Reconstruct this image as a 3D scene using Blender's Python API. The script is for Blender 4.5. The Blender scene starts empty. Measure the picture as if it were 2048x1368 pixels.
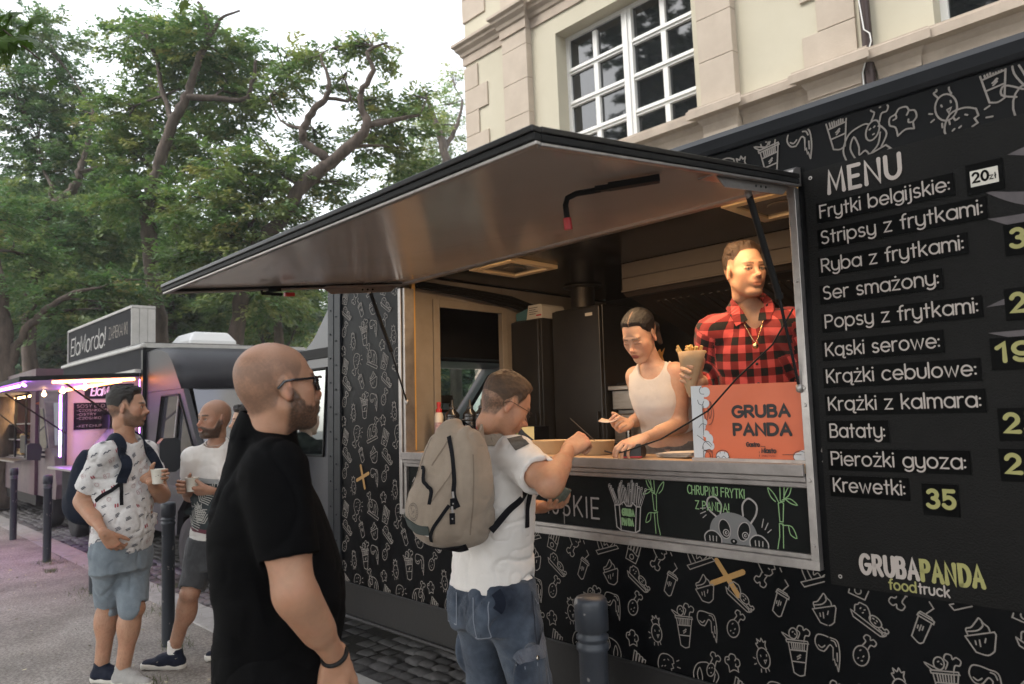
import bpy, math, random
import numpy as np
from mathutils import Vector, Matrix
from mathutils.bvhtree import BVHTree

# ------------------------------------------------------------ camera, sky, sun, exposure
S = bpy.context.scene
COL = S.collection
cam_d = bpy.data.cameras.new("camera")
cam = bpy.data.objects.new("camera", cam_d)
COL.objects.link(cam)
cam_d.sensor_width = 36.0
cam_d.lens = 25.664
cam_d.clip_start = 0.05
cam_d.clip_end = 2000
cam.matrix_world = Matrix(((0.68719838, 0.09083657, 0.72076841, 0.0),
                           (0.72534015, -0.03048433, -0.68771533, 0.0),
                           (-0.04049756, 0.99539913, -0.08683619, 1.6),
                           (0, 0, 0, 1)))
S.camera = cam
cam_d.dof.use_dof = True
cam_d.dof.focus_distance = 3.3
cam_d.dof.aperture_fstop = 4.0

SUN_EL = math.radians(48)
W = bpy.data.worlds.new("World")
S.world = W
W.use_nodes = True
wn = W.node_tree.nodes
bg = wn["Background"]
sky = wn.new("ShaderNodeTexSky")
sky.sky_type = 'NISHITA'
sky.sun_disc = False
sky.sun_elevation = SUN_EL
sky.sun_rotation = math.radians(200)
sky.air_density = 1.6
sky.dust_density = 2.0
sky.ozone_density = 0.6
hsv = wn.new("ShaderNodeHueSaturation")
hsv.inputs["Saturation"].default_value = 0.22
W.node_tree.links.new(sky.outputs[0], hsv.inputs["Color"])
W.node_tree.links.new(hsv.outputs[0], bg.inputs["Color"])
bg.inputs["Strength"].default_value = 0.15

sl = bpy.data.lights.new("sun", 'SUN')
sl.energy = 0.5
sl.angle = math.radians(20)
sl.color = (1.0, 0.95, 0.88)
sun = bpy.data.objects.new("sun", sl)
COL.objects.link(sun)
_az = math.radians(200)
_dir = Vector((math.sin(_az) * math.cos(SUN_EL), math.cos(_az) * math.cos(SUN_EL), math.sin(SUN_EL)))
sun.rotation_euler = (-_dir).to_track_quat('-Z', 'Y').to_euler()

S.view_settings.view_transform = 'Standard'
S.view_settings.look = 'None'
S.view_settings.gamma = 1.0
S.view_settings.exposure = 1.6
S.cycles.use_denoising = True
S.cycles.max_bounces = 6
S.cycles.diffuse_bounces = 3
S.cycles.glossy_bounces = 3
S.cycles.transmission_bounces = 4
S.cycles.transparent_max_bounces = 8
S.cycles.sample_clamp_indirect = 6.0

R = random.Random(7)
rng = np.random.default_rng(7)
PI = math.pi

# ------------------------------------------------------------ materials
MATS = {}
def mat(name, c, rough=0.6, metal=0.0, noise=None, nscale=6.0, bump=0.0, bscale=60.0, coat=0.0, emit=None, estr=1.0,
        trans=0.0, spec=0.5, attr=None, sss=0.0, sheen=0.0, rvar=0.0, alpha=1.0, stretch=None):
    if name in MATS: return MATS[name]
    m = bpy.data.materials.new(name); m.use_nodes = True
    nt = m.node_tree; N = nt.nodes; L = nt.links
    b = N["Principled BSDF"]
    def setc(col):
        b.inputs["Base Color"].default_value = (*col, 1)
    setc(c)
    b.inputs["Roughness"].default_value = rough
    b.inputs["Metallic"].default_value = metal
    b.inputs["Specular IOR Level"].default_value = spec
    b.inputs["Coat Weight"].default_value = coat
    b.inputs["Coat Roughness"].default_value = 0.15
    b.inputs["Transmission Weight"].default_value = trans
    b.inputs["Alpha"].default_value = alpha
    if sss:
        b.inputs["Subsurface Weight"].default_value = sss
        b.inputs["Subsurface Radius"].default_value = (1.0, 0.35, 0.2)
        b.inputs["Subsurface Scale"].default_value = 0.006
    if sheen:
        b.inputs["Sheen Weight"].default_value = sheen
        b.inputs["Sheen Roughness"].default_value = 0.5
    if emit:
        b.inputs["Emission Color"].default_value = (*emit, 1)
        b.inputs["Emission Strength"].default_value = estr
    tc = N.new("ShaderNodeTexCoord"); src = tc.outputs["Object"]
    if stretch:
        mp = N.new("ShaderNodeMapping"); mp.inputs["Scale"].default_value = stretch
        L.new(src, mp.inputs["Vector"]); src = mp.outputs[0]
    col_out = None
    if attr:
        a = N.new("ShaderNodeAttribute"); a.attribute_name = attr
        col_out = a.outputs["Color"]
    if noise is not None:
        n = N.new("ShaderNodeTexNoise"); n.inputs["Scale"].default_value = nscale
        n.inputs["Detail"].default_value = 8; n.inputs["Roughness"].default_value = 0.65
        L.new(src, n.inputs["Vector"])
        rp = N.new("ShaderNodeValToRGB")
        rp.color_ramp.elements[0].position = 0.32; rp.color_ramp.elements[1].position = 0.68
        L.new(n.outputs[0], rp.inputs[0])
        if col_out is not None:
            mx = N.new("ShaderNodeMix"); mx.data_type = 'RGBA'; mx.blend_type = 'MULTIPLY'
            mx.inputs[0].default_value = 1.0
            rp.color_ramp.elements[0].color = (*noise, 1); rp.color_ramp.elements[1].color = (1, 1, 1, 1)
            L.new(col_out, mx.inputs[6]); L.new(rp.outputs[0], mx.inputs[7]); col_out = mx.outputs[2]
        else:
            rp.color_ramp.elements[0].color = (*noise, 1); rp.color_ramp.elements[1].color = (*c, 1)
            col_out = rp.outputs[0]
        if rvar:
            mr = N.new("ShaderNodeMapRange"); mr.inputs[3].default_value = max(0.02, rough - rvar); mr.inputs[4].default_value = min(1, rough + rvar)
            L.new(n.outputs[0], mr.inputs[0]); L.new(mr.outputs[0], b.inputs["Roughness"])
    if col_out is not None:
        L.new(col_out, b.inputs["Base Color"])
    if bump:
        n2 = N.new("ShaderNodeTexNoise"); n2.inputs["Scale"].default_value = bscale
        n2.inputs["Detail"].default_value = 6; n2.inputs["Roughness"].default_value = 0.6
        L.new(src, n2.inputs["Vector"])
        bp = N.new("ShaderNodeBump"); bp.inputs["Strength"].default_value = bump; bp.inputs["Distance"].default_value = 0.01
        L.new(n2.outputs[0], bp.inputs["Height"]); L.new(bp.outputs[0], b.inputs["Normal"])
    MATS[name] = m
    return m

def nodes_of(m):
    return m.node_tree.nodes, m.node_tree.links, m.node_tree.nodes["Principled BSDF"]

# ------------------------------------------------------------ objects
def tag(o, label=None, cat=None, group=None, kind=None):
    if label: o["label"] = label
    if cat: o["category"] = cat
    if group: o["group"] = group
    if kind: o["kind"] = kind
    return o
def link(name, me, mats, parent=None, mw=None):
    o = bpy.data.objects.new(name, me)
    for m in (mats if isinstance(mats, (list, tuple)) else [mats]): me.materials.append(m)
    COL.objects.link(o)
    if parent is not None: o.parent = parent
    if mw is not None: o.matrix_world = mw
    return o
def empty(name, mw=None):
    o = bpy.data.objects.new(name, None); COL.objects.link(o)
    o.empty_display_size = 0.1
    if mw is not None: o.matrix_world = mw
    return o
def thing(name, label, cat, mw=None, group=None):
    return tag(empty(name, mw), label, cat, group)

class MB:
    """collects polygons; build() links them as one mesh object"""
    def __init__(s): s.v = []; s.f = []; s.m = []; s.s = []
    def add(s, vs, fs, m=0, smooth=False):
        o = len(s.v); s.v += [tuple(map(float, p)) for p in vs]
        for f in fs: s.f.append([i + o for i in f]); s.m.append(m); s.s.append(smooth)
        return s
    def box(s, x0, x1, y0, y1, z0, z1, m=0):
        v = [(x, y, z) for x in (x0, x1) for y in (y0, y1) for z in (z0, z1)]
        return s.add(v, [(0, 1, 3, 2), (4, 6, 7, 5), (0, 4, 5, 1), (2, 3, 7, 6), (0, 2, 6, 4), (1, 5, 7, 3)], m)
    def obox(s, M, sx, sy, sz, m=0):
        v = [M @ Vector((x * sx / 2, y * sy / 2, z * sz / 2)) for x in (-1, 1) for y in (-1, 1) for z in (-1, 1)]
        return s.add(v, [(0, 1, 3, 2), (4, 6, 7, 5), (0, 4, 5, 1), (2, 3, 7, 6), (0, 2, 6, 4), (1, 5, 7, 3)], m)
    def bar(s, a, b, w, h, m=0, up=(0, 0, 1)):
        a = Vector(a); b = Vector(b); d = (b - a); L = d.length; d.normalize(); u = Vector(up)
        r = d.cross(u)
        if r.length < 1e-4: r = d.cross(Vector((1, 0, 0)))
        r.normalize(); u = r.cross(d)
        M = Matrix((r, d, u)).transposed().to_4x4(); M.translation = (a + b) / 2
        return s.obox(M, w, L, h, m)
    def prism(s, pts, axis, a, b, m=0, smooth=False):
        """extrude a 2D outline: axis 'x': pts=(y,z); 'y': pts=(x,z); 'z': pts=(x,y)"""
        def P(p, t): return {'x': (t, p[0], p[1]), 'y': (p[0], t, p[1]), 'z': (p[0], p[1], t)}[axis]
        n = len(pts)
        v = [P(p, a) for p in pts] + [P(p, b) for p in pts]
        s.add(v, [tuple(range(n))[::-1], tuple(range(n, 2 * n))], m)
        s.add(v, [(i, (i + 1) % n, n + (i + 1) % n, n + i) for i in range(n)], m, smooth)
        return s
    def tube(s, pts, r, n=10, m=0, cap=True, closed=False, flat=None):
        P = [Vector(p) for p in pts]; k = len(P)
        rr = r if isinstance(r, (list, tuple)) else [r] * k
        rings = []; prev = None
        for i in range(k):
            if closed: t = P[(i + 1) % k] - P[i - 1]
            else: t = P[min(i + 1, k - 1)] - P[max(i - 1, 0)]
            if t.length < 1e-9: t = Vector((0, 0, 1))
            t.normalize()
            if prev is None:
                u = t.cross(Vector((0, 0, 1)))
                if u.length < 1e-3: u = t.cross(Vector((0, 1, 0)))
            else: u = prev - t * prev.dot(t)
            u.normalize(); prev = u; w = t.cross(u)
            rings.append([P[i] + (u * math.cos(2 * PI * j / n) + w * math.sin(2 * PI * j / n) * (flat or 1)) * rr[i] for j in range(n)])
        v = [p for g in rings for p in g]; f = []
        for i in range(k if closed else k - 1):
            a = i * n; b = ((i + 1) % k) * n
            for j in range(n): f.append((a + j, a + (j + 1) % n, b + (j + 1) % n, b + j))
        s.add(v, f, m, True)
        if cap and not closed:
            s.add(rings[0], [tuple(range(n))[::-1]], m); s.add(rings[-1], [tuple(range(n))], m)
        return s
    def lathe(s, prof, c=(0, 0, 0), n=24, m=0, smooth=True, M=None):
        c = Vector(c); v = []; f = []
        for (r, z) in prof:
            for j in range(n):
                a = 2 * PI * j / n
                p = Vector((r * math.cos(a), r * math.sin(a), z))
                v.append((M @ p if M else p) + c)
        for i in range(len(prof) - 1):
            for j in range(n):
                f.append((i * n + j, i * n + (j + 1) % n, (i + 1) * n + (j + 1) % n, (i + 1) * n + j))
        s.add(v, f, m, smooth)
        s.add(v[:n], [tuple(range(n))[::-1]], m); s.add(v[-n:], [tuple(range(n))], m)
        return s
    def build(s, name, mats, parent=None, mw=None, bevel=0.0, bseg=2, autosmooth=False):
        me = bpy.data.meshes.new(name)
        me.from_pydata(s.v, [], s.f)
        me.polygons.foreach_set("material_index", s.m)
        me.polygons.foreach_set("use_smooth", s.s)
        me.update()
        o = link(name, me, mats, parent, mw)
        if bevel:
            b = o.modifiers.new("bevel", 'BEVEL'); b.width = bevel; b.segments = bseg; b.limit_method = 'ANGLE'; b.angle_limit = math.radians(40)
            b.harden_normals = False
        return o

def np_mesh(name, V, F, mats, parent=None, smooth=True, col=None, mw=None, uv=None, colname="col"):
    """fast mesh from numpy: V (n,3), F (m,4) or (m,3); col per-vertex rgb"""
    me = bpy.data.meshes.new(name)
    V = np.asarray(V, np.float32); F = np.asarray(F, np.int32)
    k = F.shape[1]
    me.vertices.add(len(V)); me.vertices.foreach_set("co", V.ravel())
    me.loops.add(F.size); me.loops.foreach_set("vertex_index", F.ravel())
    me.polygons.add(len(F))
    me.polygons.foreach_set("loop_start", np.arange(0, F.size, k, dtype=np.int32))
    me.polygons.foreach_set("loop_total", np.full(len(F), k, np.int32))
    me.polygons.foreach_set("use_smooth", np.full(len(F), smooth))
    me.update(calc_edges=True)
    if col is not None:
        a = me.color_attributes.new(colname, 'FLOAT_COLOR', 'POINT')
        c = np.ones((len(V), 4), np.float32); c[:, :3] = col
        a.data.foreach_set("color", c.ravel())
    if uv is not None:
        a = me.attributes.new("puv", 'FLOAT_VECTOR', 'POINT')
        c = np.zeros((len(V), 3), np.float32); c[:, :uv.shape[1]] = uv
        a.data.foreach_set("vector", c.ravel())
    me.validate()
    return link(name, me, mats, parent, mw)

# ------------------------------------------------------------ flat strokes (drawn lines, lettering)
def expand(st):
    out = []
    for e in st:
        if e[0] == 'a':
            _, cx, cy, rx, ry, a0, a1 = e
            n = max(4, int(abs(a1 - a0) / 15))
            for i in range(n + 1):
                a = math.radians(a0 + (a1 - a0) * i / n)
                out.append((cx + rx * math.cos(a), cy + ry * math.sin(a)))
        else: out.append((e[0], e[1]))
    res = [out[0]]
    for p in out[1:]:
        if math.hypot(p[0] - res[-1][0], p[1] - res[-1][1]) > 1e-5: res.append(p)
    return res
def smooth2(pts, n=4, closed=False):
    """Catmull-Rom through 2D points"""
    P = list(pts); k = len(P)
    if k < 3: return P
    out = []
    rngi = range(k) if closed else range(k - 1)
    for i in rngi:
        p0 = P[i - 1] if (closed or i > 0) else P[0]
        p1 = P[i]; p2 = P[(i + 1) % k]; p3 = P[(i + 2) % k] if (closed or i + 2 < k) else P[-1]
        for j in range(n):
            t = j / n
            out.append(tuple(0.5 * (2 * b + (c - a) * t + (2 * a - 5 * b + 4 * c - d) * t * t + (3 * b - a - 3 * c + d) * t ** 3)
                             for a, b, c, d in zip(p0, p1, p2, p3)))
    if not closed: out.append(P[-1])
    return out
class Ink:
    """ribbons lying on a plane given by P(u, v, lift)"""
    def __init__(s, mb, P, lift=0.0012, step=0.00025, wrap=8): s.mb = mb; s.P = P; s.l = lift; s.st = step; s.k = 0; s.wr = wrap
    def line(s, pts, w, m=0, closed=False, round_=True, clip=None):
        pts = [tuple(p) for p in pts]
        if clip:
            u0, u1, v0, v1 = clip
            runs = []; cur = []
            seq = pts + ([pts[0]] if closed else [])
            if not all(u0 <= p[0] <= u1 and v0 <= p[1] <= v1 for p in seq):
                dn = [seq[0]]
                for p_, q_ in zip(seq[:-1], seq[1:]):
                    n_ = max(1, int(math.hypot(q_[0] - p_[0], q_[1] - p_[1]) / .004)); dn += [(p_[0] + (q_[0] - p_[0]) * t / n_, p_[1] + (q_[1] - p_[1]) * t / n_) for t in range(1, n_ + 1)]
                seq = dn
            for p in seq:
                if u0 <= p[0] <= u1 and v0 <= p[1] <= v1: cur.append(p)
                else:
                    if len(cur) > 1: runs.append(cur)
                    cur = []
            if len(cur) > 1: runs.append(cur)
            if not (len(runs) == 1 and len(runs[0]) == len(seq)):
                for r_ in runs: s.line(r_, w, m)
                return
        if closed and math.hypot(pts[0][0] - pts[-1][0], pts[0][1] - pts[-1][1]) < 1e-6: pts = pts[:-1]
        k = len(pts); h = w / 2; s.k += 1
        lift = s.l + s.st * (s.k % s.wr)
        if k < 2:
            return s.disc(pts[0], h, m)
        L = []; Rr = []
        for i in range(k):
            a = pts[i - 1] if (closed or i > 0) else None; b = pts[i]; c = pts[(i + 1) % k] if (closed or i < k - 1) else None
            def nrm(p, q):
                d = (q[0] - p[0], q[1] - p[1]); l = math.hypot(*d) or 1e-9
                return (-d[1] / l, d[0] / l)
            if a is None: n = nrm(b, c)
            elif c is None: n = nrm(a, b)
            else:
                n1 = nrm(a, b); n2 = nrm(b, c); n = (n1[0] + n2[0], n1[1] + n2[1]); l = math.hypot(*n)
                if l < 0.3: n = n1
                else:
                    n = (n[0] / l, n[1] / l); sc = 1 / max(0.62, n[0] * n1[0] + n[1] * n1[1]); n = (n[0] * sc, n[1] * sc)
            L.append((b[0] + n[0] * h, b[1] + n[1] * h)); Rr.append((b[0] - n[0] * h, b[1] - n[1] * h))
        v = [s.P(p[0], p[1], lift) for p in L] + [s.P(p[0], p[1], lift) for p in Rr]
        f = [(i, (i + 1) % k, k + (i + 1) % k, k + i) for i in range(k if closed else k - 1)]
        s.mb.add(v, f, m)
        if round_ and not closed:
            for (p, q) in ((pts[0], pts[1]), (pts[-1], pts[-2])):
                a0 = math.atan2(p[1] - q[1], p[0] - q[0])
                s.mb.add([s.P(p[0] + h * math.cos(a0 + t), p[1] + h * math.sin(a0 + t), lift) for t in [(-90 + 30 * i) * PI / 180 for i in range(7)]], [tuple(range(7))], m)
    def disc(s, c, r, m=0, n=10, ry=None):
        s.k += 1; lift = s.l + s.st * (s.k % s.wr); ry = ry or r
        s.mb.add([s.P(c[0] + r * math.cos(2 * PI * i / n), c[1] + ry * math.sin(2 * PI * i / n), lift) for i in range(n)], [tuple(range(n))], m)
    def fill(s, pts, m=0, lift=None):
        s.k += 1; lift = (s.l + s.st * (s.k % s.wr)) if lift is None else lift
        from mathutils.geometry import tessellate_polygon
        tri = tessellate_polygon([[Vector((p[0], p[1], 0)) for p in pts]])
        s.mb.add([s.P(p[0], p[1], lift) for p in pts], [tuple(t) for t in tri], m)
    def text(s, txt, x, y, size, w, m=0, width=None, gap=0.16, slant=0.0, jit=0.0, space=0.34, rot=0.0, seed=1, caps_only=False):
        st, tw = text_strokes(txt, gap, space)
        sx = size if width is None else width / tw
        rr = random.Random(seed); cr, sr = math.cos(rot), math.sin(rot)
        jx = {}
        for (ci, pl, closed, dot) in st:
            if ci not in jx: jx[ci] = (rr.uniform(-jit, jit) * size, rr.uniform(-jit, jit) * size)
            q = [(p[0] * sx + slant * p[1] * size + jx[ci][0], p[1] * size + jx[ci][1]) for p in pl]
            q = [(x + a * cr - b * sr, y + a * sr + b * cr) for a, b in q]
            if dot: s.disc(q[0], w * 0.62, m)
            else: s.line(q, w, m, closed)
        return tw * sx

# ------------------------------------------------------------ a single-stroke alphabet
def C(cx=.25, cy=.25, r=.25, ry=None): return [('a', cx, cy, r, ry or r, 0, 360)]
GL = {
 'a': (.5, [C(), [(.5, .5), (.5, 0)]]), 'b': (.5, [[(0, .75), (0, 0)], C()]), 'c': (.45, [[('a', .25, .25, .25, .25, 45, 315)]]),
 'd': (.5, [[(.5, .75), (.5, 0)], C()]), 'e': (.5, [[(.02, .25), (.5, .25), ('a', .25, .25, .25, .25, 4, 318)]]),
 'f': (.27, [[('a', .27, .58, .15, .16, 80, 180), (.12, 0)], [(0, .47), (.27, .47)]]),
 'g': (.5, [C(), [(.5, .5), (.5, 0), ('a', .26, 0, .24, .2, 0, -140)]]),
 'h': (.42, [[(0, .75), (0, 0)], [('a', .21, .29, .21, .21, 180, 0), (.42, 0)]]),
 'i': (.02, [[(0, .5), (0, 0)], 'd0.0,0.68']), 'j': (.1, [[(.1, .5), (.1, -.08), ('a', -.05, -.08, .15, .14, 0, -100)], 'd0.1,0.68']),
 'k': (.38, [[(0, .75), (0, 0)], [(.35, .5), (.03, .21)], [(.13, .3), (.38, 0)]]), 'l': (.02, [[(0, .75), (0, 0)]]),
 'm': (.68, [[(0, .5), (0, 0)], [('a', .17, .33, .17, .17, 180, 0), (.34, 0)], [('a', .51, .33, .17, .17, 180, 0), (.68, 0)]]),
 'n': (.42, [[(0, .5), (0, 0)], [('a', .21, .29, .21, .21, 180, 0), (.42, 0)]]), 'o': (.5, [C()]),
 'p': (.5, [[(0, .5), (0, -.22)], C()]), 'r': (.24, [[(0, .5), (0, 0)], [('a', .2, .3, .2, .2, 180, 75)]]),
 's': (.36, [[('a', .18, .37, .155, .13, 35, 270), ('a', .18, .12, .17, .12, 90, -145)]]),
 't': (.28, [[(.13, .68), (.13, 0)], [(0, .47), (.28, .47)]]), 'u': (.42, [[(0, .5), ('a', .21, .21, .21, .21, 180, 360), (.42, .5)]]),
 'v': (.4, [[(0, .5), (.2, 0), (.4, .5)]]), 'w': (.66, [[(0, .5), (.17, 0), (.33, .46), (.49, 0), (.66, .5)]]),
 'y': (.44, [[(0, .5), ('a', .22, .22, .22, .22, 180, 350)], [(.44, .5), (.44, -.02), ('a', .22, -.02, .22, .19, 0, -140)]]),
 'z': (.38, [[(0, .5), (.38, .5), (0, 0), (.38, 0)]]),
 'ą': (.52, [C(), [(.5, .5), (.5, 0), ('a', .54, -.08, .09, .08, 120, 290)]]),
 'ż': (.38, [[(0, .5), (.38, .5), (0, 0), (.38, 0)], 'd0.19,0.68']), 'ł': (.14, [[(.07, .75), (.07, 0)], [(0, .28), (.14, .44)]]),
 'A': (.56, [[(0, 0), (.28, .7), (.56, 0)], [(.1, .24), (.46, .24)]]),
 'B': (.46, [[(0, .7), (.24, .7), ('a', .24, .54, .18, .16, 90, -90), (0, .38)], [(0, .7), (0, 0), (.27, 0), ('a', .27, .19, .19, .19, -90, 90)]]),
 'C': (.55, [[('a', .33, .35, .33, .35, 50, 310)]]),
 'D': (.55, [[(0, 0), (0, .7), (.2, .7), ('a', .2, .35, .35, .35, 90, -90), (0, 0)]]),
 'E': (.4, [[(.4, .7), (0, .7), (0, 0), (.4, 0)], [(0, .36), (.34, .36)]]), 'F': (.4, [[(.4, .7), (0, .7), (0, 0)], [(0, .38), (.32, .38)]]),
 'G': (.6, [[('a', .33, .35, .33, .35, 48, 345), (.62, .33), (.38, .33)]]),
 'H': (.5, [[(0, .7), (0, 0)], [(.5, .7), (.5, 0)], [(0, .36), (.5, .36)]]), 'I': (.02, [[(0, .7), (0, 0)]]),
 'J': (.3, [[(.05, .7), (.3, .7), (.3, .16), ('a', .14, .16, .16, .16, 0, -170)]]),
 'K': (.46, [[(0, .7), (0, 0)], [(.44, .7), (.02, .28)], [(.14, .4), (.46, 0)]]), 'L': (.38, [[(0, .7), (0, 0), (.38, 0)]]),
 'M': (.62, [[(0, 0), (.05, .7), (.31, .12), (.57, .7), (.62, 0)]]), 'N': (.52, [[(0, 0), (0, .7), (.52, 0), (.52, .7)]]),
 'O': (.68, [[('a', .34, .35, .34, .35, 0, 360)]]), 'P': (.44, [[(0, 0), (0, .7), (.24, .7), ('a', .24, .52, .2, .18, 90, -90), (0, .34)]]),
 'R': (.48, [[(0, 0), (0, .7), (.24, .7), ('a', .24, .52, .2, .18, 90, -90), (0, .34)], [(.2, .34), (.48, 0)]]),
 'S': (.44, [[('a', .22, .53, .19, .17, 40, 270), ('a', .22, .18, .21, .18, 90, -145)]]), 'T': (.5, [[(0, .7), (.5, .7)], [(.25, .7), (.25, 0)]]),
 'U': (.52, [[(0, .7), (0, .26), ('a', .26, .26, .26, .26, 180, 360), (.52, .7)]]), 'Y': (.5, [[(0, .7), (.25, .34), (.5, .7)], [(.25, .34), (.25, 0)]]),
 'W': (.8, [[(0, .7), (.2, 0), (.4, .6), (.6, 0), (.8, .7)]]), 'Z': (.48, [[(0, .7), (.48, .7), (0, 0), (.48, 0)]]),
 'X': (.5, [[(0, .7), (.5, 0)], [(0, 0), (.5, .7)]]), 'V': (.5, [[(0, .7), (.25, 0), (.5, .7)]]),
 '0': (.44, [[('a', .22, .35, .22, .35, 0, 360)]]), '1': (.2, [[(0, .54), (.18, .7), (.18, 0)]]),
 '2': (.44, [[('a', .21, .49, .2, .21, 165, -40), (.02, 0), (.44, 0)]]),
 '3': (.42, [[('a', .2, .53, .18, .17, 150, -80), ], [('a', .19, .18, .22, .19, 85, -150)]]),
 '4': (.46, [[(.34, 0), (.34, .7), (0, .2), (.46, .2)]]),
 '5': (.42, [[(.4, .7), (.06, .7), (.04, .38), ('a', .19, .22, .22, .22, 115, -150)]]),
 '7': (.42, [[(0, .7), (.42, .7), (.14, 0)]]), '8': (.42, [[('a', .21, .53, .17, .17, 0, 360)], [('a', .21, .18, .21, .18, 0, 360)]]),
 '9': (.42, [[('a', .21, .48, .21, .22, 0, 360)], [(.42, .48), (.42, .3), ('a', .2, .2, .21, .2, 0, -150)]]),
 ':': (.02, ['d0.0,0.08', 'd0.0,0.4']), '!': (.02, [[(0, .7), (0, .2)], 'd0.0,0.02']), '-': (.25, [[(0, .3), (.25, .3)]]),
}
def text_strokes(txt, gap=.16, space=.34):
    x = 0; out = []
    for ci, ch in enumerate(txt):
        if ch == ' ': x += space; continue
        w, sts = GL[ch]
        for st in sts:
            if isinstance(st, str):
                a, b = st[1:].split(','); out.append((ci, [(x + float(a), float(b))], False, True)); continue
            closed = len(st) == 1 and st[0][0] == 'a' and abs(st[0][6] - st[0][5]) >= 360
            out.append((ci, [(x + p[0], p[1]) for p in expand(st)], closed, False))
        x += w + gap
    return out, x - gap

# the truck stands on a cambered street: it leans a little towards the building
TRK = Matrix.Translation((0, 2.5, 0)) @ Matrix.Rotation(-0.0205, 4, 'X')
def T(x, y, z): return TRK @ Matrix.Translation((x, y, z))
# ============================================================ SETTING
M_grav = mat("gravel", (.45, .415, .375), .95, noise=(.31, .28, .25), nscale=3.0, bump=.55, bscale=70)
N_, L_, B_ = nodes_of(M_grav)
def add_speckle(m, scale, dark, amt=.5):
    N, L, b = nodes_of(m)
    v = N.new("ShaderNodeTexNoise"); v.inputs["Scale"].default_value = scale; v.inputs["Detail"].default_value = 3
    tc = N.new("ShaderNodeTexCoord"); L.new(tc.outputs["Object"], v.inputs["Vector"])
    r = N.new("ShaderNodeValToRGB"); r.color_ramp.elements[0].position = .38; r.color_ramp.elements[1].position = .62
    r.color_ramp.elements[0].color = (*dark, 1); r.color_ramp.elements[1].color = (1, 1, 1, 1); L.new(v.outputs[0], r.inputs[0])
    mx = N.new("ShaderNodeMix"); mx.data_type = 'RGBA'; mx.blend_type = 'MULTIPLY'; mx.inputs[0].default_value = amt
    src = b.inputs["Base Color"].links[0].from_socket if b.inputs["Base Color"].links else None
    if src: L.new(src, mx.inputs[6])
    else: mx.inputs[6].default_value = b.inputs["Base Color"].default_value
    L.new(r.outputs[0], mx.inputs[7]); L.new(mx.outputs[2], b.inputs["Base Color"])
add_speckle(M_grav, 1.3, (.62, .61, .6), .7)
add_speckle(M_grav, 55, (.45, .44, .42), .75)
add_speckle(M_grav, 260, (.5, .48, .46), .7)
M_slab = mat("kerb_stone", (.36, .34, .32), .85, noise=(.25, .24, .22), nscale=9, bump=.3, bscale=90)
M_cob = mat("cobble", (.21, .195, .19), .7, noise=(.10, .095, .092), nscale=7, bump=.4, bscale=60)
M_joint = mat("joint_sand", (.07, .063, .055), .95, noise=(.04, .037, .033), nscale=20, bump=.4, bscale=120)

def sheet(name, x0, x1, y0, y1, z, m, nx=1, ny=1, disp=0.0, seed=1):
    g = np.random.default_rng(seed)
    xs = np.linspace(x0, x1, nx + 1); ys = np.linspace(y0, y1, ny + 1)
    X, Y = np.meshgrid(xs, ys, indexing='ij')
    Z = np.full_like(X, z)
    if disp:
        Z = Z + disp * (np.sin(X * 1.7 + 1.3 * np.sin(Y * 1.1)) * np.sin(Y * 2.3 + X * .6)) + g.normal(0, disp * .15, X.shape)
    V = np.stack([X, Y, Z], -1).reshape(-1, 3)
    i = np.arange(nx)[:, None] * (ny + 1) + np.arange(ny)[None]
    F = np.stack([i, i + ny + 1, i + ny + 2, i + 1], -1).reshape(-1, 4)
    return tag(np_mesh(name, V, F, m), kind='structure')
sheet("ground", -400, 400, -400, 400, -.16, M_joint)
sheet("pavement", -26, 8, -8, 2.2, 0.0, M_grav, 170, 60, .008)
sheet("pavement_edge", -60, -26, -8, 2.2, -0.004, M_grav)
tag(MB().box(-60, 12, 2.2, 2.2, -.1, 0).build("pavement_side", M_slab), kind='structure')
kb = MB()
x = -40.0
rr = random.Random(3)
while x < 8:
    l = rr.uniform(.85, 1.05)
    kb.box(x + .004, x + l - .004, 2.2 + rr.uniform(-.004, .004), 2.47 + rr.uniform(-.004, .004), -.2, .004 + rr.uniform(-.004, .004)); x += l
tag(kb.build("kerb", M_slab, bevel=.012), kind='structure')
sheet("street", -60, 12, 2.46, 8.7, -.115, M_joint)
cb = MB(); y = 2.5; row = 0
while y < 8.4:
    d = rr.uniform(.1, .125); x = (-24 if y < 4.4 else -30) + rr.uniform(0, .1)
    while x < (0.5 if y < 3.6 else -5.5):
        l = rr.uniform(.12, .2); h = -.1 + rr.uniform(-.012, .012) + .02 * math.sin(x * 2.1 + y); q = .018
        a = (x + .006, y + .006); c = (x + l - .006, y + d - .006); j = lambda: rr.uniform(-.01, .01)
        o = [(a[0] + j(), a[1] + j()), (c[0] + j(), a[1] + j()), (c[0] + j(), c[1] + j()), (a[0] + j(), c[1] + j())]
        n = [(px * .74 + (a[0] + c[0]) * .13, py * .74 + (a[1] + c[1]) * .13) for px, py in o]
        v = [(px, py, h - .03) for px, py in o] + [(px + (1 if k in (1, 2) else -1) * -.002, py, h - .006) for k, (px, py) in enumerate(o)] + [(px, py, h + .006) for px, py in n]
        cb.add(v, [(0, 1, 5, 4), (1, 2, 6, 5), (2, 3, 7, 6), (3, 0, 4, 7), (4, 5, 9, 8), (5, 6, 10, 9), (6, 7, 11, 10), (7, 4, 8, 11), (8, 9, 10, 11)], 0, True)
        x += l
    y += d; row += 1
tag(cb.build("cobblestones", M_cob), kind='structure')
sheet("far_pavement", -60, 12, 8.4, 9.2, -.02, M_slab)
sheet("park_ground", -90, -11, 8.6, 90, -.05, mat("park_soil", (.2, .17, .12), .95, noise=(.1, .11, .06), nscale=.8, bump=.4, bscale=20), 40, 40, .03)
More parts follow.
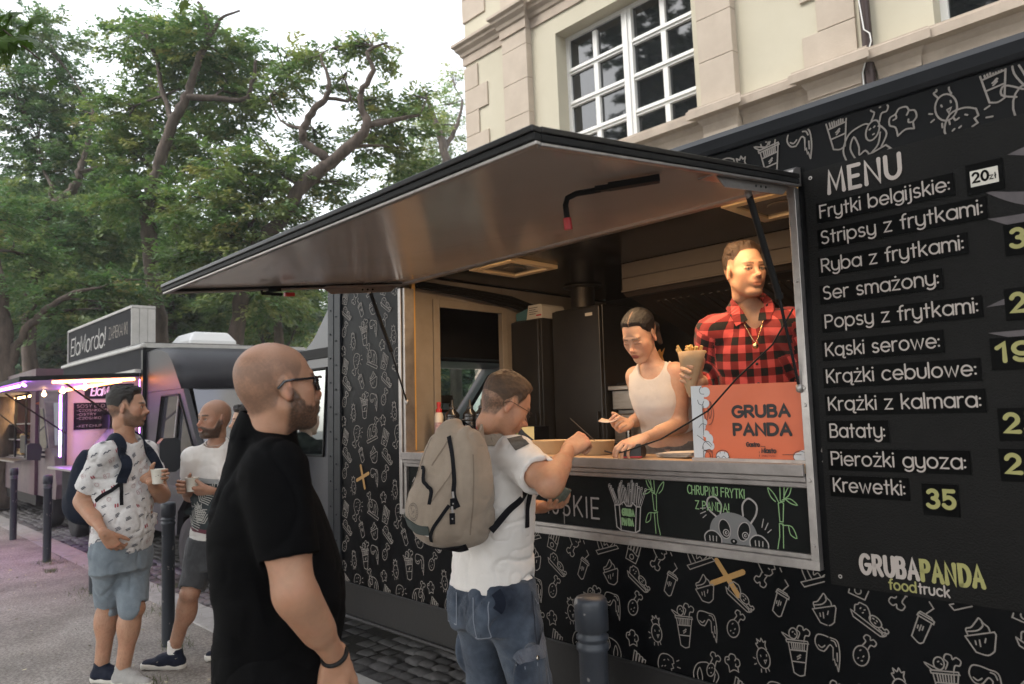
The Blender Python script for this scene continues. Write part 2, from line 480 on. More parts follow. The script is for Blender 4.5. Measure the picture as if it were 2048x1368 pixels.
sheet("park_slope", -90, -24, 2.6, 90, -.03, mat("park_soil", (.2, .17, .12)), 20, 20, .03)

# fallen leaves, twigs and grass blades on the gravel
def scatter_flat(name, n, xr, yr, sz, m, kindlab, seed, flat=.5, elong=2.0):
    g = np.random.default_rng(seed)
    c = np.stack([g.uniform(*xr, n), g.uniform(*yr, n), np.full(n, .012)], -1)
    a = g.uniform(0, 2 * PI, n); s_ = g.uniform(.5, 1.3, n) * sz
    t = np.stack([np.cos(a), np.sin(a), g.normal(0, flat * .3, n)], -1); b = np.stack([-np.sin(a), np.cos(a), g.normal(0, flat, n)], -1)
    V = np.stack([c - t * s_[:, None], c - b * (s_ / elong)[:, None], c + t * s_[:, None], c + b * (s_ / elong)[:, None]], 1)
    V[:, :, 2] = np.maximum(V[:, :, 2], .006)
    col = np.repeat(g.uniform(.6, 1.3, (n, 1)) * np.array(m[1])[None], 4, 0)
    o = np_mesh(name, V.reshape(-1, 3), np.arange(n * 4).reshape(-1, 4), mat(name + "_m", (1, 1, 1), .8, attr="col"), smooth=False, col=col)
    return tag(o, m[0], kindlab, kind='stuff')
scatter_flat("leaf_litter", 420, (-12, -1.5), (-1, 2.2), .018, ("small dry leaves and petals scattered over the gravel pavement", (.38, .34, .24)), "leaf litter", 5)
scatter_flat("twig_litter", 90, (-12, -2), (-1, 2.2), .07, ("thin dark twigs lying on the gravel pavement", (.08, .06, .045)), "twigs", 6, .1, 14)
def grass(name, n, spots, label):
    g = np.random.default_rng(9); V = []; 
    for _ in range(n):
        sx, sy, sr = spots[g.integers(len(spots))]
        p = np.array([sx + g.normal(0, sr), sy + g.normal(0, sr * .6), 0.0]); h = g.uniform(.015, .05); a = g.uniform(0, 2 * PI)
        w = np.array([math.cos(a), math.sin(a), 0]) * .0025; tip = p + np.array([g.normal(0, .015), g.normal(0, .015), h])
        V += [p - w, p + w, tip + w * .2, tip - w * .2]
    col = np.repeat(g.uniform(.6, 1.2, (n, 1)) * np.array([[.1, .12, .045]]), 4, 0)
    tag(np_mesh(name, np.array(V), np.arange(n * 4).reshape(-1, 4), mat("grass_m", (1, 1, 1), .8, attr="col"), col=col), label, "grass", kind='stuff')
grass("grass", 900, [(-10.0, 2.0, .12), (-7.9, 1.95, .18), (-5.6, 1.9, .1), (-6.6, 2.2, .2), (-9.2, 2.5, .25), (-7.6, 2.6, .3), (-4.9, 1.5, .08), (-9.4, 1.9, .06)], "sparse grass tufts around the bollards and kerb stones")

# ------------------------------------------------------------ building
M_pl = mat("cream_plaster", (.57, .525, .41), .92, noise=(.52, .475, .365), nscale=1.2, bump=.12, bscale=120)
M_st = mat("sandstone", (.53, .45, .365), .9, noise=(.45, .375, .30), nscale=2.2, bump=.25, bscale=50)
M_st2 = mat("sandstone_trim", (.50, .415, .335), .88, noise=(.39, .32, .255), nscale=3.5, bump=.2, bscale=60)
M_wh = mat("white_window_paint", (.78, .77, .74), .45)
M_gl = mat("window_glass", (.012, .014, .015), .03, spec=1.0, noise=(.008, .009, .01), nscale=1.5)
M_pipe = mat("brown_pipe", (.055, .038, .035), .4, metal=.6)
bld = thing("building", "cream plaster building with pale sandstone trim behind the black food truck", "building", Matrix.Translation((-3, 9, 0)))
def bp(mb, name, m, bevel=0.0):
    for i, v in enumerate(mb.v): mb.v[i] = (v[0] + 3, v[1] - 9, v[2])
    return mb.build(name, m, bld, None, bevel)
wl = MB()
WIN = [(-8.05, -5.4), (-2.33, .32), (3.4, 6.05)]
ZS, ZH = 5.655, 7.93
edges = [-10.42] + [e for w in WIN for e in w] + [8.6]
for i in range(0, len(edges), 2): wl.box(edges[i], edges[i + 1], 9, 9.45, -.2, 15)
for a, b in WIN:
    wl.box(a, b, 9, 9.45, -.2, ZS - .12); wl.box(a, b, 9, 9.45, ZH, 15)
wl.box(-10.42, -10.0, 9.45, 22, -.2, 15); wl.box(-10, 8.6, 20, 20.4, -.2, 15); wl.box(-10.4, 8.6, 9, 21, 15, 15.2)
bp(wl, "wall", M_pl)
# quoins: alternating stone blocks at the corner and beside the pipe
q = MB(); z = -.1; k = 0
while z < 14.5:
    if 8.2 < z + .2 < 8.85:
        if q.v: bp(q, "corner_quoin", M_st, .006); q = MB()
    else:
        w = .36 if k % 2 else .62
        q.box(-10.45, -10.42 + w, 8.97, 9 + (.62 if k % 2 else .36), z + .004, z + .456)
    z += .46; k += 1
bp(q, "corner_quoin", M_st, .006)
q = MB(); z = 5.66; k = 0
while z < 14.5:
    w = .46 if k % 2 else .66
    q.box(-3.16 - w, -3.16, 8.965, 9.02, z + .003, z + .45); z += .455; k += 1
bp(q, "pier_quoin", M_st, .005)
for (a, b) in ((-9.24, -8.62), (-5.25, -4.72)):
    pi = MB(); z = -.1
    while z < (8.2 if a < -9 else 5.3): pi.box(a, b, 8.86, 9.02, z + .003, min(z + .62, 8.24) - .003); z += .62
    if a > -9:
        z = 5.66
        while z < 14: pi.box(a, b, 8.86, 9.02, z + .003, z + .617); z += .62
    bp(pi, "pilaster", M_st, .006)
pi = MB(); z = 8.7
while z < 14: pi.box(-9.24, -8.62, 8.86, 9.02, z + .003, z + .617); z += .62
bp(pi, "pilaster", M_st, .006)
pi = MB(); z = -.1
while z < 5.2: pi.box(-3.75, -3.12, 8.9, 9.02, z + .003, z + .617); z += .62
bp(pi, "pilaster", M_st, .006)
def cornice(segs, z0, prof, name):
    """prof: (out, z) from bottom to top; segs: (x0, x1, base_y)"""
    for (x0, x1, yb) in segs:
        mb = MB()
        n = len(prof)
        e0, e1 = 1, 1
        vs = []
        for (o, z) in prof: vs.append((x0 - o * e0 * .9, yb - o, z0 + z))
        for (o, z) in prof: vs.append((x1 + o * e1 * .9, yb - o, z0 + z))
        bk = 9.02
        v2 = vs + [(x0, bk, z0 + prof[0][1]), (x0, bk, z0 + prof[-1][1]), (x1, bk, z0 + prof[0][1]), (x1, bk, z0 + prof[-1][1])]
        m = 2 * n
        f = [(i, n + i, n + i + 1, i + 1) for i in range(n - 1)]
        f += [tuple(list(range(n)) + [m + 1, m])[::-1], tuple(list(range(n, 2 * n)) + [m + 3, m + 2])]
        f += [(n - 1, 2 * n - 1, m + 3, m + 1), (0, m, m + 2, n)]
        mb.add(v2, f, 0)
        bp(mb, name, M_st2)
PROF1 = [(.0, 0), (.03, .0), (.03, .16), (.06, .18), (.08, .24), (.14, .30), (.15, .34), (.2, .38), (.2, .43), (.0, .46)]
PROF2 = [(.0, 0), (.02, .0), (.03, .12), (.07, .17), (.08, .2), (.2, .21), (.2, .32), (.17, .34), (.17, .36), (.0, .40)]
cornice([(-10.45, -9.26, 9.0), (-9.24, -8.62, 8.86), (-8.58, 8.6, 9.0)], 8.24, PROF1, "cornice")
cornice([(-10.45, -9.28, 9.0), (-9.2, -8.66, 8.88), (-8.6, -5.3, 9.0), (-5.22, -4.74, 8.88), (-4.68, -3.8, 9.0), (-3.74, -3.13, 8.9), (-2.93, -2.5, 8.97), (-2.46, 8.6, 9.0)], 5.25, PROF2, "sill_cornice")
lm = MB(); lm.box(-3.1, 8.6, 8.975, 9.02, 5.66, 5.67); 
# windows
for wi, (a, b) in enumerate(WIN):
    fr = MB(); y0, y1 = 9.26, 9.34
    mid = (a + b) / 2; zt = ZH - .0
    fr.box(a, a + .08, y0, y1, ZS - .05, zt); fr.box(b - .08, b, y0, y1, ZS - .05, zt)
    fr.box(a + .08, b - .08, y0, y1, zt - .07, zt); fr.box(a + .08, b - .08, y0 - .02, y1, ZS - .05, ZS + .06)
    for s_ in (-1, 1):
        fr.box(mid + s_ * .05 - .045, mid + s_ * .05 + .045, y0 - .03, y1, ZS + .06, zt - .07)
    fr.box(mid - .025, mid + .025, y0 - .05, y0 - .031, ZS + .06, zt - .07)
    zr = [6.13, 6.71, 7.29]
    for (p, q2) in ((a + .08, mid - .097), (mid + .097, b - .08)):
        for z in zr:
            fr.box(p, q2, y0 - .01, y1, z - .055, z - .016); fr.box(p, q2, y0 - .035, y1 - .02, z - .014, z + .014); fr.box(p, q2, y0 - .01, y1, z + .016, z + .055)
        c = (p + q2) / 2; zz = [ZS + .06] + zr + [zt - .07]
        for i in range(4): fr.box(c - .045, c + .045, y0 - .012, y1, zz[i] + (.056 if i else .002), zz[i + 1] - .056)
    fo = bp(fr, "window", M_wh, .004)
    gl = MB()
    zz = [ZS + .04] + zr + [zt - .05]
    xs = [(a + .07, (a + mid) / 2 - .01), ((a + mid) / 2 - .01, mid - .09), (mid + .09, (b + mid) / 2 + .01), ((b + mid) / 2 + .01, b - .07)]
    for i in range(4):
        for (p, q2) in xs:
            t = rr.uniform(-.006, .006); u = rr.uniform(-.006, .006)
            gl.add([(p + 3, y0 + .045 - 9 + t, zz[i]), (q2 + 3, y0 + .045 - 9 - t, zz[i]), (q2 + 3, y0 + .045 - 9 - t + u, zz[i + 1]), (p + 3, y0 + .045 - 9 + t + u, zz[i + 1])], [(0, 1, 2, 3)])
    gl.build("pane", M_gl, fo)
    rv = MB(); rv.box(a - .0, a + .03, 9.345, 9.43, ZS, zt); bp(rv, "reveal", M_wh)
dp = thing("downpipe", "dark brown metal downpipe with a white cable on the cream building", "drainpipe", Matrix.Translation((-3.02, 8.9, 0)))
b_ = MB(); b_.tube([(0, 0, 5.1), (0, 0, 15)], .06, 14); b_.build("pipe", M_pipe, dp)
b_ = MB(); b_.tube([(0, .02, -.1), (0, .02, 5.12)], .06, 14); b_.build("lower_pipe", M_pipe, dp)
for z in (5.35, 7.2, 9.4): 
    b_ = MB(); b_.lathe([(.066, z), (.066, z + .05)], n=14); b_.box(-.02, .02, .05, .14, z + .01, z + .04); b_.build("pipe_clip", M_pipe, dp)
b_ = MB(); b_.tube([(-.07, -.06, 15), (-.07, -.06, 6.6), (-.03, -.07, 6.2), (.0, -.08, 5.85), (.06, -.08, 5.78), (.07, -.08, 5.68), (.0, -.08, 5.5), (-.06, -.06, 5.35), (-.06, -.06, 4)], .008, 6); b_.build("white_cable", M_wh, dp)

# ------------------------------------------------------------ trees
M_bark = mat("bark", (.13, .098, .08), .95, noise=(.05, .038, .03), nscale=9, bump=.9, bscale=22, stretch=(1, 1, .35))
def leaf_mat(name):
    m = mat(name, (.05, .1, .03), .5, attr="col", spec=.35)
    N, L, b = nodes_of(m)
    t = N.new("ShaderNodeBsdfTranslucent"); a = [n for n in N if n.type == 'ATTRIBUTE'][0]
    g = N.new("ShaderNodeMix"); g.data_type = 'RGBA'; g.blend_type = 'MULTIPLY'; g.inputs[0].default_value = 1
    L.new(a.outputs["Color"], g.inputs[6]); g.inputs[7].default_value = (1.15, 1.32, .7, 1); L.new(g.outputs[2], t.inputs["Color"])
    ms = N.new("ShaderNodeMixShader"); ms.inputs[0].default_value = .38
    out = [n for n in N if n.type == 'OUTPUT_MATERIAL'][0]
    L.new(b.outputs[0], ms.inputs[1]); L.new(t.outputs[0], ms.inputs[2]); L.new(ms.outputs[0], out.inputs[0])
    return m
M_leaf = leaf_mat("foliage")
def leaf_cloud(crown, dens, leaf, base, seed, sprig=(.2, .2, .075), per=42, var=.3):
    g = np.random.default_rng(seed)
    P = []; Cc = []; Ax = []
    for (cx, cy, cz, rx, rz) in crown:
        vol = rx * rx * rz
        rx *= 1.18; rz *= 1.12; n = max(6, int(dens * vol ** .8))
        u = g.normal(size=(n, 3)); u /= np.linalg.norm(u, axis=1)[:, None]
        rad = g.uniform(.2, 1.0, n) ** .6 * g.uniform(.8, 1.25, n)
        c = np.array([cx, cy, cz]) + u * rad[:, None] * np.array([rx, rx, rz])
        c[:, 2] -= .12 * rad
        # tufts reach outwards and droop
        out = u * np.array([1, 1, .35]); out /= np.linalg.norm(out, axis=1)[:, None]
        tint = g.normal(0, 1, n)
        for i in range(n):
            k = int(per * g.uniform(.6, 1.4)); t = g.uniform(-1, 1, k)
            side = np.cross(out[i], [0, 0, 1.0]); side /= (np.linalg.norm(side) + 1e-6)
            o = out[i][None] * (t * sprig[0] * 1.5)[:, None] + side[None] * (g.normal(0, sprig[1] * .55, k) * (1 - .4 * t))[:, None]
            o[:, 2] += g.normal(0, sprig[2] * .6, k) - .1 * (t + 1) ** 2 * sprig[0]
            P.append(c[i] + o); Ax.append(np.repeat(out[i][None], k, 0) * .7 + side[None] * g.normal(0, .8, k)[:, None])
            cc = np.array(base)[None] * np.array((1.62, 1.66, 1.75)) * (1 + var * .55 * tint[i] + g.normal(0, var * .35, (k, 1)))
            cc[:, 0] *= 1 + .25 * max(-.5, tint[i]); Cc.append(np.clip(cc, .008, .4))
    P = np.concatenate(P); Ax = np.concatenate(Ax); Cc = np.concatenate(Cc); n = len(P)
    Ax[:, 2] += g.normal(-.18, .25, n); Ax /= np.linalg.norm(Ax, axis=1)[:, None]
    up = np.array([0, 0, 1.0]) + g.normal(0, .42, (n, 3))
    S_ = np.cross(Ax, up); S_ /= np.linalg.norm(S_, axis=1)[:, None]
    l = (leaf[0] * g.uniform(.6, 1.3, n))[:, None]; w = (leaf[1] * g.uniform(.6, 1.3, n))[:, None]
    V = np.stack([P - Ax * l, P - S_ * w, P + Ax * l, P + S_ * w], 1)
    return V.reshape(-1, 3), np.arange(n * 4).reshape(-1, 4), np.repeat(Cc, 4, 0)
def spline(pts, n=5):
    return smooth2(pts, n)
def tree(name, label, data, base, dens_, leaf=(.075, .03), seed=1, group=None, per=42, var=.3, twigs=True, back=.9):
    tr, cr = data; dens = dens_ * .6
    cr = [(c[0] + back * -.93, c[1] + back * .36, c[2] + back * .1, c[3], c[4]) for c in cr]
    b0 = tr[0][0]
    t = thing(name, label, "tree", Matrix.Translation((b0[0], b0[1], 0)), group)
    mb = MB(); g = random.Random(seed)
    for i, p in enumerate(tr):
        p = [tuple(q) for q in p]
        if i == 0 and p[0][2] > .1: p = [(p[0][0], p[0][1], -.1, p[0][3] * 1.35), (p[0][0], p[0][1], .35, p[0][3] * 1.1)] + p
        sp = spline(p, 5)
        mb.tube([(q[0] - b0[0] + g.gauss(0, .02) , q[1] - b0[1] + g.gauss(0, .02), q[2]) for q in sp], [max(.008, q[3] * g.uniform(.92, 1.08)) for q in sp], 10)
    if twigs:
        allp = [q for p in tr for q in p]
        for c in cr:
            near = min(allp, key=lambda q: (q[0] - c[0]) ** 2 + (q[1] - c[1]) ** 2 + (q[2] - c[2]) ** 2 + (2 if q[2] > c[2] else 0))
            a = Vector(near[:3]); e = Vector(c[:3]); 
            mid = (a + e) / 2 + Vector((g.gauss(0, .15), g.gauss(0, .15), g.gauss(.1, .1)))
            sp = spline([tuple(a), tuple(mid), tuple(e)], 5)
            rr0 = min(near[3] * .6, .05)
            mb.tube([(q[0] - b0[0], q[1] - b0[1], q[2]) for q in sp], [rr0 * (1 - .8 * k / (len(sp) - 1)) for k in range(len(sp))], 6)
            for _ in range(5):
                f = e + Vector((g.uniform(-1, 1) * c[3], g.uniform(-1, 1) * c[3], g.uniform(-.6, .9) * c[4]))
                m2 = (e + f) / 2 + Vector((g.gauss(0, .08), g.gauss(0, .08), .06))
                sp = spline([tuple(mid), tuple(m2), tuple(f)], 4)
                mb.tube([(q[0] - b0[0], q[1] - b0[1], q[2]) for q in sp], [.022 * (1 - .75 * k / (len(sp) - 1)) for k in range(len(sp))], 5)
    mb.build("trunk", M_bark, t)
    V, F, Cc = leaf_cloud(cr, dens, leaf, base, seed, per=per, var=var)
    V = V - np.array([b0[0], b0[1], 0])
    np_mesh("crown", V, F, M_leaf, t, smooth=False, col=Cc)
    return t
TREES = {}
TREES['A'] = ([[[-18.96, 6.17, 2.58, 0.185], [-18.9, 6.13, 3.44, 0.173], [-18.91, 5.98, 4.55, 0.185], [-18.9, 5.84, 5.78, 0.185], [-18.87, 5.76, 6.64, 0.185]], [[-18.87, 5.76, 6.64, 0.16], [-18.78, 5.79, 7.13, 0.136], [-18.56, 5.93, 7.86, 0.136], [-18.24, 6.14, 8.83, 0.123], [-17.95, 6.36, 9.49, 0.111], [-17.74, 6.5, 10.16, 0.086], [-17.49, 6.68, 10.76, 0.074], [-17.42, 6.69, 11.25, 0.062], [-17.5, 6.54, 11.81, 0.037]], [[-17.95, 6.36, 9.49, 0.086], [-17.46, 6.88, 9.44, 0.074], [-16.97, 7.4, 9.39, 0.062], [-16.79, 7.54, 9.79, 0.049], [-16.68, 7.59, 10.34, 0.037]], [[-18.24, 6.14, 8.83, 0.074], [-18.81, 6.15, 9.79, 0.062], [-19.25, 5.93, 11.35, 0.049], [-19.68, 5.69, 11.99, 0.025]], [[-18.83, 5.81, 6.52, 0.099], [-18.96, 6.2, 6.99, 0.074], [-18.98, 6.39, 7.67, 0.062], [-18.84, 7.03, 8.29, 0.049]], [[-17.49, 6.68, 10.76, 0.049], [-17.2, 6.91, 11.36, 0.037], [-16.84, 7.26, 11.58, 0.025]]],
  [[-17.56, 6.56, 11.13, 1.36, 0.74], [-17.5, 7.41, 10.73, 0.86, 0.74], [-17.01, 7.32, 9.74, 0.8, 0.74], [-18.64, 6.96, 10.5, 0.99, 0.74], [-18.66, 6.1, 11.43, 0.74, 0.68], [-19.78, 5.6, 11.87, 0.92, 0.62], [-19.74, 6.08, 10.64, 0.74, 0.74], [-19.72, 5.36, 9.63, 0.99, 0.74], [-19.22, 6.29, 8.77, 1.11, 0.86], [-17.71, 6.73, 8.55, 0.92, 0.74], [-17.64, 7.46, 9.22, 0.62, 0.49], [-19.63, 5.46, 8.45, 0.86, 0.74], [-17.91, 5.97, 7.2, 0.99, 0.55], [-18.34, 5.11, 6.97, 0.99, 0.49]])
TREES['B'] = ([[[-16.7, 7.02, 3.15, 0.175], [-16.39, 7.14, 4.77, 0.175], [-16.1, 7.34, 5.56, 0.175], [-15.73, 7.67, 6.07, 0.175], [-15.28, 8.03, 6.89, 0.175], [-14.96, 8.33, 7.24, 0.163]], [[-14.96, 8.33, 7.24, 0.14], [-14.84, 8.42, 7.52, 0.116], [-15.13, 8.07, 7.87, 0.093], [-15.13, 8.03, 8.19, 0.093], [-14.93, 8.18, 8.64, 0.082], [-14.71, 8.38, 8.92, 0.07], [-14.64, 8.4, 9.32, 0.047], [-14.98, 8.39, 10.06, 0.023]], [[-14.96, 8.33, 7.24, 0.14], [-14.43, 8.82, 7.77, 0.128], [-14.11, 9.1, 8.24, 0.105], [-14.17, 8.97, 8.65, 0.082], [-14.14, 8.96, 9.0, 0.07], [-13.91, 9.14, 9.51, 0.058], [-13.95, 9.04, 9.92, 0.047], [-13.61, 9.38, 10.14, 0.023]], [[-14.71, 8.38, 8.92, 0.047], [-14.59, 8.94, 8.97, 0.035], [-14.62, 8.84, 9.44, 0.023]], [[-16.1, 7.34, 5.56, 0.082], [-16.58, 7.35, 6.14, 0.058], [-17.19, 7.25, 6.5, 0.035]], [[-14.11, 9.1, 8.24, 0.07], [-13.98, 9.78, 8.49, 0.058], [-13.87, 10.45, 8.75, 0.035]], [[-15.13, 8.03, 8.19, 0.047], [-15.86, 7.79, 8.6, 0.023], [-16.15, 7.69, 9.29, 0.023]]],
  [[-15.12, 7.82, 9.93, 0.64, 0.64], [-15.79, 7.77, 9.43, 0.47, 0.47], [-14.96, 8.38, 10.29, 0.41, 0.41], [-13.86, 9.07, 10.5, 0.52, 0.33], [-14.45, 8.89, 10.44, 0.35, 0.29], [-13.73, 9.67, 10.28, 0.41, 0.29], [-14.78, 8.94, 9.65, 0.37, 0.3], [-14.24, 9.56, 9.26, 0.64, 0.41], [-13.95, 10.06, 8.8, 0.82, 0.52], [-13.79, 10.72, 9.49, 0.52, 0.41], [-14.74, 9.57, 8.43, 0.7, 0.47], [-14.11, 10.29, 7.91, 0.82, 0.52], [-15.49, 8.64, 8.44, 0.58, 0.41], [-15.21, 7.46, 7.37, 1.05, 0.58], [-15.66, 6.72, 7.23, 0.93, 0.7], [-15.23, 6.99, 6.37, 0.99, 0.64], [-16.21, 6.38, 6.5, 1.05, 0.58], [-14.82, 7.73, 6.17, 0.7, 0.47], [-15.85, 6.45, 5.52, 1.05, 0.58], [-16.53, 6.05, 5.37, 0.93, 0.52], [-15.68, 7.17, 4.66, 1.28, 0.7], [-15.01, 8.87, 7.12, 0.7, 0.47]])
TREES['C'] = ([[[-23.51, 4.18, 3.65, 0.192], [-23.32, 4.14, 5.56, 0.192], [-23.17, 4.17, 6.51, 0.192], [-23.02, 4.25, 7.12, 0.178], [-22.68, 4.56, 7.55, 0.151], [-22.31, 4.89, 7.97, 0.123], [-22.15, 5.01, 8.44, 0.096], [-22.31, 5.19, 9.16, 0.068], [-22.24, 5.41, 10.2, 0.055]], [[-22.79, 4.47, 7.38, 0.082], [-22.71, 4.48, 7.92, 0.068], [-22.72, 4.44, 8.2, 0.055], [-23.42, 4.33, 9.0, 0.027]], [[-22.15, 5.01, 8.44, 0.055], [-21.96, 5.6, 8.72, 0.041], [-21.86, 6.08, 9.22, 0.027]]],
  [[-23.84, 4.11, 13.06, 1.23, 0.82], [-23.78, 3.64, 11.41, 0.96, 0.96], [-23.49, 4.68, 11.46, 1.1, 0.75], [-23.51, 4.09, 10.13, 1.23, 0.82], [-23.0, 5.34, 10.28, 1.23, 0.82], [-22.74, 5.04, 8.96, 1.23, 0.68], [-23.83, 3.93, 8.75, 1.1, 0.82], [-21.57, 5.03, 7.27, 1.37, 0.62], [-22.26, 3.91, 6.97, 1.1, 0.68], [-21.61, 4.7, 6.15, 1.51, 0.68], [-21.19, 5.66, 6.59, 1.1, 0.68], [-22.96, 3.6, 5.86, 0.96, 0.82]])
TREES['D'] = ([[[-18.14, 2.77, 1.83, 0.226], [-18.04, 2.78, 2.55, 0.205], [-18.0, 2.73, 3.26, 0.185], [-17.96, 2.66, 4.19, 0.164], [-18.01, 2.48, 5.22, 0.144]], [[-18.01, 2.79, 2.75, 0.092], [-17.76, 2.98, 3.35, 0.082], [-17.51, 3.19, 3.75, 0.072], [-17.23, 3.44, 4.04, 0.062], [-16.89, 3.77, 4.28, 0.041], [-16.86, 4.22, 4.42, 0.021]], [[-17.76, 2.98, 3.35, 0.041], [-17.92, 3.18, 3.9, 0.031], [-18.04, 3.28, 4.35, 0.021]]],
  [[-17.53, 3.1, 4.26, 1.13, 0.46], [-17.18, 4.02, 4.5, 1.03, 0.41], [-17.02, 4.75, 4.65, 0.82, 0.46], [-18.01, 2.91, 5.27, 0.82, 0.51], [-16.8, 3.49, 3.79, 0.82, 0.31], [-18.83, 2.23, 6.2, 1.03, 0.92], [-16.9, 4.24, 3.95, 0.62, 0.31]])
TREES['E'] = ([[[-23.07, 18.78, 6.84, 0.247], [-22.84, 18.61, 10.12, 0.226], [-22.83, 18.36, 12.17, 0.185], [-22.97, 18.06, 13.41, 0.123], [-23.16, 17.73, 14.45, 0.062]], [[-22.83, 18.36, 12.17, 0.123], [-22.58, 18.92, 13.29, 0.082], [-22.49, 19.17, 14.4, 0.041]]],
  [[-23.13, 17.92, 13.22, 1.23, 0.82], [-23.07, 18.97, 14.54, 1.03, 0.92], [-22.83, 18.98, 12.95, 0.92, 1.03], [-23.49, 18.14, 11.89, 1.23, 0.82], [-22.71, 18.56, 11.55, 1.03, 0.82], [-24.2, 17.61, 11.33, 1.03, 0.72], [-22.89, 19.29, 15.88, 0.51, 0.82]])
TREES['F'] = ([[[-24.99, 8.42, 3.87, 0.164], [-24.9, 8.31, 5.51, 0.164], [-24.61, 8.37, 7.47, 0.148], [-24.57, 8.2, 9.11, 0.099]], [[-24.61, 8.37, 7.47, 0.082], [-24.47, 9.12, 8.39, 0.049]]],
  [[-24.73, 8.41, 6.16, 1.97, 0.99], [-26.6, 7.58, 6.38, 1.81, 0.99], [-24.33, 9.39, 5.18, 1.81, 0.9], [-24.88, 7.69, 4.82, 1.48, 0.66], [-26.06, 8.53, 7.95, 1.97, 1.15], [-24.55, 9.99, 6.62, 1.48, 1.15], [-27.68, 6.93, 7.18, 1.32, 1.15]])
TREES['G'] = ([[[-21.65, 10.53, 3.33, 0.158], [-21.55, 10.44, 4.9, 0.142], [-21.36, 10.52, 5.83, 0.126], [-21.07, 10.71, 6.76, 0.079]]],
  [[-22.38, 9.57, 4.95, 1.26, 0.71], [-21.12, 10.3, 4.99, 1.26, 0.63], [-21.38, 11.09, 4.6, 0.79, 0.55], [-22.07, 10.41, 4.32, 0.95, 0.47], [-21.11, 11.5, 5.88, 0.95, 0.63]])
TREES['H'] = ([[[-31.5, 7.4, 4.01, 0.192], [-31.29, 7.23, 7.07, 0.173], [-30.81, 7.35, 10.11, 0.115]]],
  [[-31.88, 6.61, 7.1, 2.49, 1.34], [-31.4, 8.2, 9.98, 2.3, 1.53], [-34.2, 6.01, 9.86, 2.3, 1.73], [-31.79, 7.62, 5.6, 2.3, 0.86], [-33.75, 5.99, 5.73, 1.73, 0.77], [-31.25, 8.91, 5.6, 1.53, 0.77]])
LEAFG = (.058, .088, .04)
tree("park_tree", "tall leaning tree with a long bare side branch behind the small dark truck", TREES['A'], (.085, .125, .05), 200, seed=11)
tree("park_tree", "tree with a thick twisting S shaped trunk rising behind the raised awning", TREES['B'], (.1, .135, .055), 200, seed=12)
tree("park_tree", "tree with a thin curved trunk at the left edge of the park", TREES['C'], (.075, .115, .058), 190, seed=13)
tree("park_tree", "low spreading tree with a dark forked limb at the far left edge", TREES['D'], (.08, .12, .055), 200, (.065, .027), seed=14)
tree("park_tree", "airy pale green tree beside the corner of the cream building", TREES['E'], (.17, .2, .1), 110, (.075, .035), seed=15, per=26)
tree("park_tree", "dark dense tree standing just behind the white roof hatch", TREES['F'], (.06, .1, .045), 170, (.095, .04), seed=16, twigs=False)
tree("park_tree", "bushy tree showing under the left end of the awning", TREES['G'], (.1, .14, .06), 190, (.08, .033), seed=17)
tree("park_tree", "shaded tree behind the lit sign of the small dark truck", TREES['H'], (.06, .095, .05), 150, (.1, .042), seed=18, twigs=False)
# woodland and a dry bank far behind
def wood(name, label, spots, base, seed, leaf, dens, per=40):
    V, F, Cc = leaf_cloud(spots, dens, leaf, base, seed, sprig=(.4, .4, .16), per=per)
    tag(np_mesh(name, V, F, M_leaf, smooth=False, col=Cc), label, "woodland", kind='stuff')
wood("far_woodland", "dark green mass of trees far behind the park", [(-42 + 6 * math.sin(i * 2.3), 6 + i * 2.1, 3.2 + (i % 3) * 2.1, 3.2, 2.4) for i in range(22)] + [(-46, -2 + i * 3, 5 + (i % 2) * 4, 3.4, 3) for i in range(8)], (.055, .085, .042), 31, (.2, .09), 40)
wood("pale_shrubs", "pale olive shrubs seen between the dark van cab and the trees", [(-30 + i * 1.1, 16.2 + i * .5, 3.4 + .7 * (i % 3), 1.4, 1.1) for i in range(6)] + [(-31, 17, 1.6, 2, 1.5), (-28, 18, 1.6, 2, 1.5)], (.2, .2, .1), 32, (.11, .05), 60)
sheet("bank", -60, -34, -6, 20, 0, mat("dry_bank", (.30, .25, .18), .95, noise=(.17, .15, .1), nscale=1.5, bump=.6, bscale=12))
bk = MB(); bk.add([(-33, -8, 0), (-33, 22, 0), (-38, 22, 5), (-38, -8, 5)], [(0, 3, 2, 1)]); tag(bk.build("bank_slope", mat("dry_bank", (0, 0, 0))), kind='structure')
# trees on the camera's side of the street, seen only as reflections in the windows
for i, (x, y, h, r) in enumerate(((-10, -9, 15, 3.4), (-4, -11, 17, 3.6), (3, -9, 16, 3.4), (-17, -10, 15, 3.4))):
    cr = [(x + 1.7 * math.cos(k * 2.4) * (k % 3) , y + 1.5 * math.sin(k * 2.4) * (k % 3), h - 7 + .8 * k, 2.6, 1.7) for k in range(12)]
    tree("street_tree", "street tree on the near side of the road reflected in the window panes", ([[(x, y, .2, .2), (x + .2, y, 3, .17), (x, y + .2, h - 2, .12)]], cr), (.05, .075, .035), 75, (.15, .065), seed=40 + i, group="street trees reflected in the windows", twigs=False)

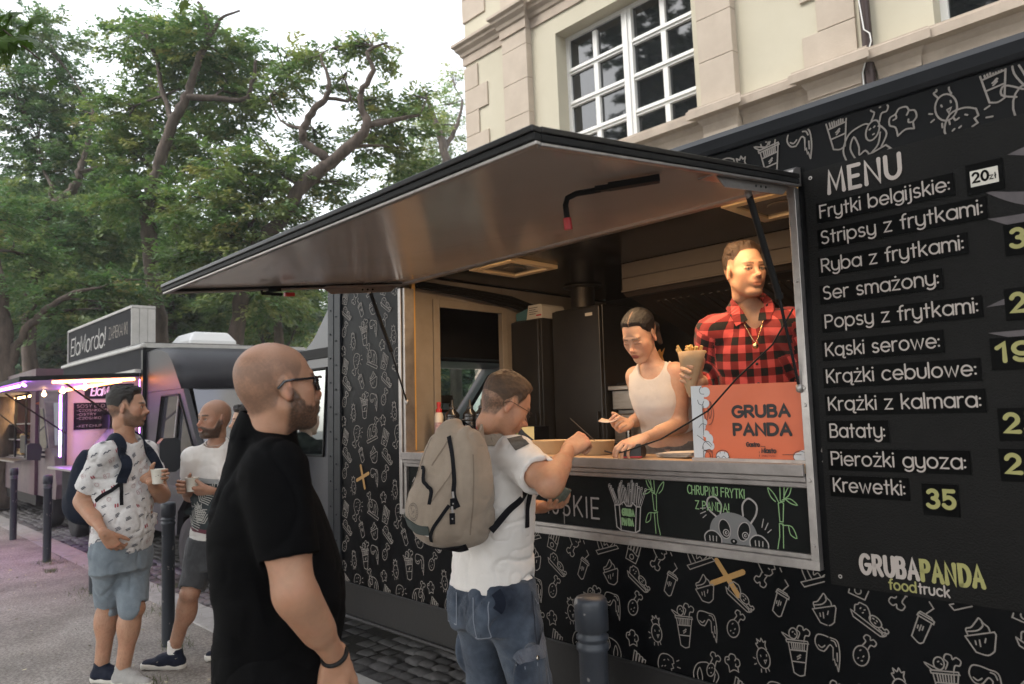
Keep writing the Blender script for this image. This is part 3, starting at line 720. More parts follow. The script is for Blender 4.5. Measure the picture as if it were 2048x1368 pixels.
# ------------------------------------------------------------ overhanging maple sprays close to the camera
M_maple = leaf_mat("maple_leaf")
MAP = [(0, -.5), (.1, -.12), (.36, -.28), (.3, -.06), (.56, .06), (.36, .14), (.42, .38), (.2, .28), (.12, .44), (0, .72)]
def maple(name, label, leaves, stem, base):
    t = thing(name, label, "branch", Matrix.Translation(leaves[0][:3]))
    o = Vector(leaves[0][:3])
    V = []; F = []; Cc = []; g = random.Random(len(leaves))
    out = MAP + [(-x, y) for x, y in MAP[-2:0:-1]]
    for (x, y, z, s_, face, roll) in leaves:
        nrm = Vector(face).normalized(); up = Vector((math.sin(roll), 0.3 * math.sin(roll * 2), -math.cos(roll)))
        r_ = up.cross(nrm).normalized(); up = nrm.cross(r_)
        k = len(V); c = Vector((x, y, z)) - o
        V.append(tuple(c)); 
        for (a, b) in out:
            V.append(tuple(c + r_ * a * s_ + up * b * s_ + nrm * (-.22 * s_ * (a * a * 2 + b * b * .6))))
        n = len(out)
        for i in range(n): F.append((k, k + 1 + i, k + 1 + (i + 1) % n))
        cv = g.uniform(.65, 1.35)
        Cc += [(base[0] * cv, base[1] * cv, base[2] * cv)] * (n + 1)
    np_mesh("leaves", np.array(V), np.array(F), M_maple, t, smooth=False, col=np.array(Cc))
    mb = MB()
    for s_ in stem: mb.tube([tuple(Vector(p) - o) for p in s_], [.006] + [.004] * (len(s_) - 1), 6)
    mb.build("stem", M_bark, t)
g = random.Random(21); lv = []
VD = Vector((-.94, -.02, .34)); RT_ = Vector((.687, .725, -.04)); UP_ = Vector((.09, -.03, .995))
B0 = Vector((-3.5, .5, 3.22))
for i in range(64):
    u = g.uniform(0, 1); a = g.uniform(0, 1)
    p = B0 + RT_ * (-.16 + .36 * u ** 1.3 * (1 - .3 * a)) + UP_ * (.12 - .26 * a * (1 - .35 * abs(u - .5))) + VD * g.uniform(-.25, .25)
    if (p - B0).dot(RT_) > .12 and (p - B0).dot(UP_) > .02: continue
    f = Vector((g.uniform(-.3, .6), g.uniform(-1, .2), g.uniform(.1, .9)))
    lv.append((p.x, p.y, p.z, g.uniform(.07, .11), f, g.uniform(-1.1, 1.1)))
lv.append((-3.386, .655, 3.005, .085, (.5, -.9, .3), .3))
maple("maple_branch", "spray of dark green maple leaves hanging in the upper left corner", lv, [[(-3.75, .2, 3.5), (-3.55, .45, 3.3), (-3.4, .62, 3.1)]], (.06, .11, .02))
lv = []
for i in range(16):
    u = g.uniform(0, 1); p = Vector((-3.3, .68, 3.43)) + RT_ * (-.1 + u * .62) + UP_ * g.uniform(-.02, .12) + VD * g.uniform(-.15, .15)
    lv.append((p.x, p.y, p.z, g.uniform(.06, .085), (g.uniform(-.2, .5), g.uniform(-1, 0), g.uniform(.1, .8)), g.uniform(-1, 1)))
lv.append((-2.96, 1.04, 3.3, .075, (.4, -.9, .2), -.2))
maple("maple_branch", "few bright maple leaves peeping in at the top edge above the park", lv, [[(-3.5, .5, 3.7), (-3.2, .8, 3.52), (-2.9, 1.05, 3.42)]], (.085, .125, .02))
# ============================================================ THE BLACK FOOD TRUCK (own frame: x along the side, y into the truck, z up)
M_vin = mat("black_vinyl", (.0016, .002, .0027), .36, noise=(.0009, .0012, .0017), nscale=3, bump=.05, bscale=9, rvar=.06, spec=.09)
M_blk = mat("black_paint", (.003, .0038, .006), .36, noise=(.0022, .0028, .0045), nscale=4, rvar=.08, spec=.3)
M_grime = mat("skirt_paint", (.003, .003, .0034), .5, noise=(.0055, .005, .0047), nscale=5, bump=.1, bscale=40)
M_dood = mat("doodle_ink", (.21, .185, .165), .6, noise=(.16, .14, .125), nscale=40)
M_gold = mat("gold_ink", (.36, .20, .06), .6, noise=(.31, .17, .05), nscale=60)
M_alu = mat("aluminium", (.42, .39, .37), .42, metal=.85, noise=(.30, .28, .265), nscale=14, bump=.06, bscale=80, rvar=.1)
M_alud = mat("worn_aluminium", (.30, .275, .26), .5, metal=.7, noise=(.2, .18, .17), nscale=11, bump=.08, bscale=50, rvar=.1)
M_rub = mat("black_rubber", (.008, .008, .008), .6, spec=.2)
M_plast = mat("black_plastic", (.018, .018, .02), .45)
M_int = mat("interior_panel", (.30, .26, .21), .5, noise=(.23, .195, .155), nscale=5)
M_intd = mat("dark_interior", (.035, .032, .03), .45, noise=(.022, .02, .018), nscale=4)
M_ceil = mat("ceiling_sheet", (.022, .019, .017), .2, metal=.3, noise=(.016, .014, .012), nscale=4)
M_steel = mat("kitchen_steel", (.40, .35, .30), .36, metal=.9, noise=(.30, .26, .22), nscale=10, rvar=.1, stretch=(1, 1, 8))
M_steeld = mat("hood_steel", (.055, .044, .036), .5, metal=.4, noise=(.04, .032, .026), nscale=9, rvar=.1)
M_board = mat("chalkboard", (.0032, .0038, .0036), .75, noise=(.007, .008, .0075), nscale=4.5, bump=.05, bscale=40, spec=.15)
M_chw = mat("chalk_white", (.36, .325, .305), .95, noise=(.26, .24, .23), nscale=110)
M_chg = mat("chalk_green", (.22, .35, .16), .95, noise=(.2, .33, .16), nscale=110)
M_chf = mat("chalk_fill", (.16, .155, .15), .95, noise=(.15, .15, .15), nscale=30)
M_fur = mat("fridge_black", (.013, .012, .011), .38, noise=(.02, .018, .016), nscale=7)
def clear_glass(name, tint, refl=.22):
    m = mat(name, (.02, .02, .02), .04, spec=1.0); N, L, b = nodes_of(m)
    t = N.new("ShaderNodeBsdfTransparent"); t.inputs[0].default_value = (*tint, 1); g = N.new("ShaderNodeBsdfGlossy"); g.inputs["Roughness"].default_value = .03; g.inputs[0].default_value = (.8, .85, .85, 1)
    fr_ = N.new("ShaderNodeFresnel"); fr_.inputs[0].default_value = 1.5; ad = N.new("ShaderNodeMath"); ad.operation = 'MULTIPLY_ADD'; ad.inputs[1].default_value = .5; ad.inputs[2].default_value = refl * .1; L.new(fr_.outputs[0], ad.inputs[0])
    mx = N.new("ShaderNodeMixShader"); L.new(ad.outputs[0], mx.inputs[0]); L.new(t.outputs[0], mx.inputs[1]); L.new(g.outputs[0], mx.inputs[2]); L.new(mx.outputs[0], [n for n in N if n.type == 'OUTPUT_MATERIAL'][0].inputs[0]); return m
M_cglass = clear_glass("cab_glass", (.33, .40, .38))
M_tyre = mat("tyre", (.018, .017, .017), .85, bump=.2, bscale=60)
M_red = mat("red_plastic", (.42, .015, .018), .4)
M_counter = mat("counter_wood", (.48, .33, .2), .5, noise=(.38, .25, .15), nscale=12, stretch=(1, 6, 6))

truck = thing("food_truck", "black food truck covered in white food doodles with its serving hatch raised", "food truck", T(-2.4, 0, 0))
OX = 2.4
def tb(mb, name, m, parent=None, bevel=0.0, **k):
    """parts are written in truck coordinates; the thing's origin sits at x=-2.4"""
    mb.v = [(v[0] + OX, v[1], v[2]) for v in mb.v]
    return mb.build(name, m, parent or truck, None, bevel, **k)
XL, XR, ZT, ZB = -4.33, 1.6, 2.56, .515
# ---- doodles: each is a list of strokes in a 0..1-ish box centred on 0
def ell(cx, cy, rx, ry, rot=0, n=20, a0=0, a1=360):
    c, s_ = math.cos(rot), math.sin(rot); out = []
    full = abs(a1 - a0) >= 360
    for i in range(n if full else n + 1):
        a = math.radians(a0 + (a1 - a0) * i / n); x = rx * math.cos(a); y = ry * math.sin(a)
        out.append((cx + x * c - y * s_, cy + x * s_ + y * c))
    return (out, full)
def pl(*p, closed=False): return (list(p), closed)
def sm(*p, closed=False, n=4): return (smooth2(list(p), n, closed), closed)
BONE = lambda x, y, r, s_=1.0: sm(*[(x + s_ * (a * math.cos(r) - b * math.sin(r)), y + s_ * (a * math.sin(r) + b * math.cos(r))) for a, b in
        ((0, .018), (.035, .016), (.045, .035), (.07, .032), (.075, .01), (.06, 0), (.075, -.012), (.068, -.034), (.045, -.034), (.035, -.016), (0, -.018))])
DOOD = {
 'fries': [pl((-.035, .0), (-.05, -.055), (.02, -.075), (.045, -.02)), sm((-.035, 0), (-.01, .0), (.03, -.03), (.045, -.02)), ell(-.008, -.04, .014, .014)] +
          [pl((-.035 + i * .02, .0 - i * .004), (-.015 + i * .02, .075 - i * .012), (.0 + i * .02, .07 - i * .012), (-.018 + i * .02, -.003 - i * .006)) for i in range(4)],
 'bitten': [sm((-.03, -.035), (-.055, .02), (-.035, .075), (.01, .085), (.045, .07)), pl((.045, .07), (.05, .045), (.038, .038), (.046, .02), (.03, .012), (.036, -.008), (.018, -.014), (.022, -.03)), sm((.022, -.03), (.005, -.045), (-.02, -.045)), BONE(-.02, -.038, -2.1, .9)] +
           [pl((-.015, .05), (-.008, .054)), pl((.012, .06), (.018, .056)), pl((-.03, .015), (-.024, .02)), pl((.0, -.01), (.006, -.014)), pl((-.01, .02), (-.004, .024)), pl((.07, .06), (.084, .067)), pl((.072, .03), (.09, .028)), pl((.06, -.0), (.068, -.016))],
 'turkey': [pl((-.085, -.07), (.07, -.02), (.085, -.036), (-.07, -.09), (-.085, -.07)), sm((-.06, -.055), (-.075, .0), (-.05, .055), (.0, .075), (.02, .07)), sm((.055, -.02), (.075, .02), (.06, .05), (.05, .055)),
            ell(.03, .045, .022, .036, -.35), BONE(.042, .075, 1.2, .8), sm((-.03, -.05), (-.05, -.0), (-.035, .04), (-.02, .0), (-.02, -.03), (.0, -.02), (.012, -.035)), sm((.02, -.035), (.045, -.01), (.055, .03)), pl((.02, .05), (.024, .053)), pl((.03, .03), (.034, .032)), pl((.035, .055), (.038, .058))],
 'plate': [pl((-.085, .045), (.06, -.055), (.078, -.045), (.065, -.07), (.05, -.07), (-.075, .01), (-.085, .045)), sm((-.065, .04), (-.06, .07), (-.045, .075), (-.035, .085), (-.015, .078), (.0, .07), (.01, .045), (.012, .015), (.008, .0)), ell(.035, .0, .034, .022, -.75), BONE(.055, -.028, -.75, .55)] +
          [pl((-.035, .055), (-.03, .06)), pl((-.015, .05), (-.01, .052)), pl((-.025, .035), (-.02, .037)), pl((.025, .015), (.03, .012)), pl((.04, .005), (.044, .0)), pl((.03, -.006), (.035, -.01))],
 'cup': [pl((-.038, .022), (.02, .05), (.026, .04), (-.034, .01), (-.038, .022)), pl((-.028, .036), (.012, .056), (.02, .05)), pl((-.028, .036), (-.034, .024)), pl((-.028, .014), (.012, -.07)), sm((.012, -.07), (.03, -.075), (.055, -.05)), pl((.055, -.05), (.02, .04)), pl((-.01, .05), (-.04, .075), (-.026, .1)), pl((.006, -.005), (.012, -.02)), pl((.014, .0), (.024, -.024)), pl((.026, -.002), (.03, -.014))],
 'cake': [pl((-.055, .0), (.05, .035), (.055, .025), (.045, -.04)), sm((.045, -.04), (.02, -.06), (-.02, -.055)), pl((-.02, -.055), (-.055, .0)), sm((-.045, .008), (-.05, .03), (-.03, .04), (-.01, .068), (.0, .08), (.015, .062), (.03, .05), (.035, .032)), sm((-.045, .02), (-.01, .03), (.01, .05), (.008, .066)), pl((-.02, -.012), (-.018, -.026)), pl((-.005, -.006), (-.003, -.03)), pl((.018, .004), (.014, -.012))],
 'drum': [ell(-.01, -.012, .042, .056, -.3), BONE(.014, .035, .95, .95), pl((-.015, .015), (-.008, .02)), pl((.005, -.01), (.0, -.016)), pl((-.03, -.03), (-.026, -.026)), pl((-.012, -.04), (-.006, -.038))],
 'wing': [sm((-.02, -.005), (-.045, .0), (-.06, .03), (-.05, .062), (-.025, .068), (.01, .062), (.04, .055), (.05, .02), (.05, -.03), (.042, -.08)), pl((.042, -.08), (.034, -.05), (.03, -.055), (.026, -.03), (.02, -.034), (.022, .02)), sm((.022, .02), (.008, .03), (-.01, .006), (-.02, -.005)), sm((.015, .052), (.03, .048), (.038, .03)), sm((-.045, .018), (-.03, .01), (-.015, .022)), pl((.04, .0), (.04, -.035))],
 'bucket': [pl((-.055, .045), (.05, .06), (.054, .05), (-.052, .034), (-.055, .045)), pl((-.045, .034), (-.018, -.1)), sm((-.018, -.1), (.01, -.108), (.034, -.098)), pl((.034, -.098), (.05, .05)), pl((-.038, -.0), (.045, .014)), pl((-.028, -.05), (.038, -.04)), ell(-.02, .08, .02, .026, -.2), sm((-.01, .052), (-.035, .06), (-.075, .072), (-.05, .05), (-.03, .05)), BONE(.018, .058, 1.3, .85), pl((.004, -.02), (.014, -.01)), pl((-.002, -.024), (.016, -.012)), pl((.0, -.034), (.014, -.022))] +
           [pl((-.04 + i * .0105, .034 + i * .0016), (-.034 + i * .0095, .003 + i * .0014)) for i in range(1, 8)] + [pl((-.024, .085), (-.02, .088)), pl((-.012, .08), (-.009, .078))],
 'chick': [ell(.0, -.012, .034, .048, .1), sm((-.022, .03), (-.034, .05), (-.024, .056), (-.028, .074), (-.012, .064), (-.004, .08), (.006, .064), (.018, .07), (.014, .05), (.02, .032)), pl((.003, -.022), (.016, -.018), (.008, -.036), (.003, -.022)), pl((-.014, .0), (-.012, -.006)), pl((.016, .006), (.017, .0)), pl((.006, -.062), (.008, -.076)), pl((.02, -.056), (.026, -.068)), pl((-.044, -.022), (-.054, -.018)), pl((-.04, -.044), (-.05, -.05)), pl((-.016, -.066), (-.016, -.08))],
 'hat': [sm((-.02, -.045), (-.025, -.015), (-.042, -.002), (-.04, .022), (-.022, .03), (-.01, .045), (.012, .044), (.02, .03), (.036, .024), (.04, .002), (.028, -.012)), pl((.028, -.012), (.03, -.035)), sm((.03, -.035), (.005, -.03), (-.02, -.045)), sm((-.022, .03), (-.02, .016), (-.03, .012)), sm((.02, .03), (.012, .016)), sm((.028, -.012), (.016, -.01), (.016, .0))],
 'pine': [ell(.0, -.04, .06, .09, .25), pl((-.01, -.03), (.02, -.06)), pl((.018, -.03), (-.006, -.06)), sm((-.02, .03), (-.05, .09), (-.05, .14), (-.03, .1), (-.015, .05)), sm((-.01, .04), (.0, .1), (.03, .12), (.015, .07), (.0, .04)), sm((-.03, .03), (-.08, .06), (-.09, .03), (-.05, .01))],
}
TILE = [('fries', 0, .02), ('bitten', .145, .03), ('turkey', .325, .045), ('plate', .02, -.1), ('cup', .19, -.085), ('cake', .34, -.095), ('drum', -.005, -.21), ('wing', .345, -.225), ('bucket', .235, -.25), ('chick', .105, -.29), ('hat', -.02, -.345)]
PX, PZ = .464, .466
# side panel rectangles (x0,x1,z0,z1) around the hatch and the menu board
FX0, FX1, FZ0, FZ1 = -3.62, -1.14, 1.0, 2.385
side = MB()
def panel(x0, x1, z0, z1, nx=1, nz=1, wav=0.0):
    vs = []; fs = []
    for i in range(nx + 1):
        for j in range(nz + 1):
            x = x0 + (x1 - x0) * i / nx; z = z0 + (z1 - z0) * j / nz
            y = -wav * (math.sin(x * 7 + z * 2.1) * math.sin(z * 5.3 + x * 3)) * math.sin(PI * i / max(1, nx)) * math.sin(PI * j / max(1, nz))
            vs.append((x, y, z))
    for i in range(nx):
        for j in range(nz):
            a = i * (nz + 1) + j; fs.append((a, a + nz + 1, a + nz + 2, a + 1))
    side.add(vs, fs, 0, True)
panel(XL, FX0, ZB, ZT, 14, 40, .004)
panel(FX0, FX1, ZB, FZ0, 30, 6, .001)
panel(FX0, FX1, FZ1, ZT)
panel(FX1, XR, ZB, ZT, 4, 4)
ink = Ink(side, lambda u, v, l: (u, -l - .003, v), .0012)
REG = [(XL + .02, FX0 - .004, ZB + .004, ZT - .01), (FX0 - .004, FX1 + .004, ZB + .004, FZ0 - .004), (FX1 + .004, XR, ZB + .004, .95)]
X0, Z0 = -4.27, 1.42
DS = .74
gr = random.Random(5)
for ix in range(-1, 13):
    for iz in range(-2, 4):
        for (k, dx, dz) in TILE:
            cx = X0 + ix * PX + dx; cz = Z0 + (iz - 1) * PZ + dz
            if (cx + 1.51) ** 2 + (cz - .92) ** 2 < .006 or (cx + 4.06) ** 2 + (cz - 1.19) ** 2 < .012 or (cx + 3.05) ** 2 + (cz - .55) ** 2 < .006: continue
            if k == 'bucket' and ix % 2 == 0 and iz % 2 == 1: k = 'pine' if gr.random() < .35 else k
            rt = gr.uniform(-.06, .06); c_, s_ = math.cos(rt), math.sin(rt); fl = -1 if (k in ('cup', 'turkey') and gr.random() < .2) else 1; ds_ = DS * {'drum': .8, 'plate': .86}.get(k, 1)
            for (pts, closed) in DOOD[k]:
                q = [(cx + ds_ * fl * (p[0] * c_ - p[1] * s_), cz + ds_ * (p[0] * s_ + p[1] * c_)) for p in pts]
                for rg in REG:
                    if any(rg[0] <= p[0] <= rg[1] and rg[2] <= p[1] <= rg[3] for p in q):
                        ink.line(q, .0042, 1, closed, True, rg)
for (k, cx, cz, sc) in (('bucket', -1.24, 2.485, .75), ('wing', -1.12, 2.5, .8), ('bucket', -.99, 2.52, .75), ('turkey', -.9, 2.43, .95), ('hat', -.775, 2.475, 1.0), ('chick', -.65, 2.49, .9), ('bitten', -.61, 2.385, .9), ('bucket', -.52, 2.53, .75), ('pine', -.42, 2.44, .9), ('chick', -1.35, 2.455, .8), ('bitten', -1.42, 2.46, .8), ('hat', -.2, 2.48, 1), ('turkey', .05, 2.45, 1), ('cup', .3, 2.46, .9), ('drum', .5, 2.47, 1), ('chick', .75, 2.47, 1)):
    for (pts, closed) in DOOD[k]:
        ink.line([(cx + p[0] * sc, cz + p[1] * sc) for p in pts], .0056, 1, closed, True, (-1.6, XR, FZ1 + .006, ZT - .015))
for (cx, cz, a, b) in ((-1.51, .92, .42, -.95), (-4.06, 1.19, 1.9, .35), (-3.03, .56, 2.2, 1.0)):
    for t in (a, b):
        l = .072; ink.line([(cx - l * math.cos(t), cz - l * math.sin(t)), (cx + l * math.cos(t), cz + l * math.sin(t))], .021, 2)
ink.line([(-1.108, 1.43), (-1.118, 1.4), (-1.102, 1.385), (-1.116, 1.365), (-1.106, 1.36)], .004, 1)
tb(side, "side_panel", [M_vin, M_dood, M_gold])
# ---- body shell
sh = MB()
sh.box(XL - .15, XR, .012, 2.05, .33, .46)                 # floor
sh.box(XL - .15, XR, .012, 2.06, 2.44, ZT - .03)            # ceiling slab
sh.box(XL - .15, XR, 2.0, 2.06, .46, 2.44)                   # far wall
sh.box(XR - .05, XR, .012, 2.0, .70, 2.44)
sh.box(XL - .15, XL + .02, .03, .35, .70, 2.44); sh.box(XL - .15, XL + .02, 1.75, 2.0, .70, 2.44); sh.box(XL - .15, XL + .02, .35, 1.75, 2.0, 2.44); sh.box(XL - .15, XL + .02, .35, 1.75, .7, .95)
sh.box(XL, FX0 - .03, .012, .03, ZB, ZT - .03); sh.box(FX1 + .03, XR, .012, .03, ZB, ZT - .03); sh.box(FX0 - .03, FX1 + .03, .012, .03, ZB, 1.0)
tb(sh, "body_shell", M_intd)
rf = MB()
pr = [(-.012, 2.555), (-.02, 2.575), (-.016, 2.615), (.01, 2.645), (.06, 2.66), (2.0, 2.66), (2.07, 2.64), (2.09, 2.6), (2.08, 2.5), (2.06, 2.5), (2.05, 2.555)]
rf.prism(pr, 'x', XL - .18, XR + .02, smooth=False); tb(rf, "roof", M_blk, bevel=.006)
cp = MB(); cp.box(XL - .155, XL + .002, -.012, .05, .47, 2.552); cp.box(XL - .085, XL - .075, -.016, .0, .47, 2.55); cp.box(XL - .003, XL + .012, -.016, .0, ZB, 2.55)
for k in range(12): cp.lathe([(.008, 0), (.005, .006)], (XL - .045, -.012, .6 + k * .165), 8, M=Matrix.Rotation(PI / 2, 3, 'X')); cp.lathe([(.008, 0), (.005, .006)], (XL - .12, -.012, .65 + k * .165), 8, M=Matrix.Rotation(PI / 2, 3, 'X'))
tb(cp, "corner_post", mat("post_paint", (.011, .013, .016), .45, spec=.3), bevel=.004)
sk = MB(); sk.box(XL - .15, -3.15 + .4, -.004, .03, .318, ZB - .004); sk.box(-3.15 + .41, -.45, -.004, .03, .318, ZB - .004); sk.box(-.44, XR, -.004, .03, .318, ZB - .004)
sk.box(XL - .15, XR, -.012, -.0045, ZB - .012, ZB + .002); tb(sk, "skirt", M_grime, bevel=.003)
sk = MB(); sk.prism([(-.02, .30), (-.026, .308), (-.02, .318), (.03, .318), (.03, .30)], 'x', XL - .15, XR); tb(sk, "skirt_rail", mat("rail", (.035, .033, .032), .4, metal=.5))
ch = MB(); ch.box(XL, XR, .25, 1.85, .3, .45); ch.box(-2.4, -1.6, .06, .4, .24, .3); tb(ch, "chassis", M_rub)
def wheel(parent, fn, x, y, r=.36, w=.2, name="wheel", out=-1):
    Mx = Matrix.Rotation(PI / 2, 3, 'X')
    mb = MB(); mb.lathe([(r * .62, -w / 2), (r * .93, -w / 2), (r, -w / 2 + .03), (r, w / 2 - .03), (r * .93, w / 2), (r * .62, w / 2)], (x, y, r - .1), 32, M=Mx); o = fn(mb, name, M_tyre, parent)
    mb = MB(); mb.lathe([(.02, -w * .42), (r * .2, -w * .42), (r * .25, -w * .2), (r * .5, -w * .22), (r * .58, -w * .45), (r * .62, -w * .48), (r * .62, w * .48), (.02, w * .48)], (x, y, r - .1), 24, M=Mx.copy() if out < 0 else Matrix.Rotation(-PI / 2, 3, 'X'))
    fn(mb, "rim", M_alud, o)
for x in (-5.35, 0.2): 
    wheel(truck, tb, x, .14); wheel(truck, tb, x, 1.92, out=1)
# ---- serving hatch frame, counter, chalk board
fr = MB()
fr.box(FX0, FX0 + .028, -.03, .05, FZ0 + .028, 2.33); fr.box(FX0 + .034, FX0 + .055, -.02, .05, FZ0 + .028, 2.33)
fr.box(FX1 - .028, FX1, -.03, .05, FZ0 + .028, 2.34); fr.box(FX0, FX1, -.03, .05, FZ0 - .004, FZ0 + .028)
fr.box(FX0 + .056, FX1 - .0285, -.012, .05, FZ0 + .0285, FZ0 + .045); fr.box(FX1 - .03, FX1 + .001, -.034, -.0305, 2.3, 2.345)
for z in (1.08, 1.3, 1.56, 1.62, 2.0, 2.32): fr.lathe([(.007, 0), (.005, .004)], (FX1 - .014, -.03, z), 8, 0, M=Matrix.Rotation(PI / 2, 3, 'X'))
tb(fr, "hatch_frame", M_alu, bevel=.004)
hg = MB(); hg.prism([(-.035, 2.345), (-.05, 2.36), (-.05, 2.395), (-.03, 2.41), (.0, 2.415), (.0, 2.345)], 'x', FX0 - .03, FX1 + .012); hg.tube([(FX0 - .03, -.045, 2.378), (FX1 + .014, -.045, 2.378)], .022, 12)
tb(hg, "hinge_rail", M_alu, bevel=.002)
ct = MB(); ct.box(FX0 + .03, FX1 - .03, -.028, .36, 1.322, 1.352); ct.box(FX0 + .03, -2.45, .3605, .55, 1.322, 1.352); tb(ct, "counter", [M_counter], bevel=.003)
ct = MB(); ct.box(FX0 + .03, FX1 - .03, -.045, -.0285, 1.313, 1.356); ct.box(FX0 + .03, FX1 - .03, -.03, -.004, 1.292, 1.312)
ct.box(FX0 + .03, FX1 - .03, -.022, -.004, 1.272, 1.291); tb(ct, "counter_edge", M_alud, bevel=.003)
bd = MB(); bd.box(FX0 + .058, FX1 - .029, -.003, .005, FZ0 + .046, 1.271, 0)
ik = Ink(bd, lambda u, v, l: (u, -.003 - l, v), .0012, .00014, 40)
ik.text("FRYTKI BELGIJSKIE", -3.2, 1.09, .125, .0085, 1, width=1.075, gap=.26, jit=.015, space=.5, seed=4)
ik.text("CHRUPNIJ FRYTKI", -1.665, 1.225, .047, .0042, 2, width=.245, gap=.2, jit=.02, seed=2, rot=-.02)
ik.text("Z PANDA!", -1.632, 1.168, .044, .0042, 2, width=.145, gap=.22, jit=.02, seed=3, rot=-.02)
for (p) in ([(-3.5, 1.08), (-3.5, 1.2), (-3.5, 1.2)],): ik.line(p, .005, 1)
ik.line([(-3.52, 1.185), (-3.5, 1.21), (-3.48, 1.185)], .005, 1)
# carton of fries
bx = -1.96
ik.line([(bx - .075, 1.155), (bx - .068, 1.063), (bx - .045, 1.05), (bx + .03, 1.047), (bx + .052, 1.058), (bx + .062, 1.155)], .0055, 1)
ik.line([(bx - .075, 1.155), (bx - .05, 1.156), (bx - .025, 1.172), (bx - .012, 1.155), (bx + .012, 1.155), (bx + .022, 1.17), (bx + .04, 1.155), (bx + .062, 1.155)], .0055, 1)
ik.line([(bx - .05, 1.156), (bx - .045, 1.05)], .0055, 1); ik.line([(bx + .04, 1.155), (bx + .03, 1.047)], .0055, 1)
gr = random.Random(8)
for i in range(17):
    u = -.07 + .13 * i / 16; tilt = u * .35 + gr.uniform(-.012, .012); h = .055 + .035 * math.cos(u * 18) * .4 + gr.uniform(-.015, .018); w = .0085
    z0_ = 1.158 + (.012 if abs(abs(u) - .024) < .012 else 0)
    p = [(bx + u - w / 2, z0_), (bx + u - w / 2 + tilt, z0_ + h), (bx + u + w / 2 + tilt, z0_ + h + .003), (bx + u + w / 2, z0_)]
    ik.line(p, .003, 1); ik.line([p[1], (p[1][0] + .001, p[1][1] + .008), (p[2][0], p[2][1] + .007), p[2]], .0025, 1)
ik.text("GRUBA", bx - .036, 1.115, .036, .008, 2, width=.062, gap=.2, jit=.02, seed=5); ik.text("PANDA", bx - .038, 1.075, .036, .008, 2, width=.06, gap=.2, jit=.02, seed=6)
def bamboo(x, s_):
    a = s_
    for (p) in ([(0, .12), (.004, .065), (.018, .065), (.016, .12)], [(.006, .058), (.012, -.008), (.024, -.008), (.026, .056), (.014, .062), (.006, .058)], [(.012, -.016), (.014, -.06), (.016, -.1)], [(.026, -.014), (.028, -.06), (.038, -.105)], [(.012, -.016), (.026, -.014)]):
        ik.line([(x + a * q[0], 1.155 + q[1]) for q in p], .0036, 2)
    for (p) in ([(.01, .07), (-.02, .075), (-.045, .055), (-.02, .06), (.004, .078)], [(.004, .078), (-.012, .11), (-.028, .125), (-.018, .09), (.004, .072)], [(.024, .06), (.04, .09), (.062, .11), (.054, .08), (.036, .062)], [(.014, -.02), (-.02, -.022), (-.036, -.06), (-.014, -.05), (-.008, -.022)]):
        ik.line([(x + a * q[0], 1.155 + q[1]) for q in smooth2(p, 4)], .0034, 2)
bamboo(-1.84, 1); bamboo(-1.262, -1)
ik.k = 0
px, pz = -1.475, FZ0 + .046
head = [(px - .095, pz + .002), (px - .1, pz + .045), (px - .085, pz + .085), (px - .045, pz + .112), (px, pz + .118), (px + .05, pz + .105), (px + .085, pz + .075), (px + .1, pz + .035), (px + .098, pz + .002)]
ik.fill(smooth2(head, 5), 3)
for e in ([(-.07, .1), (-.105, .13), (-.1, .165), (-.07, .172), (-.045, .145), (-.05, .112)], [(.045, .11), (.045, .15), (.07, .175), (.1, .155), (.098, .12), (.075, .085)]):
    ik.line([(px + a, pz + b) for a, b in smooth2(e, 5)], .0068, 1)
for (a, b, r_) in ((-.035, .055, .2), (.045, .052, -.35)):
    q = [(px + p[0], pz + p[1]) for p in ell(a, b, .024, .036, r_)[0]]
    ik.fill(q, 0); ik.line(q, .0035, 1, True)
    ik.disc((px + a + .006, pz + b - .014), .014, 1, 14); ik.disc((px + a + .006, pz + b - .014), .0105, 0, 14); ik.disc((px + a + .006, pz + b - .014), .006, 1, 12); ik.disc((px + a + .008, pz + b - .014), .003, 0, 8)
ik.disc((px + .002, pz + .012), .014, 0, 14, .01); ik.disc((px + .002, pz + .013), .004, 1, 8)
for (a, d) in ((-.085, 0), (.105, 0)):
    q = [(px + a - .035, pz + .002), (px + a - .036, pz + .025), (px + a - .015, pz + .043), (px + a + .012, pz + .042), (px + a + .034, pz + .022), (px + a + .036, pz + .002)]
    ik.fill(smooth2(q, 4), 0); ik.line(smooth2(q, 4), .0048, 1)
    for k in (-1, 0, 1): ik.line([(px + a + k * .014, pz + .006), (px + a + k * .015, pz + .024)], .0042, 1)
for (a, b, c, d) in ((-.135, .125, -.112, .128), (-.135, .105, -.112, .115), (-.125, .09, -.11, .102), (.12, .075, .128, .105), (.132, .068, .145, .092), (.142, .058, .156, .07)): ik.line([(px + a, pz + b), (px + c, pz + d)], .0036, 1)
tb(bd, "chalk_board", [M_board, M_chw, M_chg, M_chf])
sp = MB(); sp.box(-2.338, -2.334, -.0065, -.0032, FZ0 + .046, 1.271); tb(sp, "board_seam", M_alud)

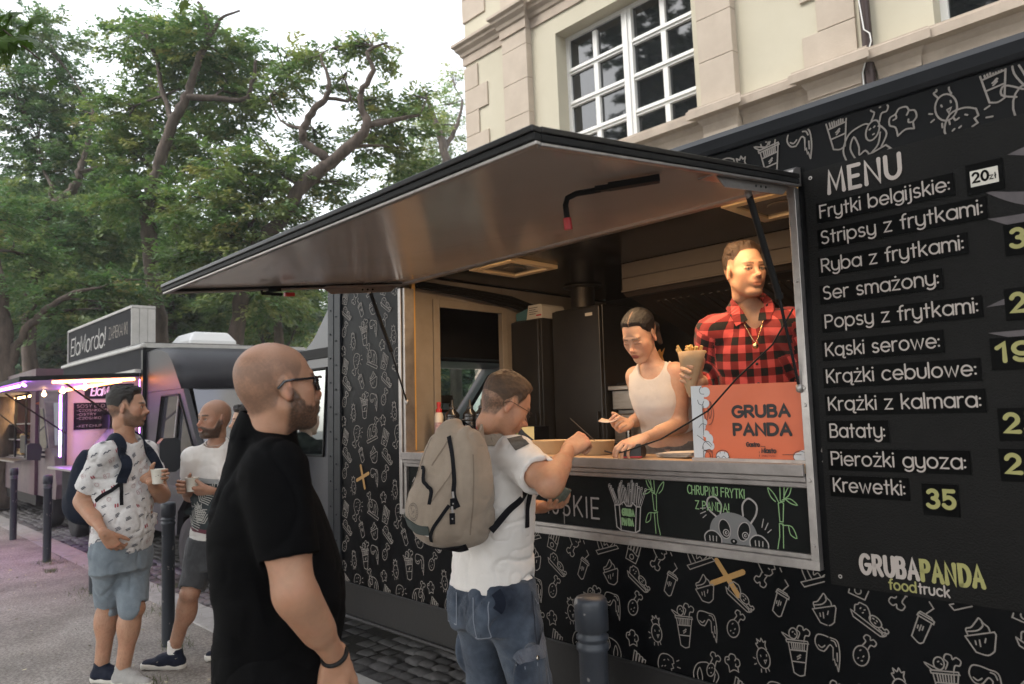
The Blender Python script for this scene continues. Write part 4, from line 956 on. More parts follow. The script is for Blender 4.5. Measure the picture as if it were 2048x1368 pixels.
# ---- raised awning: hinge line (y=-.04, z=2.365) to the outer edge (y=-1.42, z=2.19)
AX0, AX1 = -3.56, -1.125
Ha, Hb = (-.045, 2.352), (-1.378, 2.178)
aw = MB()
d = Vector((Hb[0] - Ha[0], Hb[1] - Ha[1])); d.normalize(); nrm_ = Vector((d.y, -d.x)); nrm_ = nrm_ if nrm_.y > 0 else -nrm_
def AP(t, h): return (Ha[0] + (Hb[0] - Ha[0]) * t + nrm_.x * h, Ha[1] + (Hb[1] - Ha[1]) * t + nrm_.y * h)
M_awn = mat("awning_sheet", (.62, .53, .47), .17, metal=.3, noise=(.58, .49, .43), nscale=2.5, rvar=.04, spec=.6)
for i in range(12):
    for j in range(8):
        pass
nx, ny = 24, 12; vs = []; fs = []
for i in range(nx + 1):
    for j in range(ny + 1):
        x = AX0 + .03 + (AX1 - AX0 - .06) * i / nx; t = .01 + .965 * j / ny
        w = .0012 * math.sin(i * .9 + j * .35) * math.sin(PI * i / nx) * math.sin(PI * j / ny)
        y, z = AP(t, w); vs.append((x, y, z))
for i in range(nx):
    for j in range(ny):
        a = i * (ny + 1) + j; fs.append((a, a + 1, a + ny + 2, a + ny + 1))
aw.add(vs, fs, 0, True)
for (a, b, c_, e) in ((.3, .35, .55, .52), (.36, .56, .44, .6)):   # scratches
    pass
p0 = [AP(.0, .012), AP(.985, .012), AP(.985, .03), AP(0, .03)]; aw.prism(p0, 'x', AX0 + .02, AX1 - .02, 1)
for k in range(9):
    x0_ = -2.95 + k * .13; t0_ = .62 - k * .05; aw.add([(x0_, *AP(t0_, -.0015)), (x0_ + .1, *AP(t0_ - .034, -.0015)), (x0_ + .1, *AP(t0_ - .037, -.0015)), (x0_, *AP(t0_ - .004, -.0015))], [(0, 1, 2, 3)], 2)
awo = tb(aw, "awning", [M_awn, M_blk, mat("scratch", (.05, .04, .035), .6)])
rim = MB()
def rimbar(p, q, prof, m):
    """prof in (outward, up)"""
    rim.bar(p, q, prof[0], prof[1], m)
for (h0, w, hh, m) in ((.018, .03, .016, 1), (.0, .025, .018, 0), (-.0145, .018, .01, 2)):
    y1, z1 = AP(1.0, h0); y0_, z0_ = AP(0.0, h0)
    rim.bar((AX0 - .014, y1, z1), (AX1 + .014, y1, z1), w, hh, m)
    for x in (AX0, AX1): rim.bar((x, y0_, z0_), (x, y1 + .015, z1 + .002), w, hh, m)
tb(rim, "awning_rim", [M_rub, mat("rim_black", (.01, .009, .0085), .35, spec=.3), M_alu], awo, bevel=.003)
for x, s_ in ((AX0, 1), (AX1, -1)):
    br = MB()
    f = [AP(.02, -.012), AP(.4, -.012), AP(.36, -.05), AP(.07, -.05)]
    xx = x + s_ * .012; br.prism(f, 'x', xx, xx + s_ * .004, 0); g0 = [AP(.02, -.012), AP(.4, -.012), AP(.4, -.016), AP(.02, -.016)]; br.prism(g0, 'x', xx + s_ * .0045, xx + s_ * .06, 0)
    for t in (.16, .185, .21): br.lathe([(.006, 0), (.004, .006)], (xx + s_ * .004, *AP(t, -.032)), 8, 1, M=Matrix.Rotation(PI / 2, 3, 'Y'))
    tb(br, "strut_bracket", [M_alu, M_rub], awo)
for (top, mid, bot) in (((-1.19, -.275, 2.282), (-1.18, -.122, 1.945), (-1.168, -.035, 1.62)), ((-3.55, -.27, 2.282), (-3.545, -.135, 1.95), (-3.535, -.03, 1.645))):
    g_ = MB(); g_.tube([top, mid], .0115, 12); g_.tube([(mid[0], mid[1], mid[2] + .004), (mid[0], mid[1] + .0045, mid[2] - .014)], [.014, .013], 12); o = tb(g_, "gas_strut", M_rub)
    g_ = MB(); g_.tube([mid, bot], .0055, 8); tb(g_, "strut_rod", mat("rod", (.03, .03, .032), .25, metal=.8), o)
    g_ = MB(); g_.lathe([(.004, -.02), (.012, -.012), (.013, 0), (.009, .012), (.004, .016)], top, 12); g_.lathe([(.004, -.016), (.012, -.01), (.012, .01), (.004, .016)], bot, 12); tb(g_, "ball_joint", M_alu, o)
lt = MB(); 
lt.bar((-1.22, *AP(.53, -.02)), (-1.34, *AP(.60, -.022)), .03, .02, 0); lt.bar((-1.34, *AP(.60, -.024)), (-1.37, *AP(.62, -.024)), .02, .016, 0)
lt.tube([(-1.36, *AP(.61, -.026)), (-1.41, *AP(.65, -.03)), (-1.43, *AP(.665, -.04)), (-1.435, *AP(.67, -.06)), (-1.435, *AP(.67, -.1))], .009, 10, 0); lo_ = tb(lt, "awning_latch", M_rub, awo)
lt = MB(); lt.tube([(-1.435, *AP(.67, -.1)), (-1.435, *AP(.67, -.135))], [.012, .013], 12); tb(lt, "handle_grip", M_red, lo_)
lt = MB(); lt.bar((-3.57, *AP(.62, -.018)), (-3.5, *AP(.6, -.02)), .028, .016, 0); lt.tube([(-3.53, *AP(.66, -.02)), (-3.53, *AP(.66, -.035)), (-3.53, *AP(.58, -.045))], .008, 8, 0); lo_ = tb(lt, "awning_latch", M_rub, awo)
lt = MB(); lt.tube([(-3.53, *AP(.57, -.045)), (-3.53, *AP(.53, -.046))], .011, 10); tb(lt, "handle_grip", M_red, lo_)
cbm = MB(); cbm.tube([(x, y, z) for x, y, z in ((-1.165, -.05, 1.9), (-1.25, -.05, 1.78), (-1.4, -.06, 1.66), (-1.52, -.06, 1.55), (-1.62, -.06, 1.5), (-1.75, -.05, 1.44), (-1.95, -.04, 1.385), (-2.1, .08, 1.37), (-2.2, .14, 1.375))], .0035, 6); tb(cbm, "cable", M_rub)

# ---- menu board
M_menu = mat("menu_board", (.006, .0056, .005), .55, noise=(.0032, .003, .0027), nscale=3, bump=.3, bscale=160, spec=.14)
M_strip = mat("menu_strip", (.0012, .0013, .0013), .45, spec=.04)
M_let = mat("menu_letter", (.36, .315, .285), .6)
M_yel = mat("price_yellow", (.27, .255, .085), .6)
M_leafp = mat("print_grey", (.085, .072, .075), .7, noise=(.06, .052, .055), nscale=30)
M_paper = mat("white_label", (.56, .53, .47), .7)
mn = MB(); mn.box(-1.113, .95, -.012, -.001, .955, 2.392, 0)
ik = Ink(mn, lambda u, v, l: (u, -.012 - l, v), .001, .00025)
def blade(p0, p1, w, bend):
    a = Vector(p0); b = Vector(p1); n = Vector((-(b - a).y, (b - a).x)).normalized()
    L_ = [a + (b - a) * t + n * (bend * math.sin(PI * t) + w * math.sin(PI * t ** .8)) for t in [i / 12 for i in range(13)]]
    R_ = [a + (b - a) * t + n * (bend * math.sin(PI * t) - w * math.sin(PI * t ** .8)) for t in [i / 12 for i in range(12, -1, -1)]]
    ik.fill([(p.x, p.y) for p in L_ + R_[1:-1]], 1)
for (p0, p1, w, b) in (((-.3, 2.14), (-.575, 2.19), .022, .03), ((-.28, 2.1), (-.565, 2.1), .03, .03), ((-.3, 2.2), (-.5, 2.28), .03, -.03), ((-.36, 1.95), (-.5, 2.0), .016, 0), ((-.25, 1.85), (-.59, 1.835), .024, -.02), ((-.3, 1.74), (-.59, 1.758), .02, .01), ((-.3, 2.22), (-.28, 2.36), .03, .02), ((-.2, 2.1), (.1, 2.2), .03, .02)): blade(p0, p1, w, b)
ik.text("MENU", -1.026, 2.292, .108, .0135, 2, width=.232, gap=.26)
for (x, z) in ((-1.088, 2.362), (-1.08, .985), (.92, 2.362), (.92, .985)): ik.disc((x, z), .007, 3); ik.disc((x, z), .003, 0)
ik.text("GRUBA", -1.008, 1.008, .083, .0128, 2, width=.172, gap=.3, jit=.018, seed=7, rot=.01); ik.text("PANDA", -.823, 1.008, .083, .0128, 4, width=.163, gap=.3, jit=.018, seed=8, rot=.02)
w1 = ik.text("food", -.925, .968, .042, .0052, 4, width=.078, gap=.16); ik.text("truck", -.838, .968, .042, .0052, 2, width=.085, gap=.18)
mo = tb(mn, "menu_board", [M_menu, M_leafp, M_let, M_alu, M_yel])
rows = [("Frytki belgijskie:", -1.074, -.643, 2.193, 2.264), ("Stripsy z frytkami:", -1.076, -.562, 2.101, 2.17), ("Ryba z frytkami:", -1.081, -.62, 2.003, 2.071), ("Ser smażony:", -1.082, -.696, 1.906, 1.972), ("Popsy z frytkami:", -1.082, -.597, 1.806, 1.873), ("Kąski serowe:", -1.087, -.708, 1.709, 1.781), ("Krążki cebulowe:", -1.09, -.616, 1.617, 1.686), ("Krążki z kalmara:", -1.09, -.611, 1.523, 1.594), ("Bataty:", -1.091, -.889, 1.432, 1.504), ("Pierożki gyoza:", -1.093, -.665, 1.338, 1.41), ("Krewetki:", -1.092, -.842, 1.25, 1.321)]
for (tx, a, b, z0_, z1_) in rows:
    mb = MB(); mb.box(a, b, -.0155, -.0124, z0_, z1_, 0); i2 = Ink(mb, lambda u, v, l: (u, -.0155 - l, v), .0008, .00022)
    i2.text(tx, a + .013, z0_ + .0175, .062, .0053, 1, width=(b - a) - .027, gap=.15, space=.36)
    tb(mb, "menu_strip", [M_strip, M_let], mo)
def tagp(a, b, z0_, z1_, txt, white=False):
    mb = MB(); mb.box(a, b, -.0155, -.0124, z0_, z1_, 0); i2 = Ink(mb, lambda u, v, l: (u, -.0155 - l, v), .0008, .00022)
    if white:
        mb.box(a + .011, b - .013, -.0172, -.0157, z0_ + .024, z1_ - .022, 2); i2 = Ink(mb, lambda u, v, l: (u, -.0172 - l, v), .0008, .00022)
        i2.text(txt, a + .018, z0_ + .037, .04, .0068, 0, width=.04, gap=.2); i2.text("zł", a + .062, z0_ + .037, .022, .003, 0, width=.016, gap=.2)
    else: i2.text(txt, a + (b - a) * .15, z0_ + .026, .072, .0125, 1, width=(b - a) * .72, gap=.22)
    tb(mb, "price_tag", [M_strip, M_yel, M_paper], mo)
tagp(-.61, -.513, 2.181, 2.276, "20", True)
for (a, z, tx) in ((-.527, 1.977, "32"), (-.541, 1.788, "24"), (-.588, 1.646, "19"), (-.585, 1.44, "25"), (-.591, 1.323, "25")): tagp(a, a + .115, z, z + .095, tx)
tagp(-.806, -.704, 1.21, 1.307, "35")

# ---- inside: partition to the cab, ceiling lights, hood, fridges, sink
pt_ = MB(); pt_.box(-3.7, -3.66, .035, .3, .7, 2.43); pt_.box(-3.7, -3.66, .3, .86, 2.26, 2.43); pt_.box(-3.7, -3.66, .86, 2.0, .7, 2.43); pt_.box(-3.7, -3.66, .3, .86, .7, 1.2)
pt_.box(-3.66, -3.645, .26, .31, 1.2, 2.3); pt_.box(-3.66, -3.645, .31, .85, 2.25, 2.3); pt_.box(-3.66, -3.645, .85, .9, 1.2, 2.3)
tb(pt_, "partition", M_int, bevel=.003)
pt_ = MB(); pt_.box(-3.63, -3.6, .06, .085, 1.36, 2.4); tb(pt_, "post_strip", mat("brass_strip", (.7, .42, .13), .4, metal=.3))
for (a, b) in ((-3.275, -2.91), (-1.595, -1.23)):
    mb = MB()
    for q in ((a, b, .245, .29), (a, b, .585, .63), (a, a + .045, .291, .584), (b - .045, b, .291, .584)): mb.box(q[0], q[1], q[2], q[3], 2.415, 2.438)
    o = tb(mb, "ceiling_light", mat("light_trim", (.62, .48, .3), .5), bevel=.002)
    mb = MB(); mb.box(a + .05, b - .05, .3, .575, 2.425, 2.4385); mb.lathe([(.06, 2.42), (.065, 2.424)], ((a + b) / 2, .44, 0), 20); tb(mb, "lens", mat("dark_lens", (.12, .1, .08), .12, spec=.8), o)
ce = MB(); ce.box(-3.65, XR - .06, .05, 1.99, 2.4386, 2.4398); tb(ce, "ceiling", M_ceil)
hd = MB(); hd.prism([(.92, 2.437), (.92, 2.27), (.955, 2.24), (1.0, 2.24), (1.9, 1.96), (1.98, 1.96), (1.98, 2.437)], 'x', -2.66, -.1); 
hd.box(-2.66, -.1, .905, .919, 2.262, 2.275); hd.box(-2.66, -.1, .912, .919, 2.345, 2.35)
for k in range(9):
    x = -2.55 + k * .3; hd.add([(x, 1.06, 2.218), (x + .27, 1.06, 2.218), (x + .27, 1.86, 1.969), (x, 1.86, 1.969)], [(0, 1, 2, 3)], 1)
    for j in range(5): hd.bar((x + .03 + j * .052, 1.08, 2.21), (x + .03 + j * .052, 1.84, 1.973), .02, .006, 0)
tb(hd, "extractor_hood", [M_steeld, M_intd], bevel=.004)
dm = MB(); vs = []; fs = []; nx, nz = 150, 64
for i in range(nx + 1):
    for j in range(nz + 1):
        x = -2.8 + 2.2 * i / nx; z = 1.25 + .72 * j / nz; u = (x + z) * 22; w = (x - z) * 22
        vs.append((x, 1.985 - .005 * (max(0, math.cos(u * 2) * math.cos(w * 2))), z))
for i in range(nx):
    for j in range(nz):
        a = i * (nz + 1) + j; fs.append((a, a + nz + 1, a + nz + 2, a + 1))
dm.add(vs, fs, 0, True); tb(dm, "embossed_backsplash", mat("embossed_steel", (.34, .27, .21), .35, metal=.45))
st_ = MB(); st_.tube([(-3.3, 1.3, 2.43), (-3.3, 1.3, 2.16)], .085, 24); st_.lathe([(.09, 2.42), (.135, 2.425), (.135, 2.432), (.09, 2.436)], (-3.3, 1.3, 0), 24); st_.lathe([(.09, 2.26), (.094, 2.27), (.09, 2.28)], (-3.3, 1.3, 0), 24)
tb(st_, "stove_pipe", mat("pipe_black", (.045, .04, .035), .4, metal=.5))
for k in range(4):
    cbm = MB(); cbm.tube([(-3.64 + .012 * k, .1, 2.39 - .012 * k), (-3.62 + .01 * k, .5, 2.38 - .016 * k), (-3.6, .9, 2.36 - .02 * k), (-3.55, 1.1, 2.3 - .02 * k), (-3.5 + .02 * k, 1.25, 2.2)], .011, 8); tb(cbm, "cable", M_rub)
# side vent window in the far wall seen over the fridge
mat("sink_dark", (.03, .027, .025), .5)

# ---- cab (nose to the left)
M_cab = mat("cab_paint", (.04, .041, .05), .36, noise=(.033, .034, .042), nscale=3, rvar=.06, coat=.25)
cb_ = MB()
Y0c, Y1c = .09, 1.96
xs = [-4.48, -4.62, -5.0, -5.35, -5.75, -6.1, -6.4]
fair = MB()
pf = [(-4.46, 2.50), (-4.53, 2.49), (-4.62, 2.43), (-4.72, 2.33), (-4.9, 2.16), (-5.1, 2.05), (-5.3, 2.0), (-4.46, 2.0)]
vs = []; n = len(pf)
for k, (ins, dz) in enumerate(((0.02, -.04), (.0, -.09), (.02, -.015), (.1, 0), (.5, .012))): pass
secs = [(Y0c + .0, .93), (Y0c + .04, .985), (Y0c + .16, 1.0), (Y1c - .16, 1.0), (Y1c - .04, .985), (Y1c, .93)]
for (y, s_) in secs:
    for (x, z) in pf: vs.append((-4.46 + (x + 4.46) * s_, y, 2.0 + (z - 2.0) * s_))
fs = []
for k in range(len(secs) - 1):
    for i in range(n): fs.append((k * n + i, k * n + (i + 1) % n, (k + 1) * n + (i + 1) % n, (k + 1) * n + i))
fair.add(vs, fs, 0, True); fair.add(vs[:n], [tuple(range(n))[::-1]], 0); fair.add(vs[-n:], [tuple(range(n))], 0)
tb(fair, "roof_fairing", M_cab)
# cab side outline with a window hole: pillars built from prisms
def cabside(y0, y1):
    mb = MB()
    mb.prism([(-4.46, .35), (-6.35, .35), (-6.42, .6), (-6.38, .98), (-5.95, 1.22), (-5.62, 1.3), (-4.46, 1.3)], 'y', y0, y1)
    mb.prism([(-4.46, 1.3), (-4.72, 1.3), (-4.66, 1.93), (-4.46, 1.93)], 'y', y0, y1)
    mb.prism([(-5.62, 1.3), (-5.78, 1.3), (-5.08, 1.99), (-4.95, 1.99), (-5.0, 1.93)], 'y', y0, y1)
    mb.prism([(-4.46, 1.93), (-5.0, 1.93), (-4.95, 1.998), (-4.46, 1.998)], 'y', y0, y1)
    return mb
for (a, b) in ((Y0c, Y0c + .05), (Y1c - .05, Y1c)): tb(cabside(a, b), "cab_side", M_cab, bevel=.012)
for y in (Y0c + .025, Y1c - .025):
    g_ = MB(); g_.add([(-4.71, y, 1.29), (-5.63, y, 1.29), (-4.99, y, 1.94), (-4.65, y, 1.94)], [(0, 1, 2, 3)]); tb(g_, "side_window", M_cglass)
g_ = MB(); g_.prism([(-4.72, 1.315), (-5.57, 1.315), (-4.99, 1.915), (-4.672, 1.915)], 'y', Y0c - .006, Y0c - .001); 
sl_ = MB()
for (p, q_) in (((-4.715, 1.3), (-5.62, 1.3)), ((-5.62, 1.3), (-5.0, 1.925)), ((-5.0, 1.925), (-4.665, 1.925)), ((-4.665, 1.925), (-4.715, 1.3))): sl_.bar((p[0], Y0c - .004, p[1]), (q_[0], Y0c - .004, q_[1]), .012, .022, 0, up=(0, 1, 0))
sl_.bar((-4.46, Y0c - .006, 2.035), (-5.05, Y0c - .006, 2.035), .02, .07, 0); tb(sl_, "window_seal", M_rub)
bn = MB(); bn.prism([(-5.78, 1.3), (-5.95, 1.22), (-6.38, .98), (-6.42, .6), (-6.35, .35), (-6.2, .35), (-6.25, .9), (-5.75, 1.2)], 'y', Y0c + .051, Y1c - .051); tb(bn, "bonnet", M_cab, bevel=.01)
ws = MB(); ws.add([(-5.75, Y0c + .06, 1.3), (-5.75, Y1c - .06, 1.3), (-5.08, Y1c - .09, 1.98), (-5.08, Y0c + .09, 1.98)], [(0, 1, 2, 3)]); tb(ws, "windscreen", M_cglass)
rfc = MB(); rfc.box(-5.08, -4.46, Y0c + .051, Y1c - .051, 1.985, 2.0); tb(rfc, "cab_roof", M_cab)
ds = MB(); ds.prism([(-5.6, 1.28), (-5.25, 1.2), (-5.2, 1.0), (-5.6, .9)], 'y', Y0c + .08, Y1c - .08); tb(ds, "dashboard", M_intd)
sw = MB(); Mw = Matrix.Rotation(math.radians(35), 3, 'Y')
sw.tube([Vector((-5.12, .55, 1.25)) + Mw @ Vector((.19 * math.cos(a), .19 * math.sin(a), 0)) for a in [k * PI / 12 for k in range(24)]], .016, 8, closed=True)
for a in (0, 2.1, 4.2): sw.bar(Vector((-5.12, .55, 1.25)), Vector((-5.12, .55, 1.25)) + Mw @ Vector((.18 * math.cos(a), .18 * math.sin(a), 0)), .03, .012)
tb(sw, "steering_wheel", M_plast)
for (y0_, y1_) in ((.62, 1.1), (1.25, 1.75)):
    se = MB(); se.prism([(-4.62, .9), (-4.5, .95), (-4.42, 1.42), (-4.46, 1.46), (-4.54, 1.44), (-4.66, 1.02), (-5.1, .98), (-5.1, .86), (-4.62, .84)], 'y', y0_, y1_); o = tb(se, "seat", M_intd, bevel=.03)
    c_ = (y0_ + y1_) / 2; hr = MB(); y2, y3 = c_ - .15, c_ + .15
    hr.prism([(-4.49, 1.46), (-4.42, 1.48), (-4.4, 1.54), (-4.47, 1.54)], 'y', y2, y3); hr.prism([(-4.46, 1.66), (-4.39, 1.66), (-4.4, 1.72), (-4.44, 1.72)], 'y', y2, y3); hr.prism([(-4.455, 1.59), (-4.395, 1.59), (-4.395, 1.61), (-4.455, 1.61)], 'y', y2 + .04, y3 - .04)
    hr.prism([(-4.47, 1.54), (-4.4, 1.54), (-4.39, 1.66), (-4.46, 1.66)], 'y', y2, y2 + .045); hr.prism([(-4.47, 1.54), (-4.4, 1.54), (-4.39, 1.66), (-4.46, 1.66)], 'y', y3 - .045, y3)
    tb(hr, "headrest", M_intd, o, bevel=.008)
hl = MB(); hl.prism([(-6.43, .7), (-6.36, .98), (-6.15, 1.06), (-6.3, .72)], 'y', Y0c - .005, Y0c + .25); tb(hl, "headlight", mat("lamp_glass", (.4, .42, .45), .1, spec=.8))

# ---- warm working light above the hatch inside the truck
M_lamp = mat("warm_tube", (1, .8, .5), .4, emit=(1.0, .62, .27), estr=5.0)
lb = MB(); lb.box(-3.25, -1.2, .052, .09, 2.4, 2.436); lo_ = tb(lb, "work_light", M_alud)
lb = MB(); lb.box(-3.23, -1.22, .058, .084, 2.388, 2.3995); tb(lb, "tube", M_lamp, lo_)
def area(name, loc, rot, sx, sy, energy, color, mw=None):
    l = bpy.data.lights.new(name, 'AREA'); l.shape = 'RECTANGLE'; l.size = sx; l.size_y = sy; l.energy = energy; l.color = color
    o = bpy.data.objects.new(name, l); COL.objects.link(o)
    o.matrix_world = (mw or Matrix()) @ Matrix.Translation(loc) @ rot
    return o
area("hatch_lamp", (-2.2, .045, 2.375), Matrix.Rotation(math.radians(12), 4, 'X'), 2.0, .1, 7.8, (1.0, .66, .38), TRK)

# ---- loose kitchen equipment standing in the truck
def inside(name, label, cat, x, y, z, group=None): return thing(name, label, cat, T(x, y, z), group)
for (x, w, y, h, lab) in ((-3.65, .27, .93, 1.735, "black tall fridge with a paper carton on top inside the truck"), (-3.37, .42, 1.05, 1.785, "black tall fridge with a small white sticker beside the steel sink")):
    f = inside("fridge", lab, "fridge", x, y, .465)
    mb = MB(); mb.box(0, w, .03, .4, 0, h); mb.build("cabinet", M_fur, f, bevel=.006)
    mb = MB(); mb.box(.004, w - .004, 0, .0285, .06, h - .01); d_ = mb.build("door", M_fur, f, bevel=.006)
    mb = MB(); mb.bar((w - .03, -.014, .7), (w - .03, -.014, 1.1), .018, .012); mb.build("handle", M_plast, d_)
    if x > -3.5:
        mb = MB(); mb.box(w - .12, w - .06, -.002, -.0006, h - .07, h - .05); mb.build("sticker", M_paper, d_)
        mb = MB(); gg = random.Random(2)
        for k in range(7):
            a, b_ = gg.uniform(-.04, .02), gg.uniform(-.01, .01); mb.box(w - .1 + a, w - .098 + a + .012, -.0016, -.0006, .66 + b_, .664 + b_)
        mb.build("scratches", M_alud, d_)
    else:
        mb = MB(); mb.box(w - .01, w, .3, .31, .2, .21); 
cbx = inside("carton", "flat white paper carton lying on top of the black fridge", "carton", -3.63, .97, 2.202)
mb = MB(); mb.prism([(0, 0), (.25, 0), (.25, .08), (.235, .095), (.12, .095), (.1, .0)], 'y', 0, .22, 0); mb.build("box", M_paper, cbx)
mb = MB(); mb.prism([(0, 0), (.098, 0), (.112, .075), (0, .05)], 'y', -.003, .2, 0); ik = Ink(mb, lambda u, v, l: (u, -.003 - l, v), .002)
mb.build("teal_end", mat("teal_print", (.06, .16, .18), .6), cbx)
mb = MB(); ik = Ink(mb, lambda u, v, l: (u, -l, v), .002)
for k in range(4): ik.line([(.13, .075 - k * .014), (.13 + .08 - .02 * (k % 2), .075 - k * .014)], .004, 0)
ik.line([(.2, .02), (.24, .02)], .01, 1); mb.build("print", [M_plast, M_red], cbx)
sk_ = inside("sink_unit", "brushed steel sink cabinet with a small tap behind the woman", "sink", -2.93, 1.02, .70)
mb = MB(); mb.box(0, 1.5, .05, .66, 0, .62); mb.box(0, 1.5, .0, .66, .622, .655); mb.build("cabinet", M_steel, sk_, bevel=.004)
mb = MB(); mb.box(0, 1.5, .11, .6, .657, .84); mb.box(0.02, 1.48, .1, .109, .68, .82); mb.box(0.01, 1.5, .14, .6, .842, .87); mb.box(0, 1.5, .1, .6, .872, .99); mb.box(-.01, 1.52, .07, .61, .992, 1.02); mb.build("splash_box", M_steel, sk_, bevel=.004)
mb = MB(); mb.tube([(.16, .05, .655), (.16, .05, .75)], .022, 12); mb.tube([(.16, .05, .74), (.18, .02, .79), (.2, -.06, .8), (.2, -.1, .77)], .011, 10); mb.tube([(.16, .05, .76), (.16, .05, .79)], .028, 12); mb.tube([(.14, .05, .775), (.08, .02, .79)], .007, 8); mb.build("tap", mat("chrome", (.6, .55, .5), .15, metal=1.0), sk_)
mb = MB(); mb.box(-.1, .42, -.02, .3, .66, .672); mb.build("cutting_board", mat("brown_board", (.14, .075, .035), .6), sk_)
bg_ = inside("paper_bag", "crumpled orange paper bag on the steel cabinet behind the woman", "paper bag", -2.74, 1.3, 1.722)
g_ = np.random.default_rng(4); vs = []; fs = []
for (cx, cy, cz, s_) in ((0, 0, .06, .12), (-.08, .02, .03, .08), (.02, .0, .13, .09)):
    for k in range(9):
        p = np.array([cx, cy, cz])[None] + g_.normal(0, s_ * .55, (3, 3)); p[:, 2] = np.abs(p[:, 2]); i = len(vs); vs += [tuple(q) for q in p]; fs.append((i, i + 1, i + 2))
mb = MB(); mb.add(vs, fs); mb.build("bag_sheet", mat("kraft_orange", (.5, .24, .06), .35, trans=.1), bg_)
mb = MB(); mb.box(-.2, .12, -.12, .1, -.0005, .02); mb.build("tray", M_rub, bg_, bevel=.006)
# ============================================================ BOLLARDS
M_bol = mat("bollard_paint", (.026, .031, .041), .45, noise=(.019, .023, .03), nscale=12, bump=.12, bscale=90, rvar=.1)
N_, L_, B_ = nodes_of(M_bol)
def chips(m, col, scale, thr, lo=None):
    """small worn patches of another colour"""
    N, L, b = nodes_of(m)
    tc = N.new("ShaderNodeTexCoord"); n = N.new("ShaderNodeTexNoise"); n.inputs["Scale"].default_value = scale; n.inputs["Detail"].default_value = 2
    L.new(tc.outputs["Object"], n.inputs["Vector"])
    r = N.new("ShaderNodeValToRGB"); r.color_ramp.elements[0].position = thr; r.color_ramp.elements[1].position = thr + .015
    L.new(n.outputs[0], r.inputs[0])
    mx = N.new("ShaderNodeMix"); mx.data_type = 'RGBA'; L.new(r.outputs[0], mx.inputs[0])
    src = b.inputs["Base Color"].links[0].from_socket
    L.new(src, mx.inputs[6]); mx.inputs[7].default_value = (*col, 1); L.new(mx.outputs[2], b.inputs["Base Color"])
chips(M_bol, (.2, .19, .18), 16, .66)
def bollard_parts(root):
    mb = MB()
    mb.lathe([(.044, -.1), (.044, .84), (.05, .848), (.05, .862), (.043, .868), (.043, .874), (.0495, .88), (.0495, .888), (.043, .894), (.043, .9)], n=28)
    mb.build("post", M_bol, root)
    mb = MB(); mb.lathe([(.043, .9), (.0515, .905), (.0515, .985), (.049, .996), (.043, 1.003), (.02, 1.007)], n=28); mb.build("cap", M_bol, root)
bl = [(-12.51, 2.06, "dark bollard with a violet glow on it, furthest left by the kerb"), (-10.16, 2.01, "slim dark bollard just left of the man with the navy backpack"),
      (-7.9, 1.95, "dark bollard half hidden by the grey shorts of the backpack man"), (-5.64, 1.87, "dark bollard standing between the two chatting men"),
      (-1.53, 1.75, "worn grey bollard with chipped paint close in front of the black food truck"), (-14.85, 2.1, "bollard cut by the left edge of the photo")]
b0 = None
for (x, y, lab) in bl:
    if b0 is None:
        b0 = thing("bollard", lab, "bollard", Matrix.Translation((x, y, 0)), "bollards along the kerb"); bollard_parts(b0)
    else:
        o = b0.copy(); COL.objects.link(o); o.location = (x, y, 0); o["label"] = lab
        for c in list(b0.children):
            d_ = c.copy(); COL.objects.link(d_); d_.parent = o
# ============================================================ SECOND AND THIRD TRUCK
M_t2 = mat("dark_van_paint", (.022, .021, .025), .45, noise=(.017, .016, .02), nscale=2.5, rvar=.08)
M_t2p = mat("grey_panel", (.034, .034, .037), .8, noise=(.026, .026, .029), nscale=3, spec=.1)
M_trim = mat("white_trim", (.52, .50, .48), .5, noise=(.4, .385, .365), nscale=7)
M_t2int = mat("van_interior", (.6, .55, .5), .5)
M_or = mat("orange_tube", (1, .4, .1), .4, emit=(1.0, .28, .06), estr=8)
M_pu = mat("violet_tube", (.6, .3, 1), .4, emit=(.42, .14, 1.0), estr=7)
M_wm = mat("warm_bulb", (1, .7, .3), .4, emit=(1.0, .6, .25), estr=6)
t2 = thing("food_truck", "small dark grey food truck with an orange lit awning and a roof sign", "food truck", Matrix.Translation((-9.3, 2.8, 0)))
def mk(root, ox, oy):
    def fn(mb, name, m, parent=None, bevel=0.0, **k):
        mb.v = [(v[0] - ox, v[1] - oy, v[2]) for v in mb.v]
        return mb.build(name, m, parent or root, None, bevel, **k)
    return fn
q2 = mk(t2, -9.3, 2.8)
Y2, Y3 = 2.8, 4.85
mb = MB(); mb.box(-13.2, -9.3, Y2, Y2 + .03, 2.14, 2.47); mb.box(-13.2, -13.05, Y2, Y2 + .03, .42, 2.14); mb.box(-9.42, -9.3, Y2, Y2 + .03, .42, 2.14); mb.box(-13.05, -9.42, Y2, Y2 + .03, .42, .93)
q2(mb, "side_panel", M_t2p)
mb = MB(); mb.box(-9.33, -9.29, Y2 + .031, Y3, .42, 2.47); mb.box(-13.2, -9.34, Y3 - .03, Y3, .42, 2.47); mb.box(-13.2, -9.34, Y2 + .031, Y3 - .031, .42, .6); q2(mb, "body_shell", M_t2)
mb = MB(); mb.box(-13.19, -13.12, Y2 + .031, Y3 - .031, .6, 2.44); mb.box(-13.11, -9.35, Y3 - .06, Y3 - .031, .6, 2.44); mb.box(-13.19, -9.34, Y2 + .031, Y3 - .031, 2.4405, 2.4695); q2(mb, "interior_wall", M_t2int)
mb = MB(); mb.prism([(Y2 - .02, 2.465), (Y2 - .03, 2.475), (Y2 - .026, 2.505), (Y2, 2.52), (Y3, 2.52), (Y3 + .03, 2.505), (Y3 + .03, 2.465)], 'x', -13.23, -9.25); q2(mb, "roof_trim", M_trim, bevel=.008)
